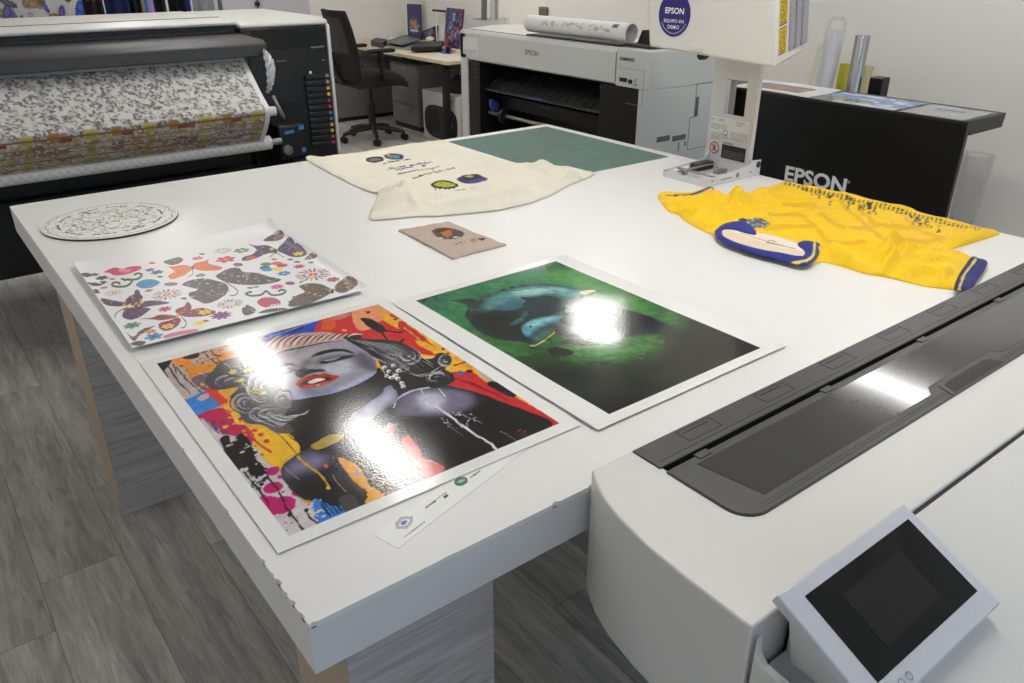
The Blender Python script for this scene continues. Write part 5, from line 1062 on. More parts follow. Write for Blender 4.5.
# hood, paper path
hd = MB().prism([(YF+.06, 1.31), (YF+.02, 1.318), (3.10, 1.312), (3.06, 1.296), (3.06, 1.240), (3.16, 1.255), (YF+.06, 1.24)], 'x', XL, 1.245); obj('hood', hd, m_hood, tpn, bevel=.006)
obj('carriage_window', MB().box(XL, 1.243, YF+.03, YF+.06, 1.285, ZL-.003), m_bp, tpn); obj('carriage_rail', MB().box(XL, 1.2, YF+.022, YF+.03, 1.322, 1.330), m_dk, tpn)
prof = [at(*q_, x=1.16)[1:] for q_ in ((244,58),(250,70),(256,82),(262,94),(267,103),(270,109),(270,118),(268,128),(265,137))]
prof = [np.array([3.18, 1.250])] + [np.array(p_) for p_ in prof] + [np.array([3.06,.84])]
pf = smooth_poly(prof, 10, False); NU, NV = 430, len(pf)-1
pv = pf[::-1]
xs = np.linspace(XL + .35, 1.16, NU + 1)
V = np.array([[x, q_[0], q_[1]] for q_ in pf for x in xs]); w1 = NU + 1
s_len = np.concatenate([[0], np.cumsum(np.linalg.norm(np.diff(pf, axis=0), axis=1))]); S_tot = s_len[-1]
# finer rows for the pattern
rows = np.linspace(0, S_tot, 150); py = np.interp(rows, s_len, pf[:, 0]); pz = np.interp(rows, s_len, pf[:, 1]); NVv = len(rows)
Xg, Rg = np.meshgrid(xs, rows); 
cell = .052; ci = np.floor(Xg/cell).astype(int); ri = np.floor(Rg/.030 + .5*(ci % 2)).astype(int)
hs_ = np.random.default_rng(3).random((400, 60)); hv = hs_[ci % 400, ri % 60]; hs2 = np.random.default_rng(8).random((400, 60)); sub = hs2[(np.floor(Xg/.0095).astype(int)) % 400, (np.floor(Rg/.0085 + .5*(np.floor(Xg/.0095) % 2)).astype(int) + ci*3) % 60]
base_ = np.ones(Xg.shape + (3,))*np.array([194,192,188.])
grey = (sub > .40); base_[grey] = (148,144,142); base_[(sub > .74)] = (108,104,102)
fz = fbm(Xg*60, Rg*60, 66, 2); base_[(fz > .60)] = (204,202,198)
lowband = Rg > S_tot*.60
palette = np.array([(186,166,112),(176,146,82),(156,136,100),(150,104,90),(160,150,148),(200,192,180),(128,110,100)])
pi_ = (hv*6.99).astype(int)
cb_ = palette[pi_]; m2 = lowband & (sub > .26); base_[m2] = (cb_*.75 + base_*.25)[m2]
per = np.mod(Xg, .235)/.235; band = (Rg > S_tot*.585) & (Rg < S_tot*.66)
base_[band & (per < .16)] = (166,124,72); base_[band & (per > .16) & (per < .36) & (Rg > S_tot*.625)] = (146,74,64); base_[band & (per > .55) & (per < .78)] = (190,182,104)
ol = lowband & (per > .58) & (per < .74) & (np.mod(Rg, .05) > .018); base_[ol] = (base_*.4 + np.array([168,150,60])*.6)[ol]
base_[lowband & (np.mod(Rg, .042) < .005)] = (132,96,84)
mgn = (Rg < S_tot*.085) | (Xg > 1.135) | (Rg > S_tot*.94); base_[mgn] = (226,226,224)
Vp = np.stack([Xg, np.broadcast_to(py[:, None], Xg.shape), np.broadcast_to(pz[:, None], Xg.shape)], -1).reshape(-1, 3)
idx = np.arange(NVv*w1).reshape(NVv, w1)
Fp = np.stack([idx[:-1, :-1], idx[:-1, 1:], idx[1:, 1:], idx[1:, :-1]], -1).reshape(-1, 4).tolist()
nB = len(Vp); Vb = Vp + np.array([0, .002, -.001])
rim = np.concatenate([idx[0], idx[1:, -1], idx[-1, -2::-1], idx[-2:0:-1, 0]])
Fs = [(int(rim[k]), int(rim[k]) + nB, int(rim[(k+1) % len(rim)]) + nB, int(rim[(k+1) % len(rim)])) for k in range(len(rim))]
pm = MB(); pm.add(np.concatenate([Vp, Vb]), Fp + [tuple(q_ + nB for q_ in f[::-1]) for f in Fp] + Fs)
ikc = np.concatenate([base_.reshape(-1, 3), np.ones((nB, 3))*226])
tag(obj('printed_fabric', pm, mat_print('dyed_paper', 0.55, 0.3), None, ink=ikc, smooth=40), 'patterned printed web hanging from the big printer with ochre lower rows', 'printed fabric')
# take-up roll with faint lozenges
rc_ = np.array([0, 3.075, .84]); RR_ = .033; rl = MB(); nR = 32; nL = 240; xs2 = np.linspace(XL + .33, 1.205, nL + 1)
rl.add([(x, rc_[1] + RR_*cos(2*pi*j/nR), rc_[2] + RR_*sin(2*pi*j/nR)) for x in xs2 for j in range(nR)], [(i*nR+j, (i+1)*nR+j, (i+1)*nR+(j+1) % nR, i*nR+(j+1) % nR) for i in range(nL) for j in range(nR)] + [tuple(range(nR)), tuple(nL*nR + j for j in range(nR))[::-1]])
ikr = np.array([[(222,221,218),(206,204,200)][int((math.floor(x/.018) + math.floor(j/3)) % 2)] for x in xs2 for j in range(nR)], float)
rt = thing('fabric_roll', 'white take-up roll with faint diamond pattern under the printed web', 'roll', (0, 3.075, .80)); obj('wound_fabric', rl, mat_print('dyed_paper', 0.55, 0.3), rt, ink=ikr, smooth=40)
obj('core', MB().tube([(XL + .1, 3.075, .84), (XL + .33, 3.075, .84)], .02, 16).tube([(1.205, 3.075, .84), (1.262, 3.075, .84)], .016, 16), m_gs, rt)
# take-up motor, arms, stand, drooping wrap
mo = MB().box(1.265, 1.40, 3.10, 3.36, .735, .905); mto = obj('winder_motor', mo, m_blkp, tpn, bevel=.01)
m_bl = mat('blue_label', (60,130,200), .5)
obj('motor_label', MB().add([np.array([x, 3.099, z]) for x, z in ((1.295,.862),(1.345,.866),(1.345,.882),(1.295,.878))], [(0,1,2,3)]), m_bl, mto); obj('motor_label', MB().add([np.array([x, 3.099, z]) for x, z in ((1.372,.876),(1.399,.878),(1.399,.900),(1.372,.898))], [(0,1,2,3)]), m_bl, mto); obj('motor_label', MB().add([np.array([x, 3.099, z]) for x, z in ((1.375,.764),(1.399,.766),(1.399,.788),(1.375,.786))], [(0,1,2,3)]), m_bl, mto)
obj('dial', MB().lathe([(.026, -.014), (.026, -.002), (.010, -.018)][::-1] if 0 else [(.008, -.016), (.024, -.014), (.026, 0)], (1.30, 3.10, .785), 24, axis='y'), m_gs, mto)
obj('tension_arm', MB().tube([at(273,96,y=3.12), at(276,103,y=3.10), at(280,110,y=3.10), at(284,118,y=3.12)], .009, 10), mat('bare_steel', (190,190,192), .3, .8), tpn)
obj('roller_end', MB().tube([(1.165, 2.97, 1.005), (1.21, 2.97, 1.005)], .022, 16), m_pw, tpn)
for xx in (1.36, -.7):
    q_ = MB(); q_.box(xx-.05, xx+.05, 3.30, 4.2, .08, .34); q_.box(xx-.05, xx+.05, 2.98, 3.34, .68, .735) if xx > 0 else q_.box(xx-.05, xx+.05, 2.98, 3.34, .80, .88); q_.box(xx-.045, xx+.045, 3.26, 3.42, .08, .76); q_.box(xx-.05, xx+.05, 2.92, 4.34, .06, .12); obj('stand_frame', q_, m_blkp, tpn, bevel=.008)
    for yy in (3.0, 4.25): obj('caster', MB().lathe([(.03, -.015), (.032, 0), (.03, .015)], (xx, yy, .032), 16, axis='x'), m_dk, tpn)
obj('cross_beam', MB().box(-.75, 1.5, 3.42, 3.60, .30, .66), m_blkp, tpn, bevel=.01)
wp = [at(263,49,y=3.04), at(269,53,y=3.03), at(274,62,y=3.02), at(275,72,y=3.02), at(273,84,y=3.03), at(268,92,y=3.04)]
wpl = [at(263,50,y=3.02), at(264,58,y=3.0), at(266,68,y=2.99), at(267,78,y=2.99), at(267,86,y=3.0), at(266,92,y=3.02)]
wv = smooth_poly(wp, 6, False); wl_ = smooth_poly(wpl, 6, False); k_ = len(wv)
wr_ = MB().sheet(lambda u_, v_: wv[int(round(v_*(k_-1)))]*u_ + wl_[int(round(v_*(k_-1)))]*(1-u_) + np.array([0, -.025*sin(pi*u_) + .006*sin(v_*40 + u_*9), .004*sin(v_*55)]), 10, k_-1, np.array([0, -.002, 0]))
tag(obj('film_scrap', wr_, mat('crumpled_film', (206,206,210), .35, var=.25, scale=90)), 'crumpled whitish film scrap hanging beside the printed web', 'film scrap')

# ================================================================== textiles hung up behind the big printer
YG = 4.85
rail = thing('garment_rail', 'metal rail holding the coloured textiles behind the big printer', 'rail', (.5, YG, 0))
m_rail = mat('rail_steel', (120,120,124), .35, .7)
gx = lambda px: at(px, 10, y=YG)[0]
obj('bar', MB().tube([(-1.2, YG, 1.92), (gx(221), YG, 1.92)], .014, 14), m_rail, rail)
for xx in (-1.2, gx(221)):
    obj('post', MB().tube([(xx, YG, .05), (xx, YG, 1.92)], .014, 12), m_rail, rail); obj('foot', MB().tube([(xx, YG-.25, .02), (xx, YG+.25, .02)], .018, 12), m_rail, rail)
def hanging(name, px0, px1, zb, fn, label, cat, depth=.05, folds=4, amp=.02, off=0.0, zt=1.90, grp=None):
    x0, x1 = gx(px0), gx(px1); nu = max(30, int((x1-x0)/.0075)); nv = 70
    vs = []; ink = []; nu = max(nu, int((x1-x0)/.006)) if hasattr(fn, 'vec') else nu; nv = 200 if hasattr(fn, 'vec') else nv
    for s_ in (-1, 1):
        for j in range(nv+1):
            for i in range(nu+1):
                u_, v_ = i/nu, j/nv; x = x0 + (x1-x0)*u_; z = zb + (zt-zb)*v_
                vs.append((x, YG + off + s_*depth*.5*(math.sin(pi*min(max(u_, .02), .98))**.4) + amp*sin(u_*folds*2*pi)*(1-.4*v_), z))
                ink.append((x, z) if hasattr(fn, 'vec') else fn(u_, v_, x, z))
    w1_ = nu+1; n1 = w1_*(nv+1)
    F_ = [(j*w1_+i, j*w1_+i+1, (j+1)*w1_+i+1, (j+1)*w1_+i) for j in range(nv) for i in range(nu)]
    idx_ = np.arange(n1).reshape(nv+1, w1_); rim_ = np.concatenate([idx_[0], idx_[1:, -1], idx_[-1, -2::-1], idx_[-2:0:-1, 0]]).tolist()
    F_ = F_ + [tuple(n1 + q_ for q_ in f[::-1]) for f in F_] + [(rim_[k], rim_[k]+n1, rim_[(k+1) % len(rim_)]+n1, rim_[(k+1) % len(rim_)]) for k in range(len(rim_))]
    if hasattr(fn, 'vec'): ink = fn.vec(np.array(ink))
    m_ = MB(); m_.add(vs, F_)
    o = obj(name, m_, mat_print('textile_dye', .85, .2), None, ink=np.array(ink, float)); tag(o, label, cat, grp); return o
fl = random.Random(3); blobs = []
for k in range(420):
    blobs.append((fl.uniform(-1.3, .95), fl.uniform(1.2, 1.8), fl.uniform(.02, .055), fl.uniform(.012, .03), fl.uniform(0, pi), fl.choice([(150,110,70),(96,90,150),(60,80,170),(90,96,90),(140,120,84),(110,80,60),(176,150,190),(70,70,80)])))
def floral(u_, v_, x, z):
    c_ = (206,206,202)
    for bx_, bz, ra, rb, an, col in blobs:
        dx, dz = x-bx_, z-bz
        if abs(dx) > .06 or abs(dz) > .06: continue
        a_, b_ = dx*cos(an)+dz*sin(an), -dx*sin(an)+dz*cos(an); q_ = (a_/ra)**2 + (b_/rb)**2
        if q_ < 1: c_ = col if q_ > .25 else tuple(min(255, t+20) for t in col)
    return c_
def floral_v(q_):
    c_ = np.ones((len(q_), 3))*np.array([198,198,194.])
    for bx_, bz, ra, rb, an, col in blobs:
        dx, dz = q_[:, 0]-bx_, q_[:, 1]-bz; s1 = (np.abs(dx) < .07) & (np.abs(dz) < .07)
        a_, b_ = dx*cos(an)+dz*sin(an), -dx*sin(an)+dz*cos(an); r_ = (a_/ra)**2 + (b_/rb)**2
        c_[s1 & (r_ < 1)] = col; c_[s1 & (r_ < .3)] = np.minimum(np.array(col)+24, 255)
    return c_
floral.vec = floral_v
hanging('floral_textile', -60, 84, .85, floral, 'white fabric panel with leaves and blue flowers hung at the left', 'fabric panel', .03, 3, .015)
solid = lambda c_: (lambda u_, v_, x, z: c_)
def redbl(u_, v_, x, z): return (40,34,36) if (z < 1.435 + .02*sin(u_*20)) else ((186,76,56) if u_ < .75 else (120,110,106))
hanging('orange_garment', 84, 104, .9, redbl, 'rust red garment with black trim hung beside the floral panel', 'garment', .06, 2)
def strip(u_, v_, x, z): return (200,196,190) if math.sin(u_*18) > 0 else (120,60,60)
hanging('striped_garment', 99, 107, .9, strip, 'narrow white striped garment hung between rust red and navy ones', 'garment', .04, 1, .01, .12)
hanging('navy_garment', 106, 130, .88, lambda u_, v_, x, z: (36,46,82) if abs(u_-.5) > .06 else (28,34,62), 'navy blue garment hung behind the big printer', 'garment', .09, 2)
hanging('red_garment', 130, 143, .92, lambda u_, v_, x, z: (186,74,56) if z > 1.46 else (36,36,40), 'brick red garment hung right of the navy one', 'garment', .06, 2, .02, .03)
pc_ = [(150,140,90),(60,110,180),(160,150,200),(170,150,206),(44,42,60)]
hanging('pastel_garment', 143, 157, .9, lambda u_, v_, x, z: pc_[min(int(u_*5), 4)], 'garment with blue and lilac vertical bands on the rail', 'garment', .05, 1, .012, .02)
hanging('black_garment', 155, 171, .88, lambda u_, v_, x, z: (30,30,36) if u_ < .75 else (70,64,54), 'dark grey garment hung right of the lilac banded one', 'garment', .05, 2, .02, .10)
hanging('black_garment', 169, 186, .9, lambda u_, v_, x, z: (22,24,30), 'black garment hung left of the royal blue one', 'garment', .05, 2, .02, -.01)
hanging('blue_garment', 185, 196, .9, solid((46,56,126)), 'royal blue narrow garment on the rail', 'garment', .05, 1, .012, .10)
hanging('grey_garment', 194, 214, .9, lambda u_, v_, x, z: (150,150,154) if z < 1.47 or math.sin(u_*30) > .3 else (40,40,48), 'grey and black striped garment at the right end of the rail', 'garment', .05, 2, .015, 0)
hanging('red_ribbon', 213, 217, .9, solid((170,40,44)), 'thin red strip hung last on the rail', 'ribbon', .02, 1, .005, .05)
cz = at(258, 8, y=WY-.05)
tag(obj('wall_cable', MB().tube([(cz[0], WY-.05, 2.4), (cz[0]+.004, WY-.05, 1.6), (cz[0]-.002, WY-.05, 1.12)], .008, 8).box(cz[0]-.04, cz[0]+.04, WY-.07, WY-.02, 1.06, 1.12).box(cz[0]-.02, cz[0]+.02, WY-.065, WY-.02, at(258,4,y=WY-.05)[2]-.02, at(258,4,y=WY-.05)[2]+.02), m_blkp), 'black cable running down the grey wall', 'cable')

# ================================================================== office chair
CXc, CYc = 3.54, 6.42
ch = thing('office_chair', 'black office chair with armrests in front of the desk', 'chair', (CXc, CYc, 0))
m_chf = mat('black_chair_fabric', (20,20,22), .85, var=.2, bump=.2, scale=500); m_mesh = mat('chair_mesh', (62,60,60), .9, var=.3, scale=800)
for k in range(5):
    a = radians(72*k - 40); tip = np.array([CXc + .31*cos(a), CYc + .31*sin(a), .085])
    br = obj('base_arm', MB().tube([(CXc, CYc, .13), (CXc + .16*cos(a), CYc + .16*sin(a), .115), tip], [.03, .026, .018], 10), m_blkp, ch)
    cs = MB()
    for s_ in (-.018, .018): cs.lathe([(.006, s_-.009), (.032, s_-.009), (.032, s_+.009), (.006, s_+.009)], (tip[0], tip[1], .034), 16, axis='y')
    cs.tube([(tip[0], tip[1], .034), (tip[0], tip[1], .09)], .010, 8); obj('caster', cs, m_blkp, br)
obj('gas_column', MB().lathe([(.036,.10),(.036,.36),(.020,.36),(.020,.56)], (CXc, CYc, 0), 16), m_blkp, ch)
obj('tilt_mechanism', MB().box(CXc-.12, CXc+.14, CYc-.09, CYc+.09, .55, .595).tube([(CXc+.05, CYc-.09, .57), (CXc+.09, CYc-.24, .555)], .008, 8), m_blkp, ch, bevel=.012)
def pad(u_, v_):
    x = CXc-.24 + .52*u_; y = CYc-.25 + .5*v_; e = (math.sin(pi*min(max(u_,.0),1))*math.sin(pi*v_))
    return (x, y, .585 + .085*max(e, 0)**.25 - .03*max(u_-.8, 0)*4)
obj('seat', MB().sheet(pad, 22, 22, .05).box(CXc-.22, CXc+.24, CYc-.22, CYc+.22, .582, .60), m_chf, ch, smooth=70)
# backrest facing +x
def bk(u_, v_):
    y = CYc - .25 + .50*u_; z = .60 + .61*v_; 
    yy = CYc + (y-CYc)*(1 - .16*v_**3); x = CXc - .24 - .10*v_ + .03*math.sin(pi*v_*.9) - .05*math.cos((u_-.5)*pi) + .04
    return (x, yy, z)
bkm = MB().sheet(bk, 18, 22, np.array([.05, 0, 0])); bko = obj('backrest', bkm, m_chf, ch, bevel=.012, smooth=60)
ms = MB()
ms.sheet(lambda u_, v_: np.array(bk(.12 + .76*u_, .40 + .50*v_)) + np.array([-.054, 0, 0]), 12, 12, np.array([-.006, 0, 0])); obj('mesh_panel', ms, m_mesh, bko, smooth=60)
obj('back_support', MB().tube([(CXc-.12, CYc, .57), (CXc-.28, CYc, .58), (CXc-.34, CYc, .66), (CXc-.37, CYc, .85)], [.03, .03, .028, .02], 10), m_blkp, ch)
for s_ in (-1, 1):
    yy = CYc + s_*.27
    ar = obj('armrest', MB().tube([(CXc+.02, yy - s_*.05, .59), (CXc+.02, yy, .61), (CXc+.0, yy, .74), (CXc-.01, yy, .845)], [.02,.024,.026,.028], 10), m_blkp, ch)
    obj('arm_pad', MB().box(CXc-.13, CXc+.13, yy-.045, yy+.045, .845, .875), m_chf, ar, bevel=.012)

# ================================================================== desk in the corner with what stands on it
DZ = .78; DX0 = 3.95; DY0 = 5.68; DX1 = WX - .03; DY1 = WY - .05
dk_ = thing('desk', 'pale wood corner desk with black metal legs', 'desk', (4.4, 6.8, 0))
m_birch = mat_wood('pale_wood', (206,192,164), (218,206,180), (226,215,192), 'Y', None, .45, 12, 3, .3)
obj('desktop', MB().box(DX0, DX1, DY0, DY1, DZ-.035, DZ), m_birch, dk_, bevel=.004)
for (xx, yy) in ((DX0+.05, DY0+.10), (DX1-.08, DY0+.06), (DX0+.05, DY1-.08), (DX1-.08, DY1-.08)): obj('leg', MB().box(xx-.028, xx+.028, yy-.028, yy+.028, 0, DZ-.035), m_blkp, dk_, bevel=.003)
obj('rail', MB().box(DX1-.12, DX1-.09, DY0+.06, DY1-.08, DZ-.10, DZ-.035).box(DX0+.05, DX1-.08, DY0+.05, DY0+.07, DZ-.08, DZ-.035), m_blkp, dk_)
m_ped = mat('grey_cabinet', (112,112,112), .5)
pd = thing('drawer_pedestal', 'grey cabinet on a dark plinth standing under the desk', 'cabinet', (4.3, 6.8, 0))
obj('carcass', MB().box(4.10, 4.60, 6.44, 6.98, .05, .66), m_ped, pd, bevel=.004); obj('plinth', MB().box(4.11, 4.59, 6.45, 6.97, 0, .05), m_blkp, pd)
for k in range(3):
    dr = obj('drawer', MB().box(4.088, 4.10, 6.45, 6.97, .06 + .2*k, .245 + .2*k), m_ped, pd, bevel=.003); obj('handle', MB().box(4.080, 4.089, 6.62, 6.80, .21 + .2*k, .222 + .2*k), m_gs, dr)
p2 = thing('wall_cabinet', 'grey low cabinet against the back wall behind the chair', 'cabinet', (3.9, 7.7, 0))
obj('carcass', MB().box(3.55, 4.5, 7.45, 7.93, .04, .60), m_ped, p2, bevel=.004); obj('plinth', MB().box(3.57, 4.48, 7.47, 7.91, 0, .04), m_blkp, p2)
for xa in (3.56, 4.03): obj('door', MB().box(xa, xa+.46, 7.438, 7.45, .05, .59), m_ped, p2, bevel=.003)
# carton with a speaker shaped print under the desk
bx = thing('carton', 'white carton with black oval print under the desk end', 'box', (4.25, 6.0, 0))
BXx = 4.06
obj('box', MB().box(BXx, 4.50, 5.64, 6.31, 0, .455), mat('white_carton', (206,204,198), .6), bx, bevel=.003)
oc = (at(425,122,x=BXx) + at(457.5,124,x=BXx))/2; hw = abs(at(425,122,x=BXx)[1]-at(457.5,124,x=BXx)[1])/2; hh = abs(at(441,104,x=BXx)[2]-at(441,137,x=BXx)[2])/2
stad = [(cos(t), sin(t)) for t in np.linspace(0, 2*pi, 40, endpoint=False)]
def sup(cx_, cz_, a_, b_, d_): return MB().add([(BXx - d_, oc[1] + cx_ - a_*math.copysign(abs(c_)**.62, c_), oc[2] + cz_ + b_*math.copysign(abs(s_)**.62, s_)) for c_, s_ in stad], [tuple(range(40))])
obj('oval_print', sup(0, 0, hw, hh, .001), m_blk, bx); obj('oval_inner', sup(0, 0, hw*.94, hh*.9, .0014), mat('dark_grey_ink', (44,44,46), .4), bx); obj('oval_panel', sup(hw*.45, 0, hw*.4, hh*.75, .0018), m_blk, bx)
obj('oval_badge', disc((BXx, oc[1]-hw*.55, oc[2]), xl, EZ, hh*.3, hh*.2, 24, .002), m_mid, bx)
obj('carton_lettering', bars(at(448,104,x=BXx), xl, EZ, .16, .045, 1, .7, .001, 31), m_mid, bx)
bag = MB().grid(lambda u_, v_: (0,0,0), 1, 1) if 0 else MB()
def bagf(u_, v_):
    a_ = 2*pi*u_; r_ = math.sin(pi*min(max(v_, .02), 1.0)*.5 + .0); rr = (1 - (1-v_)**2*0) 
    k_ = cos(v_*pi/2)**.5 if v_ < 1 else 0
    return (4.28 + .15*k_*cos(a_), 5.95 + .24*k_*sin(a_), .456 + .13*v_ + .015*sin(3*a_)*k_*v_)
bag.grid(bagf, 32, 10); bag.tube([(4.26, 5.86, .56), (4.25, 5.90, .605), (4.25, 5.98, .60), (4.26, 6.03, .55)], .008, 8)
tag(obj('bag', bag, m_chf, smooth=60), 'black bag slumped on the white carton under the desk', 'bag')
def canvas(name, quadpx, px_, lean, cols, label, seed, n=90, base=(40,36,60)):
    """a small picture leaning: bottom edge stands on the desk"""
    a_, b_ = at(*quadpx[0], z=DZ), at(*quadpx[1], z=DZ); ud = (b_-a_); ud[2] = 0; W_ = np.linalg.norm(ud); ud /= W_
    nb = np.array([-ud[1], ud[0], 0]); 
    top_ = at_plane(*quadpx[2], a_, nb + np.array([0,0,-lean*0])); H_ = top_[2] - DZ
    vd_ = np.array([nb[0]*lean, nb[1]*lean, 1.0]); vd_ /= np.linalg.norm(vd_); nf = np.cross(ud, vd_)
    t = thing(name, label, 'picture', ((a_+b_)/2)*np.array([1,1,0]) + np.array([0,0,DZ]))
    sp = MB().hexa([a_, b_, b_ + vd_*H_, a_ + vd_*H_], [q_ - nf*.012 for q_ in (a_, b_, b_ + vd_*H_, a_ + vd_*H_)]); obj('panel', sp, m_blkp, t)
    NX, NY = 56, int(56*H_/W_); I_, J_ = np.meshgrid(np.arange(NX+1)/NX, np.arange(NY+1)/NY)
    img = cols(I_, J_)
    g_ = MB(); g_.add([a_ + ud*W_*(.01+.98*i_) + vd_*H_*(.01+.98*j_) + nf*.0012 for i_, j_ in zip(I_.ravel(), J_.ravel())], [(j*(NX+1)+i, j*(NX+1)+i+1, (j+1)*(NX+1)+i+1, (j+1)*(NX+1)+i) for j in range(NY) for i in range(NX)])
    obj('print', g_, mat_print('satin_ink', 0.3), t, ink=img.reshape(-1, 3)); return t
def art1(I_, J_):
    g_ = np.ones(I_.shape + (3,))*np.array([70,68,112.]); r_ = np.hypot((I_-.5)*1.0, (J_-.42)*1.6); th = np.arctan2(J_-.42, I_-.5)
    m_ = (r_ < .34 + .06*np.cos(7*th)); g_[m_] = (96,92,130); m_ = m_ & (fbm(I_*14, J_*18, 3) > .5); g_[m_] = (190,170,90); m2_ = (r_ < .14); g_[m2_] = (206,140,90); g_[(np.abs(J_-.25) < .03) & (np.abs(I_-.5) < .3)] = (200,200,210); return g_
def art2(I_, J_):
    n1 = fbm(I_*6, J_*8, 13); n2 = fbm(I_*6+9, J_*8+5, 17); n3 = fbm(I_*9, J_*12, 19)
    g_ = np.ones(I_.shape + (3,))*np.array([50,40,70.]); g_[(n1 > .54)] = (170,50,130); g_[(n2 > .56) & (np.hypot(I_-.5, J_-.55) < .42)] = (50,120,200); g_[(n3 > .6)] = (30,28,44); g_[(n3 < .38) & (J_ < .5)] = (206,110,70); g_[(n1 < .36)] = (90,60,150); g_[(n2 < .36) & (np.hypot(I_-.5, J_-.55) < .35)] = (110,190,200); return g_
def art3(I_, J_):
    g_ = np.ones(I_.shape + (3,))*np.array([24,20,26.]); r_ = np.hypot(I_-.45, J_-.5); g_[(r_ < .3) & (fbm(I_*9, J_*9, 8) > .5)] = (130,110,150); g_[(J_ > .85)] = (70,24,34); return g_
canvas('art_panel', [(408,39),(421.5,40),(423,4.6)], 0, .03, art1, 'slim blue violet picture with gold emblem leaning on the wall', 1)
canvas('art_panel', [(421,39),(435,41.5),(434.6,25)], 0, .30, art3, 'small dark picture tilted back between two larger ones', 2)
canvas('art_panel', [(443.5,46.5),(460,49.5),(467.5,10)], 0, .14, art2, 'colourful blue and pink animal picture on the desk corner', 3)
def slab(name, q_, z0, z1, m, label, cat, bev=.004, parent=None):
    P0 = [at(*p_, z=z0) for p_ in q_]; P1 = [np.array([p_[0], p_[1], z1]) for p_ in P0]
    o = obj(name, MB().hexa(P0, P1), m, parent, bevel=bev); 
    if label: tag(o, label, cat)
    return o
m_gr = mat('slate_grey', (104,108,108), .4); m_gr2 = mat('mid_grey', (150,150,150), .4)
slab('tray', [(390,47.5),(408,50.4),(428,45),(400,42.2)], DZ+.001, DZ+.016, m_gr2, 'thin grey tray lying at the front edge of the desk', 'tray')
lp = thing('laptop', 'closed dark laptop stacked on the grey tray', 'laptop', at(408,42,z=DZ+.02))
LQ = [(386.5,42.8),(402.5,45.6),(421,40.2),(405.5,37)]
slab('lower_shell', LQ, DZ+.018, DZ+.040, m_dk, None, None, .004, lp); slab('screen_lid', LQ, DZ+.0405, DZ+.052, m_gr, None, None, .004, lp)
slab('notebook_case', [(411,51.5),(441,50.5),(444,45.5),(416,46.5)], DZ+.018, DZ+.065, m_blkp, 'long black case lying beside the laptop', 'case', .01)
slab('equipment_box', [(371,45.8),(383,48.4),(387.5,44.8),(376.5,42.6)], DZ+.001, DZ+.055, mat('navy_box', (36,42,54), .5), 'small dark blue box on the desk near the chair', 'box', .006)
slab('paper_sheet', [(432,54),(446,58),(456,55.6),(440,51.4)], DZ+.0008, DZ+.0016, mat('pale_paper', (206,206,214), .6), 'white paper lying at the desk corner', 'paper', 0)
slab('blue_brochure', [(433,50.6),(444,54),(456,51.6),(445,48.6)], DZ+.002, DZ+.006, mat('blue_brochure', (70,76,140), .35), 'blue brochure lying in front of the colourful picture', 'brochure', 0)
slab('black_holder', [(446,53),(450,54),(452,52.6),(448,51.8)], DZ+.0065, DZ+.07, m_blkp, 'small black upright holder on the desk', 'holder', .004)
sph = at(430,40,z=DZ+.06); mo_ = MB().lathe([(.012,0),(.042,.004),(.048,.018),(.036,.034),(.012,.042)], (sph[0], sph[1], DZ+.055), 20)
tag(obj('computer_mouse', mo_, m_pw, smooth=60), 'white rounded mouse resting beyond the black case', 'mouse'); bpy.data.objects['computer_mouse'].location.z = DZ+.053
sp_ = at(392,40.2,z=DZ); tag(obj('crumpled_tissue', MB().lathe([(.014,0),(.035,.01),(.030,.030),(.035,.042),(.014,.05)], (sp_[0], sp_[1], DZ+.002), 9), m_lbl, smooth=20), 'small white crumpled tissue near the blue box', 'tissue')
bt_ = at(405,36,z=DZ); b_t = thing('spray_bottle', 'clear narrow spray bottle left of the violet picture', 'bottle', (bt_[0], bt_[1], DZ))
m_clr = mat('clear_plastic', (232,232,232), .12, trans=.85, spec=.5)
obj('bottle', MB().lathe([(.026,0),(.028,.01),(.028,.11),(.012,.135),(.010,.15)], (bt_[0], bt_[1], DZ), 20), m_clr, b_t); obj('spray_head', MB().lathe([(.012,.15),(.013,.175),(.008,.18)], (bt_[0], bt_[1], DZ), 14).tube([(bt_[0], bt_[1], DZ+.172), (bt_[0]+.03, bt_[1]-.02, DZ+.170)], .006, 8), m_dk, b_t)
lm = at(437,43,z=DZ); lt_ = thing('desk_lamp', 'slim white desk lamp between the pictures', 'lamp', (lm[0], lm[1], DZ))
zl = at_plane(440,11,(lm[0],lm[1],DZ),(.55,.71,0))[2]
obj('base', MB().lathe([(.055,0),(.055,.012),(.01,.018)], (lm[0], lm[1], DZ), 24), m_pw, lt_); obj('stem', MB().tube([(lm[0], lm[1], DZ+.012), (lm[0], lm[1], zl)], .007, 10), m_pw, lt_)
obj('lamp_head', MB().hexa([np.array(p_) for p_ in ((lm[0]-.03, lm[1]+.02, zl-.005), (lm[0]+.08, lm[1]-.08, zl-.014), (lm[0]+.11, lm[1]-.03, zl-.010), (lm[0]+.0, lm[1]+.07, zl-.001))], [np.array(p_) for p_ in ((lm[0]-.03, lm[1]+.02, zl+.014), (lm[0]+.08, lm[1]-.08, zl+.004), (lm[0]+.11, lm[1]-.03, zl+.008), (lm[0]+.0, lm[1]+.07, zl+.017))]), m_dk, lt_, bevel=.003)

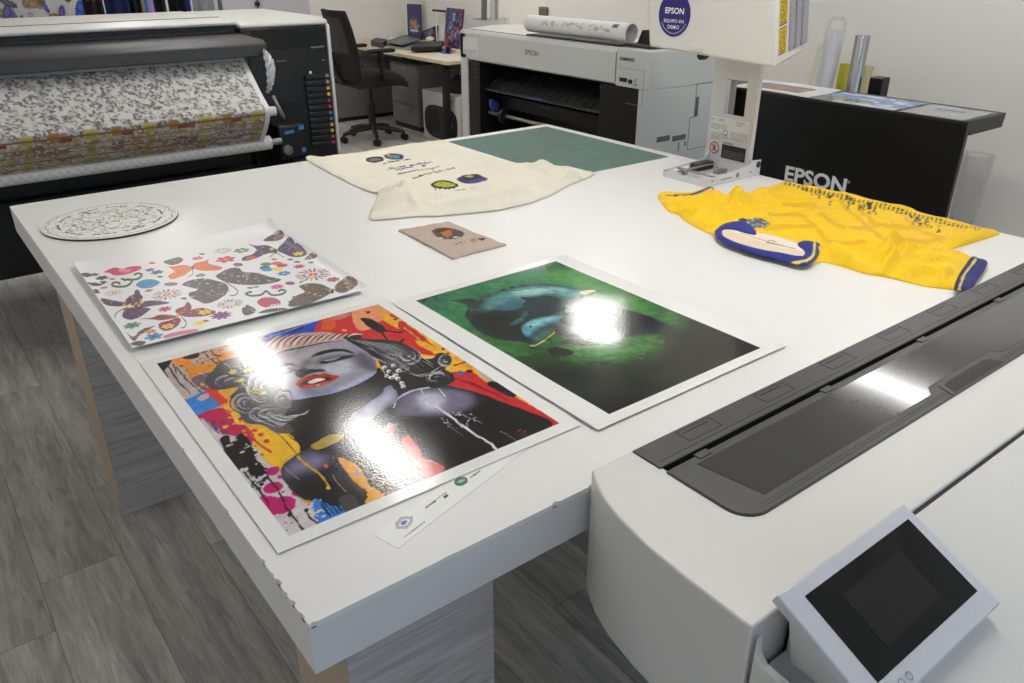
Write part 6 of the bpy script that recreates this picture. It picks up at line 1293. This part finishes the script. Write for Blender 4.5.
# ================================================================== white roll printer behind the table
MX = 2.95
yl_ = at(459.5,31,x=MX)[1]; yr_ = at(650,51,x=MX)[1]; ZM = .5*(at(463,30.3,x=MX)[2] + at(630,48,x=MX)[2])
mp_ = thing('office_plotter', 'white roll printer with paper roll lying on top behind the table', 'printer', (MX + .4, (yl_+yr_)/2, 0))
m_mw = mat('cool_white_plastic', (206,208,205), .42, var=.02, bump=.05, scale=900); m_int = mat('printer_interior', (13,13,15), .5, var=.2)
DX = 3.62
top_ = MB(); zo = at(466,58,x=MX)[2]; zo2 = at(632,91,x=MX)[2]; zop = .5*(zo+zo2)
top_.prism([(MX+.02, ZM), (MX, ZM-.02), (MX, zop+.01), (MX+.03, zop), (MX+.50, zop), (MX+.50, ZM+.004), (MX+.3, ZM+.012)], 'y', at(616,60,x=MX)[1], yl_); obj('top_housing', top_, m_mw, mp_, bevel=.006)
obj('top_groove', MB().box(MX+.028, MX+.034, yr_+.32, yl_-.01, ZM+.001, ZM+.0045), m_mid, mp_)
yo0 = at(467,70,x=MX)[1]; yo1 = at(636.5,100,x=MX)[1]
# right tower and left cheek
twr = MB(); rr_ = .06
pt_ = [(MX+.012, yo1), (MX, yo1-.012), (MX, yr_+rr_-.02)] + [(MX+rr_-rr_*cos(a), yr_+rr_-.02-rr_*sin(a)) for a in np.linspace(.2, pi/2, 7)] + [(DX, yr_-.02), (DX, yo1)]
twr.prism(pt_, 'z', .02, zop); tw = obj('side_tower', twr, m_mw, mp_, bevel=.004)
ydd = at(616,60,x=MX)[1]; pt2 = [(MX, ydd-.0015)] + pt_[2:-1] + [(DX, ydd-.0015)]; twc = obj('control_block', MB().prism(pt2, 'z', zop-.001, ZM+.002), m_mw, mp_, bevel=.006, seg=3)
obj('side_cheek', MB().box(MX, DX, yo0, yl_, .02, ZM-.02), m_mw, mp_, bevel=.008)
obj('back_housing', MB().box(MX+.44, DX, yr_, yl_, .30, ZM-.008), m_mw, mp_, bevel=.01)
obj('interior', MB().box(MX+.36, MX+.44, yo1, yo0, .10, zop), m_int, mp_)
# black front frame
obj('dark_door', MB().box(MX+.012, MX+.05, yo1, at(598,100,x=MX)[1], .12, zop-.004), m_int, mp_, bevel=.004)
obj('dark_jamb', MB().box(MX+.012, MX+.30, at(478,80,x=MX)[1], yo0, .12, zop-.004), m_int, mp_, bevel=.004)
yja, yjb = at(478,80,x=MX)[1], at(598,100,x=MX)[1]
c1_ = at(484,79,x=MX+.06); c2_ = at(596,104,x=MX+.06)
pl_ = MB(); zA = .5*(at(486,75,x=MX+.1)[2] + at(590,99,x=MX+.1)[2]); 
pl_.prism([(MX+.06, zA-.075), (MX+.055, zA-.06), (MX+.10, zA-.03), (MX+.22, zA+.035), (MX+.28, zA+.03), (MX+.28, zA-.075)], 'y', yjb+.01, yja-.01); po = obj('paper_guide', pl_, mat('satin_black', (24,24,26), .5), mp_, bevel=.003)
rb_ = MB(); n_rib = 15
for k in range(n_rib):
    y_ = yjb + .05 + (yja-yjb-.1)*k/(n_rib-1); rb_.hexa([np.array(p_) for p_ in ((MX+.062, y_-.004, zA-.053), (MX+.22, y_-.004, zA+.036), (MX+.22, y_+.004, zA+.036), (MX+.062, y_+.004, zA-.053))], [np.array(p_) for p_ in ((MX+.062, y_-.003, zA-.044), (MX+.22, y_-.003, zA+.044), (MX+.22, y_+.003, zA+.044), (MX+.062, y_+.003, zA-.044))])
obj('guide_ribs', rb_, m_dk, po)
obj('guide_lip', MB().tube([(MX+.05, yjb+.012, zA-.068), (MX+.05, yja-.012, zA-.068)], .007, 10), m_dk, po)
m_bt = mat('blue_tab', (44,76,146), .5); tb = at(536,94,x=MX+.05); obj('blue_tab', MB().box(MX+.044, MX+.05, tb[1]-.05, tb[1]+.05, zA-.072, zA-.058), m_bt, po)
obj('lower_bar', MB().box(MX+.14, MX+.28, yjb+.005, yja-.005, zA-.19, zA-.105), m_int, mp_, bevel=.006)
obj('blue_tab', MB().box(MX+.132, MX+.14, tb[1]-.05, tb[1]+.05, zA-.132, zA-.120), m_bt, mp_)
ra_ = at(487,106,x=MX+.20); rb2 = at(530,123,x=MX+.20); dr_ = (ra_-rb2)
ra_ = at(487,111,x=MX+.09)
sp2 = thing('roll_spindle', 'grey metal roll spindle with blue end clip inside the white printer', 'spindle', ra_)
obj('shaft', MB().tube([(MX+.09, yjb+.01, ra_[2]-.004), (MX+.09, yja-.003, ra_[2]-.004)], .012, 14), mat('satin_steel', (150,146,136), .4, .5), sp2)
obj('flange', MB().lathe([(.02,-.03),(.05,-.025),(.052,.0),(.03,.005),(.028,.04)], (MX+.09, at(504,116,x=MX+.09)[1], ra_[2]-.004), 24, axis='y'), m_int, sp2)
cl = at(491,107,x=MX+.06); obj('end_clip', MB().lathe([(.012,-.02),(.032,-.016),(.036,.004),(.026,.012),(.018,.03)], (MX+.09, cl[1], cl[2]), 20, axis='y').box(MX+.05, MX+.08, cl[1]-.02, cl[1]+.01, cl[2]+.0, cl[2]+.05), m_bt, sp2, bevel=.003)
obj('screws', merge(*[disc((MX+.0118, at(474 if k < 3 else 599, 62+k*8 if k < 3 else 84, x=MX)[1], at(478 if k < 3 else 599, 62+k*8 if k < 3 else 88, x=MX)[2]), xl, EZ, .005, 0, 12, .0008) for k in range(4)]), m_mid, mp_)
# front markings
tp0 = at(525.5,54.8,x=MX); tp1 = at(538.3,56.4,x=MX); obj('brand_lettering', lettering('EPSON', (MX, tp0[1], .5*(tp0[2]+tp1[2])), xl, EZ, .030, tp0[1]-tp1[1], .008, .0008), mat('dark_grey_ink', (44,44,46), .4), mp_)
sA, sB = at(462.5,34,x=MX), at(478,56,x=MX); obj('notice_label', quad((MX, sA[1]-.004, sB[2]), xl, EZ, sA[1]-sB[1], sA[2]-sB[2]-.015, .0012), m_lbl, mp_)
obj('notice_lines', bars((MX, sA[1]-.012, sB[2]+.006), xl, EZ, sA[1]-sB[1]-.02, .03, 3, .3, .0018, 41), m_mid, mp_)
dA = at(617.5,56,x=MX); dB = at(652,95,x=MX); yd0 = at(616,60,x=MX)[1]
obj('panel_seam', MB().box(MX-.0012, MX+.002, yd0-.002, yd0+.001, zop+.02, ZM-.022), m_mid, tw)
npz = at(631,60,x=MX); obj('nameplate', quad((MX, at(620,58,x=MX)[1], npz[2]-.008), xl, EZ, .11, .018, .0014), m_gs, tw); obj('nameplate_text', bars((MX, at(624,58,x=MX)[1], npz[2]-.004), xl, EZ, .07, .009, 1, .8, .002, 43), m_blk, tw)
i1 = at(619.6,79,x=MX); i2 = at(644,84,x=MX)
obj('status_display', merge(quad((MX, i1[1], i1[2]-.012), xl, EZ, .058, .022, .0014), quad((MX, i1[1]-.066, i1[2]-.016), xl, EZ, .032, .022, .0014)), m_blk, tw)
obj('status_icons', merge(disc((MX, i1[1]-.12, i1[2]+.004), xl, EZ, .010, .005, 16, .0014), quad((MX, i1[1]-.108, i1[2]-.022), xl, EZ, .026, .010, .0014)), m_mid, tw)
fA = at(618,67,x=MX); obj('flap_outline', merge(*[MB().box(MX-.0008, MX+.002, min(a, b)-.0008, max(a, b)+.0008, min(c, d)-.0008, max(c, d)+.0008) for a, b, c, d in ((fA[1], yr_+.03, fA[2], fA[2]), (yr_+.03, yr_+.03, fA[2], fA[2]-.18), (fA[1]-.07, yr_+.03, fA[2]-.18, fA[2]-.18))]), m_mid, tw)
# details on the right side face
YS = yr_-.02
g_ = MB()
v0 = at(656,141,y=YS); v1 = at(670,139,y=YS); v2 = at(686,136,y=YS)
for a_, b_ in ((at(656.5,142,y=YS), at(669.5,139,y=YS)), (at(672,141,y=YS), at(685.5,137,y=YS))): g_.box(a_[0], b_[0], YS-.0012, YS+.002, a_[2]-.004, a_[2]+.026)
obj('air_vents', g_, m_gs, tw)
d0 = at(697,84,y=YS); d1 = at(711,83,y=YS); db = at(691,149,y=YS); xr0, xr1 = d0[0], DX-.01; zr0, zr1 = db[2], d0[2]
g2 = MB()
for a, b, c, d in ((xr0, xr1, zr1, zr1), (xr0, xr0, (zr0+zr1)/2, zr1), (xr0-.03, xr0-.03, zr0, (zr0+zr1)/2), (xr0-.03, xr0, (zr0+zr1)/2, (zr0+zr1)/2), (xr0-.03, xr1, zr0, zr0)): g2.box(a-.002, b+.002, YS-.001, YS+.002, c-.002, d+.002)
obj('side_door_outline', g2, m_gs, tw); obj('door_grip', MB().box(xr0+.005, xr0+.03, YS-.0012, YS+.002, (zr0+zr1)/2+.0, zr1-.07), m_gs, tw)
a_ = at(678,146,y=YS); obj('side_icons', MB().box(a_[0], a_[0]+.010, YS-.0012, YS+.001, a_[2]-.03, a_[2]+.02).box(a_[0]+.05, a_[0]+.065, YS-.0012, YS+.001, a_[2]-.005, a_[2]+.018), m_mid, tw)
stn = MB(); 
for yy in (yr_+.10, yl_-.10): stn.box(MX-.02, DX-.05, yy-.04, yy+.04, 0, .06)
obj('stand_foot', stn, m_mw, mp_, bevel=.01)
# black paper stacker corner and the roll on the top
ZR = ZM + .012
ra1 = at(530,35,x=MX+.12)
yA = at(530,28,x=MX+.085)[1]; yB = at(631,40,x=MX+.085)[1]; RRr = .052
RX = MX + .085; ZR -= .002
rp = thing('paper_roll', 'rolled white drawing lying on the white printer', 'roll', (RX, (yA+yB)/2, ZR))
n_t = 40; spiral = []
rm = MB()
prof_r = []; tN = 60
for k in range(tN+1):
    a = 2*pi*1.6*k/tN; r_ = RRr - .010*k/tN; prof_r.append((r_*cos(a), r_*sin(a)))
rng2 = np.linspace(yB, yA, 60)
vsr = [(RX + p_[0], y_, ZR + RRr + .006 + p_[1]) for y_ in rng2 for p_ in prof_r]; w1_ = tN+1
Fr = [(j*w1_+i, j*w1_+i+1, (j+1)*w1_+i+1, (j+1)*w1_+i) for j in range(59) for i in range(tN)]
n_r = len(vsr); vsr2 = [(RX + p_[0]*.985, y_, ZR + RRr + .006 + p_[1]*.985) for y_ in rng2 for p_ in prof_r]
idx_ = np.arange(n_r).reshape(60, w1_); rim_ = np.concatenate([idx_[0], idx_[1:, -1], idx_[-1, -2::-1], idx_[-2:0:-1, 0]]).tolist()
rm.add(vsr + vsr2, Fr + [tuple(n_r + q_ for q_ in f[::-1]) for f in Fr] + [(rim_[k], rim_[k]+n_r, rim_[(k+1) % len(rim_)]+n_r, rim_[(k+1) % len(rim_)]) for k in range(len(rim_))])
col_r = []
for jj, y_ in enumerate(rng2):
    for k in range(w1_):
        u_ = jj/59; a = (1.6*k/tN) % 1.0
        c_ = (228,228,226)
        if .38 < a < .50 and .12 < u_ < .80 and fbm(np.array([u_*40]), np.array([a*60.]), 9, 2)[0] > .58: c_ = (176,176,178)
        if .34 < a < .42 and .07 < u_ < .13: c_ = (90,90,94)
        col_r.append(c_)
obj('rolled_paper', rm, mat_print('plain_paper_ink', .6, .3), rp, ink=np.array(col_r + [(226,226,224)]*n_r, float), smooth=60)
bk_ = MB(); yb0, yb1 = at(661,52,x=MX+.14)[1], at(629,47,x=MX+.1)[1]
bk_.box(MX+.06, MX+.30, yb0, yb1, ZM+.004, ZM+.018); 
bk_.prism([(yb1-.02, ZM+.018), (yb1-.05, ZM+.085), (yb1-.115, ZM+.09), (yb1-.125, ZM+.018)], 'x', MX+.14, MX+.30)
obj('roll_support', bk_, m_dk, mp_, bevel=.003)
obj('roll_bed', MB().box(MX+.04, MX+.18, max(yB+.02, at(616,60,x=MX)[1]+.01), yA-.02, ZM+.0005, ZM+.0105), m_dk, mp_)

# ------------------------------------------------------------------ behind the white printer: bin of film rolls, socket, brown block on the wall
XP = 4.15; p0_ = at(475.5,18,x=XP); p1_ = at(497,20,x=XP); cyb = (p0_[1]+p1_[1])/2; rb_b = abs(p0_[1]-p1_[1])/2*.98; zb_ = .5*(p0_[2]+p1_[2])
bn = thing('roll_bin', 'white round bin of upright film rolls behind the white printer', 'bin', (XP, cyb, 0))
obj('bin', MB().lathe([(rb_b*.9, 0), (rb_b, .02), (rb_b*1.0, zb_), (rb_b*.95, zb_), (rb_b*.93, .3), (.01, .28)], (XP, cyb, 0), 40), m_pw, bn)
for k, (px_, w_r, lean, m_) in enumerate([(483,.026,.05,mat('grey_film',(128,128,128),.3)),(490,.018,.06,mat('pale_film',(186,182,176),.3)),(496.5,.022,.0,mat('clear_film',(214,212,206),.25)),(479,.012,.02,mat('pale_film',(186,182,176),.3))]):
    y_ = min(max(at(px_,16,x=XP)[1], cyb-rb_b*.72), cyb+rb_b*.72); x_ = XP + (.03 if k % 2 else -.02)
    tag(obj('film_roll', MB().tube([(x_, y_, .30), (x_ + .01, y_ - lean, 1.62 - .06*k)], w_r, 16), m_), ['grey film roll leaning in the white bin', 'thin pale film roll leaning in the white bin', 'thick pale translucent roll upright at the right of the bin', 'shortest pale roll at the left of the white bin'][k], 'roll')
so = at(505,22,x=WX); sk = thing('wall_socket', 'white wall socket plate with two plugs behind the white printer', 'socket', (WX-.01, so[1], so[2]-.06))
obj('plate', MB().box(WX-.012, WX, so[1]-.07, so[1]+.07, so[2]-.08, so[2]+.05), m_pw, sk, bevel=.003)
for k, m_ in enumerate((mat('dark_plug',(60,58,54),.5), mat('ochre_plug',(176,140,84),.5))):
    obj('plug', MB().box(WX-.03, WX-.012, so[1]+.045-.07*k, so[1]+.075-.07*k-.0, so[2]-.065, so[2]-.03), m_, sk, bevel=.003)
br_ = at(545.5,13,x=WX); tag(obj('wall_block', MB().box(WX-.05, WX, br_[1]-.048, br_[1]+.048, br_[2]-.08, br_[2]+.055), mat('brown_card', (124,112,92), .8, var=.15)), 'small brown block fixed to the wall above the paper roll', 'wall box'); 
bpy.data.objects['wall_block'].modifiers.new('edge', 'BEVEL').width = .008

# ================================================================== black counter with prints, and the rolls behind it
KX = 3.70; ka = at(761,92,x=KX); kb = at(968.5,121,x=KX); KZ = .5*(ka[2]+kb[2]); KY0 = kb[1]; KY1 = 3.10; KD = .39
kt = thing('display_counter', 'black display counter with white lettering beyond the yellow jersey', 'counter', (KX+.15, (KY0+KY1)/2, 0))
m_kb = mat('black_counter_laminate', (11,11,12), .35, var=.1); m_ke = mat('black_counter_edge', (44,44,45), .45)
fpn = MB(); fpn.box(KX, KX+.028, KY0, KY1, 0, KZ-.0); fpo = obj('front_panel', fpn, m_kb, kt, bevel=.002)
obj('panel_edge', MB().box(KX+.002, KX+.026, KY0-.0014, KY0, .0, KZ-.004), m_ke, fpo)
ct = MB().prism([(KX-.001, KZ-.012), (KX-.001, KZ), (KX+KD, KZ), (KX+KD-.012, KZ-.068), (KX+.05, KZ-.068)], 'y', KY0, KY1); obj('countertop', ct, m_ke, kt, bevel=.002)
obj('side_panel', MB().box(KX+.028, KX+.30, KY1-.03, KY1, 0, KZ-.068), m_kb, kt)
obj('back_brace', MB().box(KX+.028, KX+.30, KY0+.55, KY0+.58, 0, KZ-.068).box(KX+.028, KX+.05, KY0+.012, KY0+.03, KZ-.12, KZ-.068), m_kb, kt)
e0 = at(784,181,x=KX); e1_ = at(844.9,194,x=KX); eh = at(786.4,165.2,x=KX)[2] - e0[2]
zc_ = .5*(e0[2]+e1_[2])
obj('brand_lettering', lettering('EPSON', (KX, e0[1], zc_), xl, EZ, .5*(eh + at(845.4,178.2,x=KX)[2]-e1_[2]), e0[1]-e1_[1], .032, .0012), m_wi, fpo)
rg = at(849,182,x=KX); obj('registered_mark', disc((KX, rg[1], rg[2]), xl, EZ, .007, .005, 20, .0012), m_wi, fpo)
def print_on(q_, z, fn, name, label, th=.0008, wz=0.0):
    P_4 = [at(*p_, z=z) for p_ in q_]; N_ = 60
    mbp = MB(); ink = []
    def P2(u_, v_):
        p_ = (P_4[0]*(1-u_)+P_4[1]*u_)*(1-v_) + (P_4[3]*(1-u_)+P_4[2]*u_)*v_; return p_ + np.array([0,0,wz*sin(u_*7)*sin(v_*3+1) + abs(wz)])
    I_, J_ = np.meshgrid(np.arange(N_+1)/N_, np.arange(31)/30); im = fn(I_, J_)
    mbp.sheet(P2, N_, 30, th); o = obj(name, mbp, mat_print('satin_ink_gloss', .16, .5, .3), ink=np.concatenate([im.reshape(-1,3), np.ones((im.shape[0]*im.shape[1],3))*225])); tag(o, label, 'print'); return o
def ph1(I_, J_):
    g_ = np.ones(I_.shape+(3,))*np.array([232,232,230.]); m_ = (I_ > .10) & (I_ < .80) & (J_ > .2) & (J_ < .8); g_[m_] = (70,58,60); n1 = fbm(I_*12, J_*6, 5); g_[m_ & (n1 > .55)] = (176,86,60); g_[m_ & (n1 < .4)] = (60,80,120); return g_
def ph2(I_, J_):
    n1 = fbm(I_*5, J_*7, 15); g_ = np.ones(I_.shape+(3,))*np.array([104,140,206.]); g_[n1 > .56] = (200,212,228); g_[(J_ < .40 + .15*n1) & (I_ < .6)] = (90,110,70); g_[(J_ < .2) & (I_ > .25)] = (196,204,214); g_[(I_ > .975)] = (60,70,110); return g_
def ph3(I_, J_):
    g_ = np.ones(I_.shape+(3,))*np.array([158,164,172.]); g_[(I_ > .28) & (I_ < .72) & (J_ > .55) & (J_ < .72)] = (96,108,160); g_[J_ < .06] = (150,130,140); return g_
K1 = KX + .01
def kq(pa, pb, d0, d1): 
    return None
def on_counter(px0, px1, x0, x1, fn, label, sk=0.0, wz=0.0, name='photo_print', z=.0012):
    y0, y1 = at(px0, 92 + (px0-761)*.14, x=KX)[1], at(px1, 92 + (px1-761)*.14, x=KX)[1]
    P4 = [np.array([x0, y0, KZ+z]), np.array([x0, y1, KZ+z]), np.array([x1, y1-sk, KZ+z]), np.array([x1, y0-sk, KZ+z])]
    mbp = MB(); N_ = 60; I_, J_ = np.meshgrid(np.arange(N_+1)/N_, np.arange(31)/30)
    def P2(u_, v_): return (P4[0]*(1-u_)+P4[1]*u_)*(1-v_) + (P4[3]*(1-u_)+P4[2]*u_)*v_ + np.array([0,0,wz*(u_*(1-u_)*4)*.3 + wz*max(0, v_-.7)*2])
    mbp.sheet(P2, N_, 30, .0008); im = fn(I_, J_)
    o = obj(name, mbp, mat_print('satin_ink_gloss', .16, .5, .3), ink=np.concatenate([im.reshape(-1,3), np.ones((im.shape[0]*im.shape[1],3))*225])); return tag(o, label, 'print')
on_counter(728, 806, KX+.01, KX+.34, ph1, 'white bordered photo print at the left of the black counter', 0.0, .012)
on_counter(808, 894, KX+.008, KX+.345, ph2, 'blue landscape print in the middle of the black counter')
on_counter(898, 962, KX+.008, KX+.335, ph3, 'grey print with a blue bar at the right counter end')
# clear and silver rolls leaning on the wall behind
def lean_roll(name, pxb, pxt, x_b, x_t, r_, m_, label, cat='roll', z0=0.0, cap=None, hollow=False):
    tb_ = at(*pxt, x=x_t); bb_ = at(*pxb, x=x_b); d_ = (tb_-bb_)/(tb_[2]-bb_[2]); base_ = bb_ + d_*(z0 - bb_[2])
    t = thing(name, label, cat, (base_[0], base_[1], z0))
    obj('roll', MB().tube([base_, tb_], r_, 28), m_, t); 
    return t, base_, tb_
m_film = mat('plastic_wrap', (226,226,224), .15, trans=.7, alpha=1.0); m_silver = mat('silver_film', (168,168,168), .22, .85)
t, b0r, t0r = lean_roll('wrapped_roll', (825,80), (836,30), 4.42, 4.47, .052, mat('lilac_white_paper', (220,220,226), .45), 'white roll in clear wrap leaning left behind the black counter')
obj('clear_wrap', MB().tube([b0r + (t0r-b0r)*.02, t0r, t0r + (t0r-b0r)*.045, t0r + (t0r-b0r)*.06], [.058,.058,.050,.030], 28), mat('clear_wrap', (236,236,236), .12, trans=.9, spec=.5, alpha=.25), t)
lean_roll('silver_roll', (854,84), (863,36), 4.42, 4.47, .042, m_silver, 'silver film roll leaning right behind the black counter')
lean_roll('yellow_roll', (842,84), (846,64), 4.58, 4.60, .036, mat('yellow_film', (196,188,40), .35), 'yellow roll standing between the white and silver rolls')
lean_roll('yellow_roll', (865,86), (869,66), 4.62, 4.64, .028, mat('pale_yellow_film', (206,200,120), .35, alpha=.5), 'narrow pale yellow roll right of the silver one')
lean_roll('clear_tube', (822,78), (830,46), 4.70, 4.76, .075, mat('faint_yellow_film', (222,220,170), .25, trans=.6, alpha=.3), 'wide translucent yellowish tube behind the wrapped white roll')
bk2 = at(880,84,x=4.5); bt2 = at(880,77,x=4.5)
bbx = thing('black_carton', 'small upright black box behind the counter beside the rolls', 'box', (4.5, bk2[1], 0))
obj('carton', MB().box(4.46, 4.54, bt2[1]-.045, bt2[1]+.04, 0, bt2[2]), m_blkp, bbx, bevel=.003); obj('carton_edge', MB().box(4.458, 4.46, bt2[1]-.044, bt2[1]+.039, bt2[2]-.006, bt2[2]), mat('kraft_edge', (150,130,100), .7), bbx)
tb3 = at(979,154,x=4.25); bn3 = thing('clear_bin', 'clear plastic bin standing behind the right counter end', 'bin', (4.25, tb3[1], 0))
obj('bin_wall', MB().lathe([(.06,.004),(.075,tb3[2]),(.078,tb3[2]),(.078,tb3[2]-.008),(.074,tb3[2]-.010),(.058,.01)], (4.25, tb3[1], 0), 40), mat('clear_bin_plastic', (222,222,224), .15, trans=.92, spec=.5, alpha=.3), bn3)
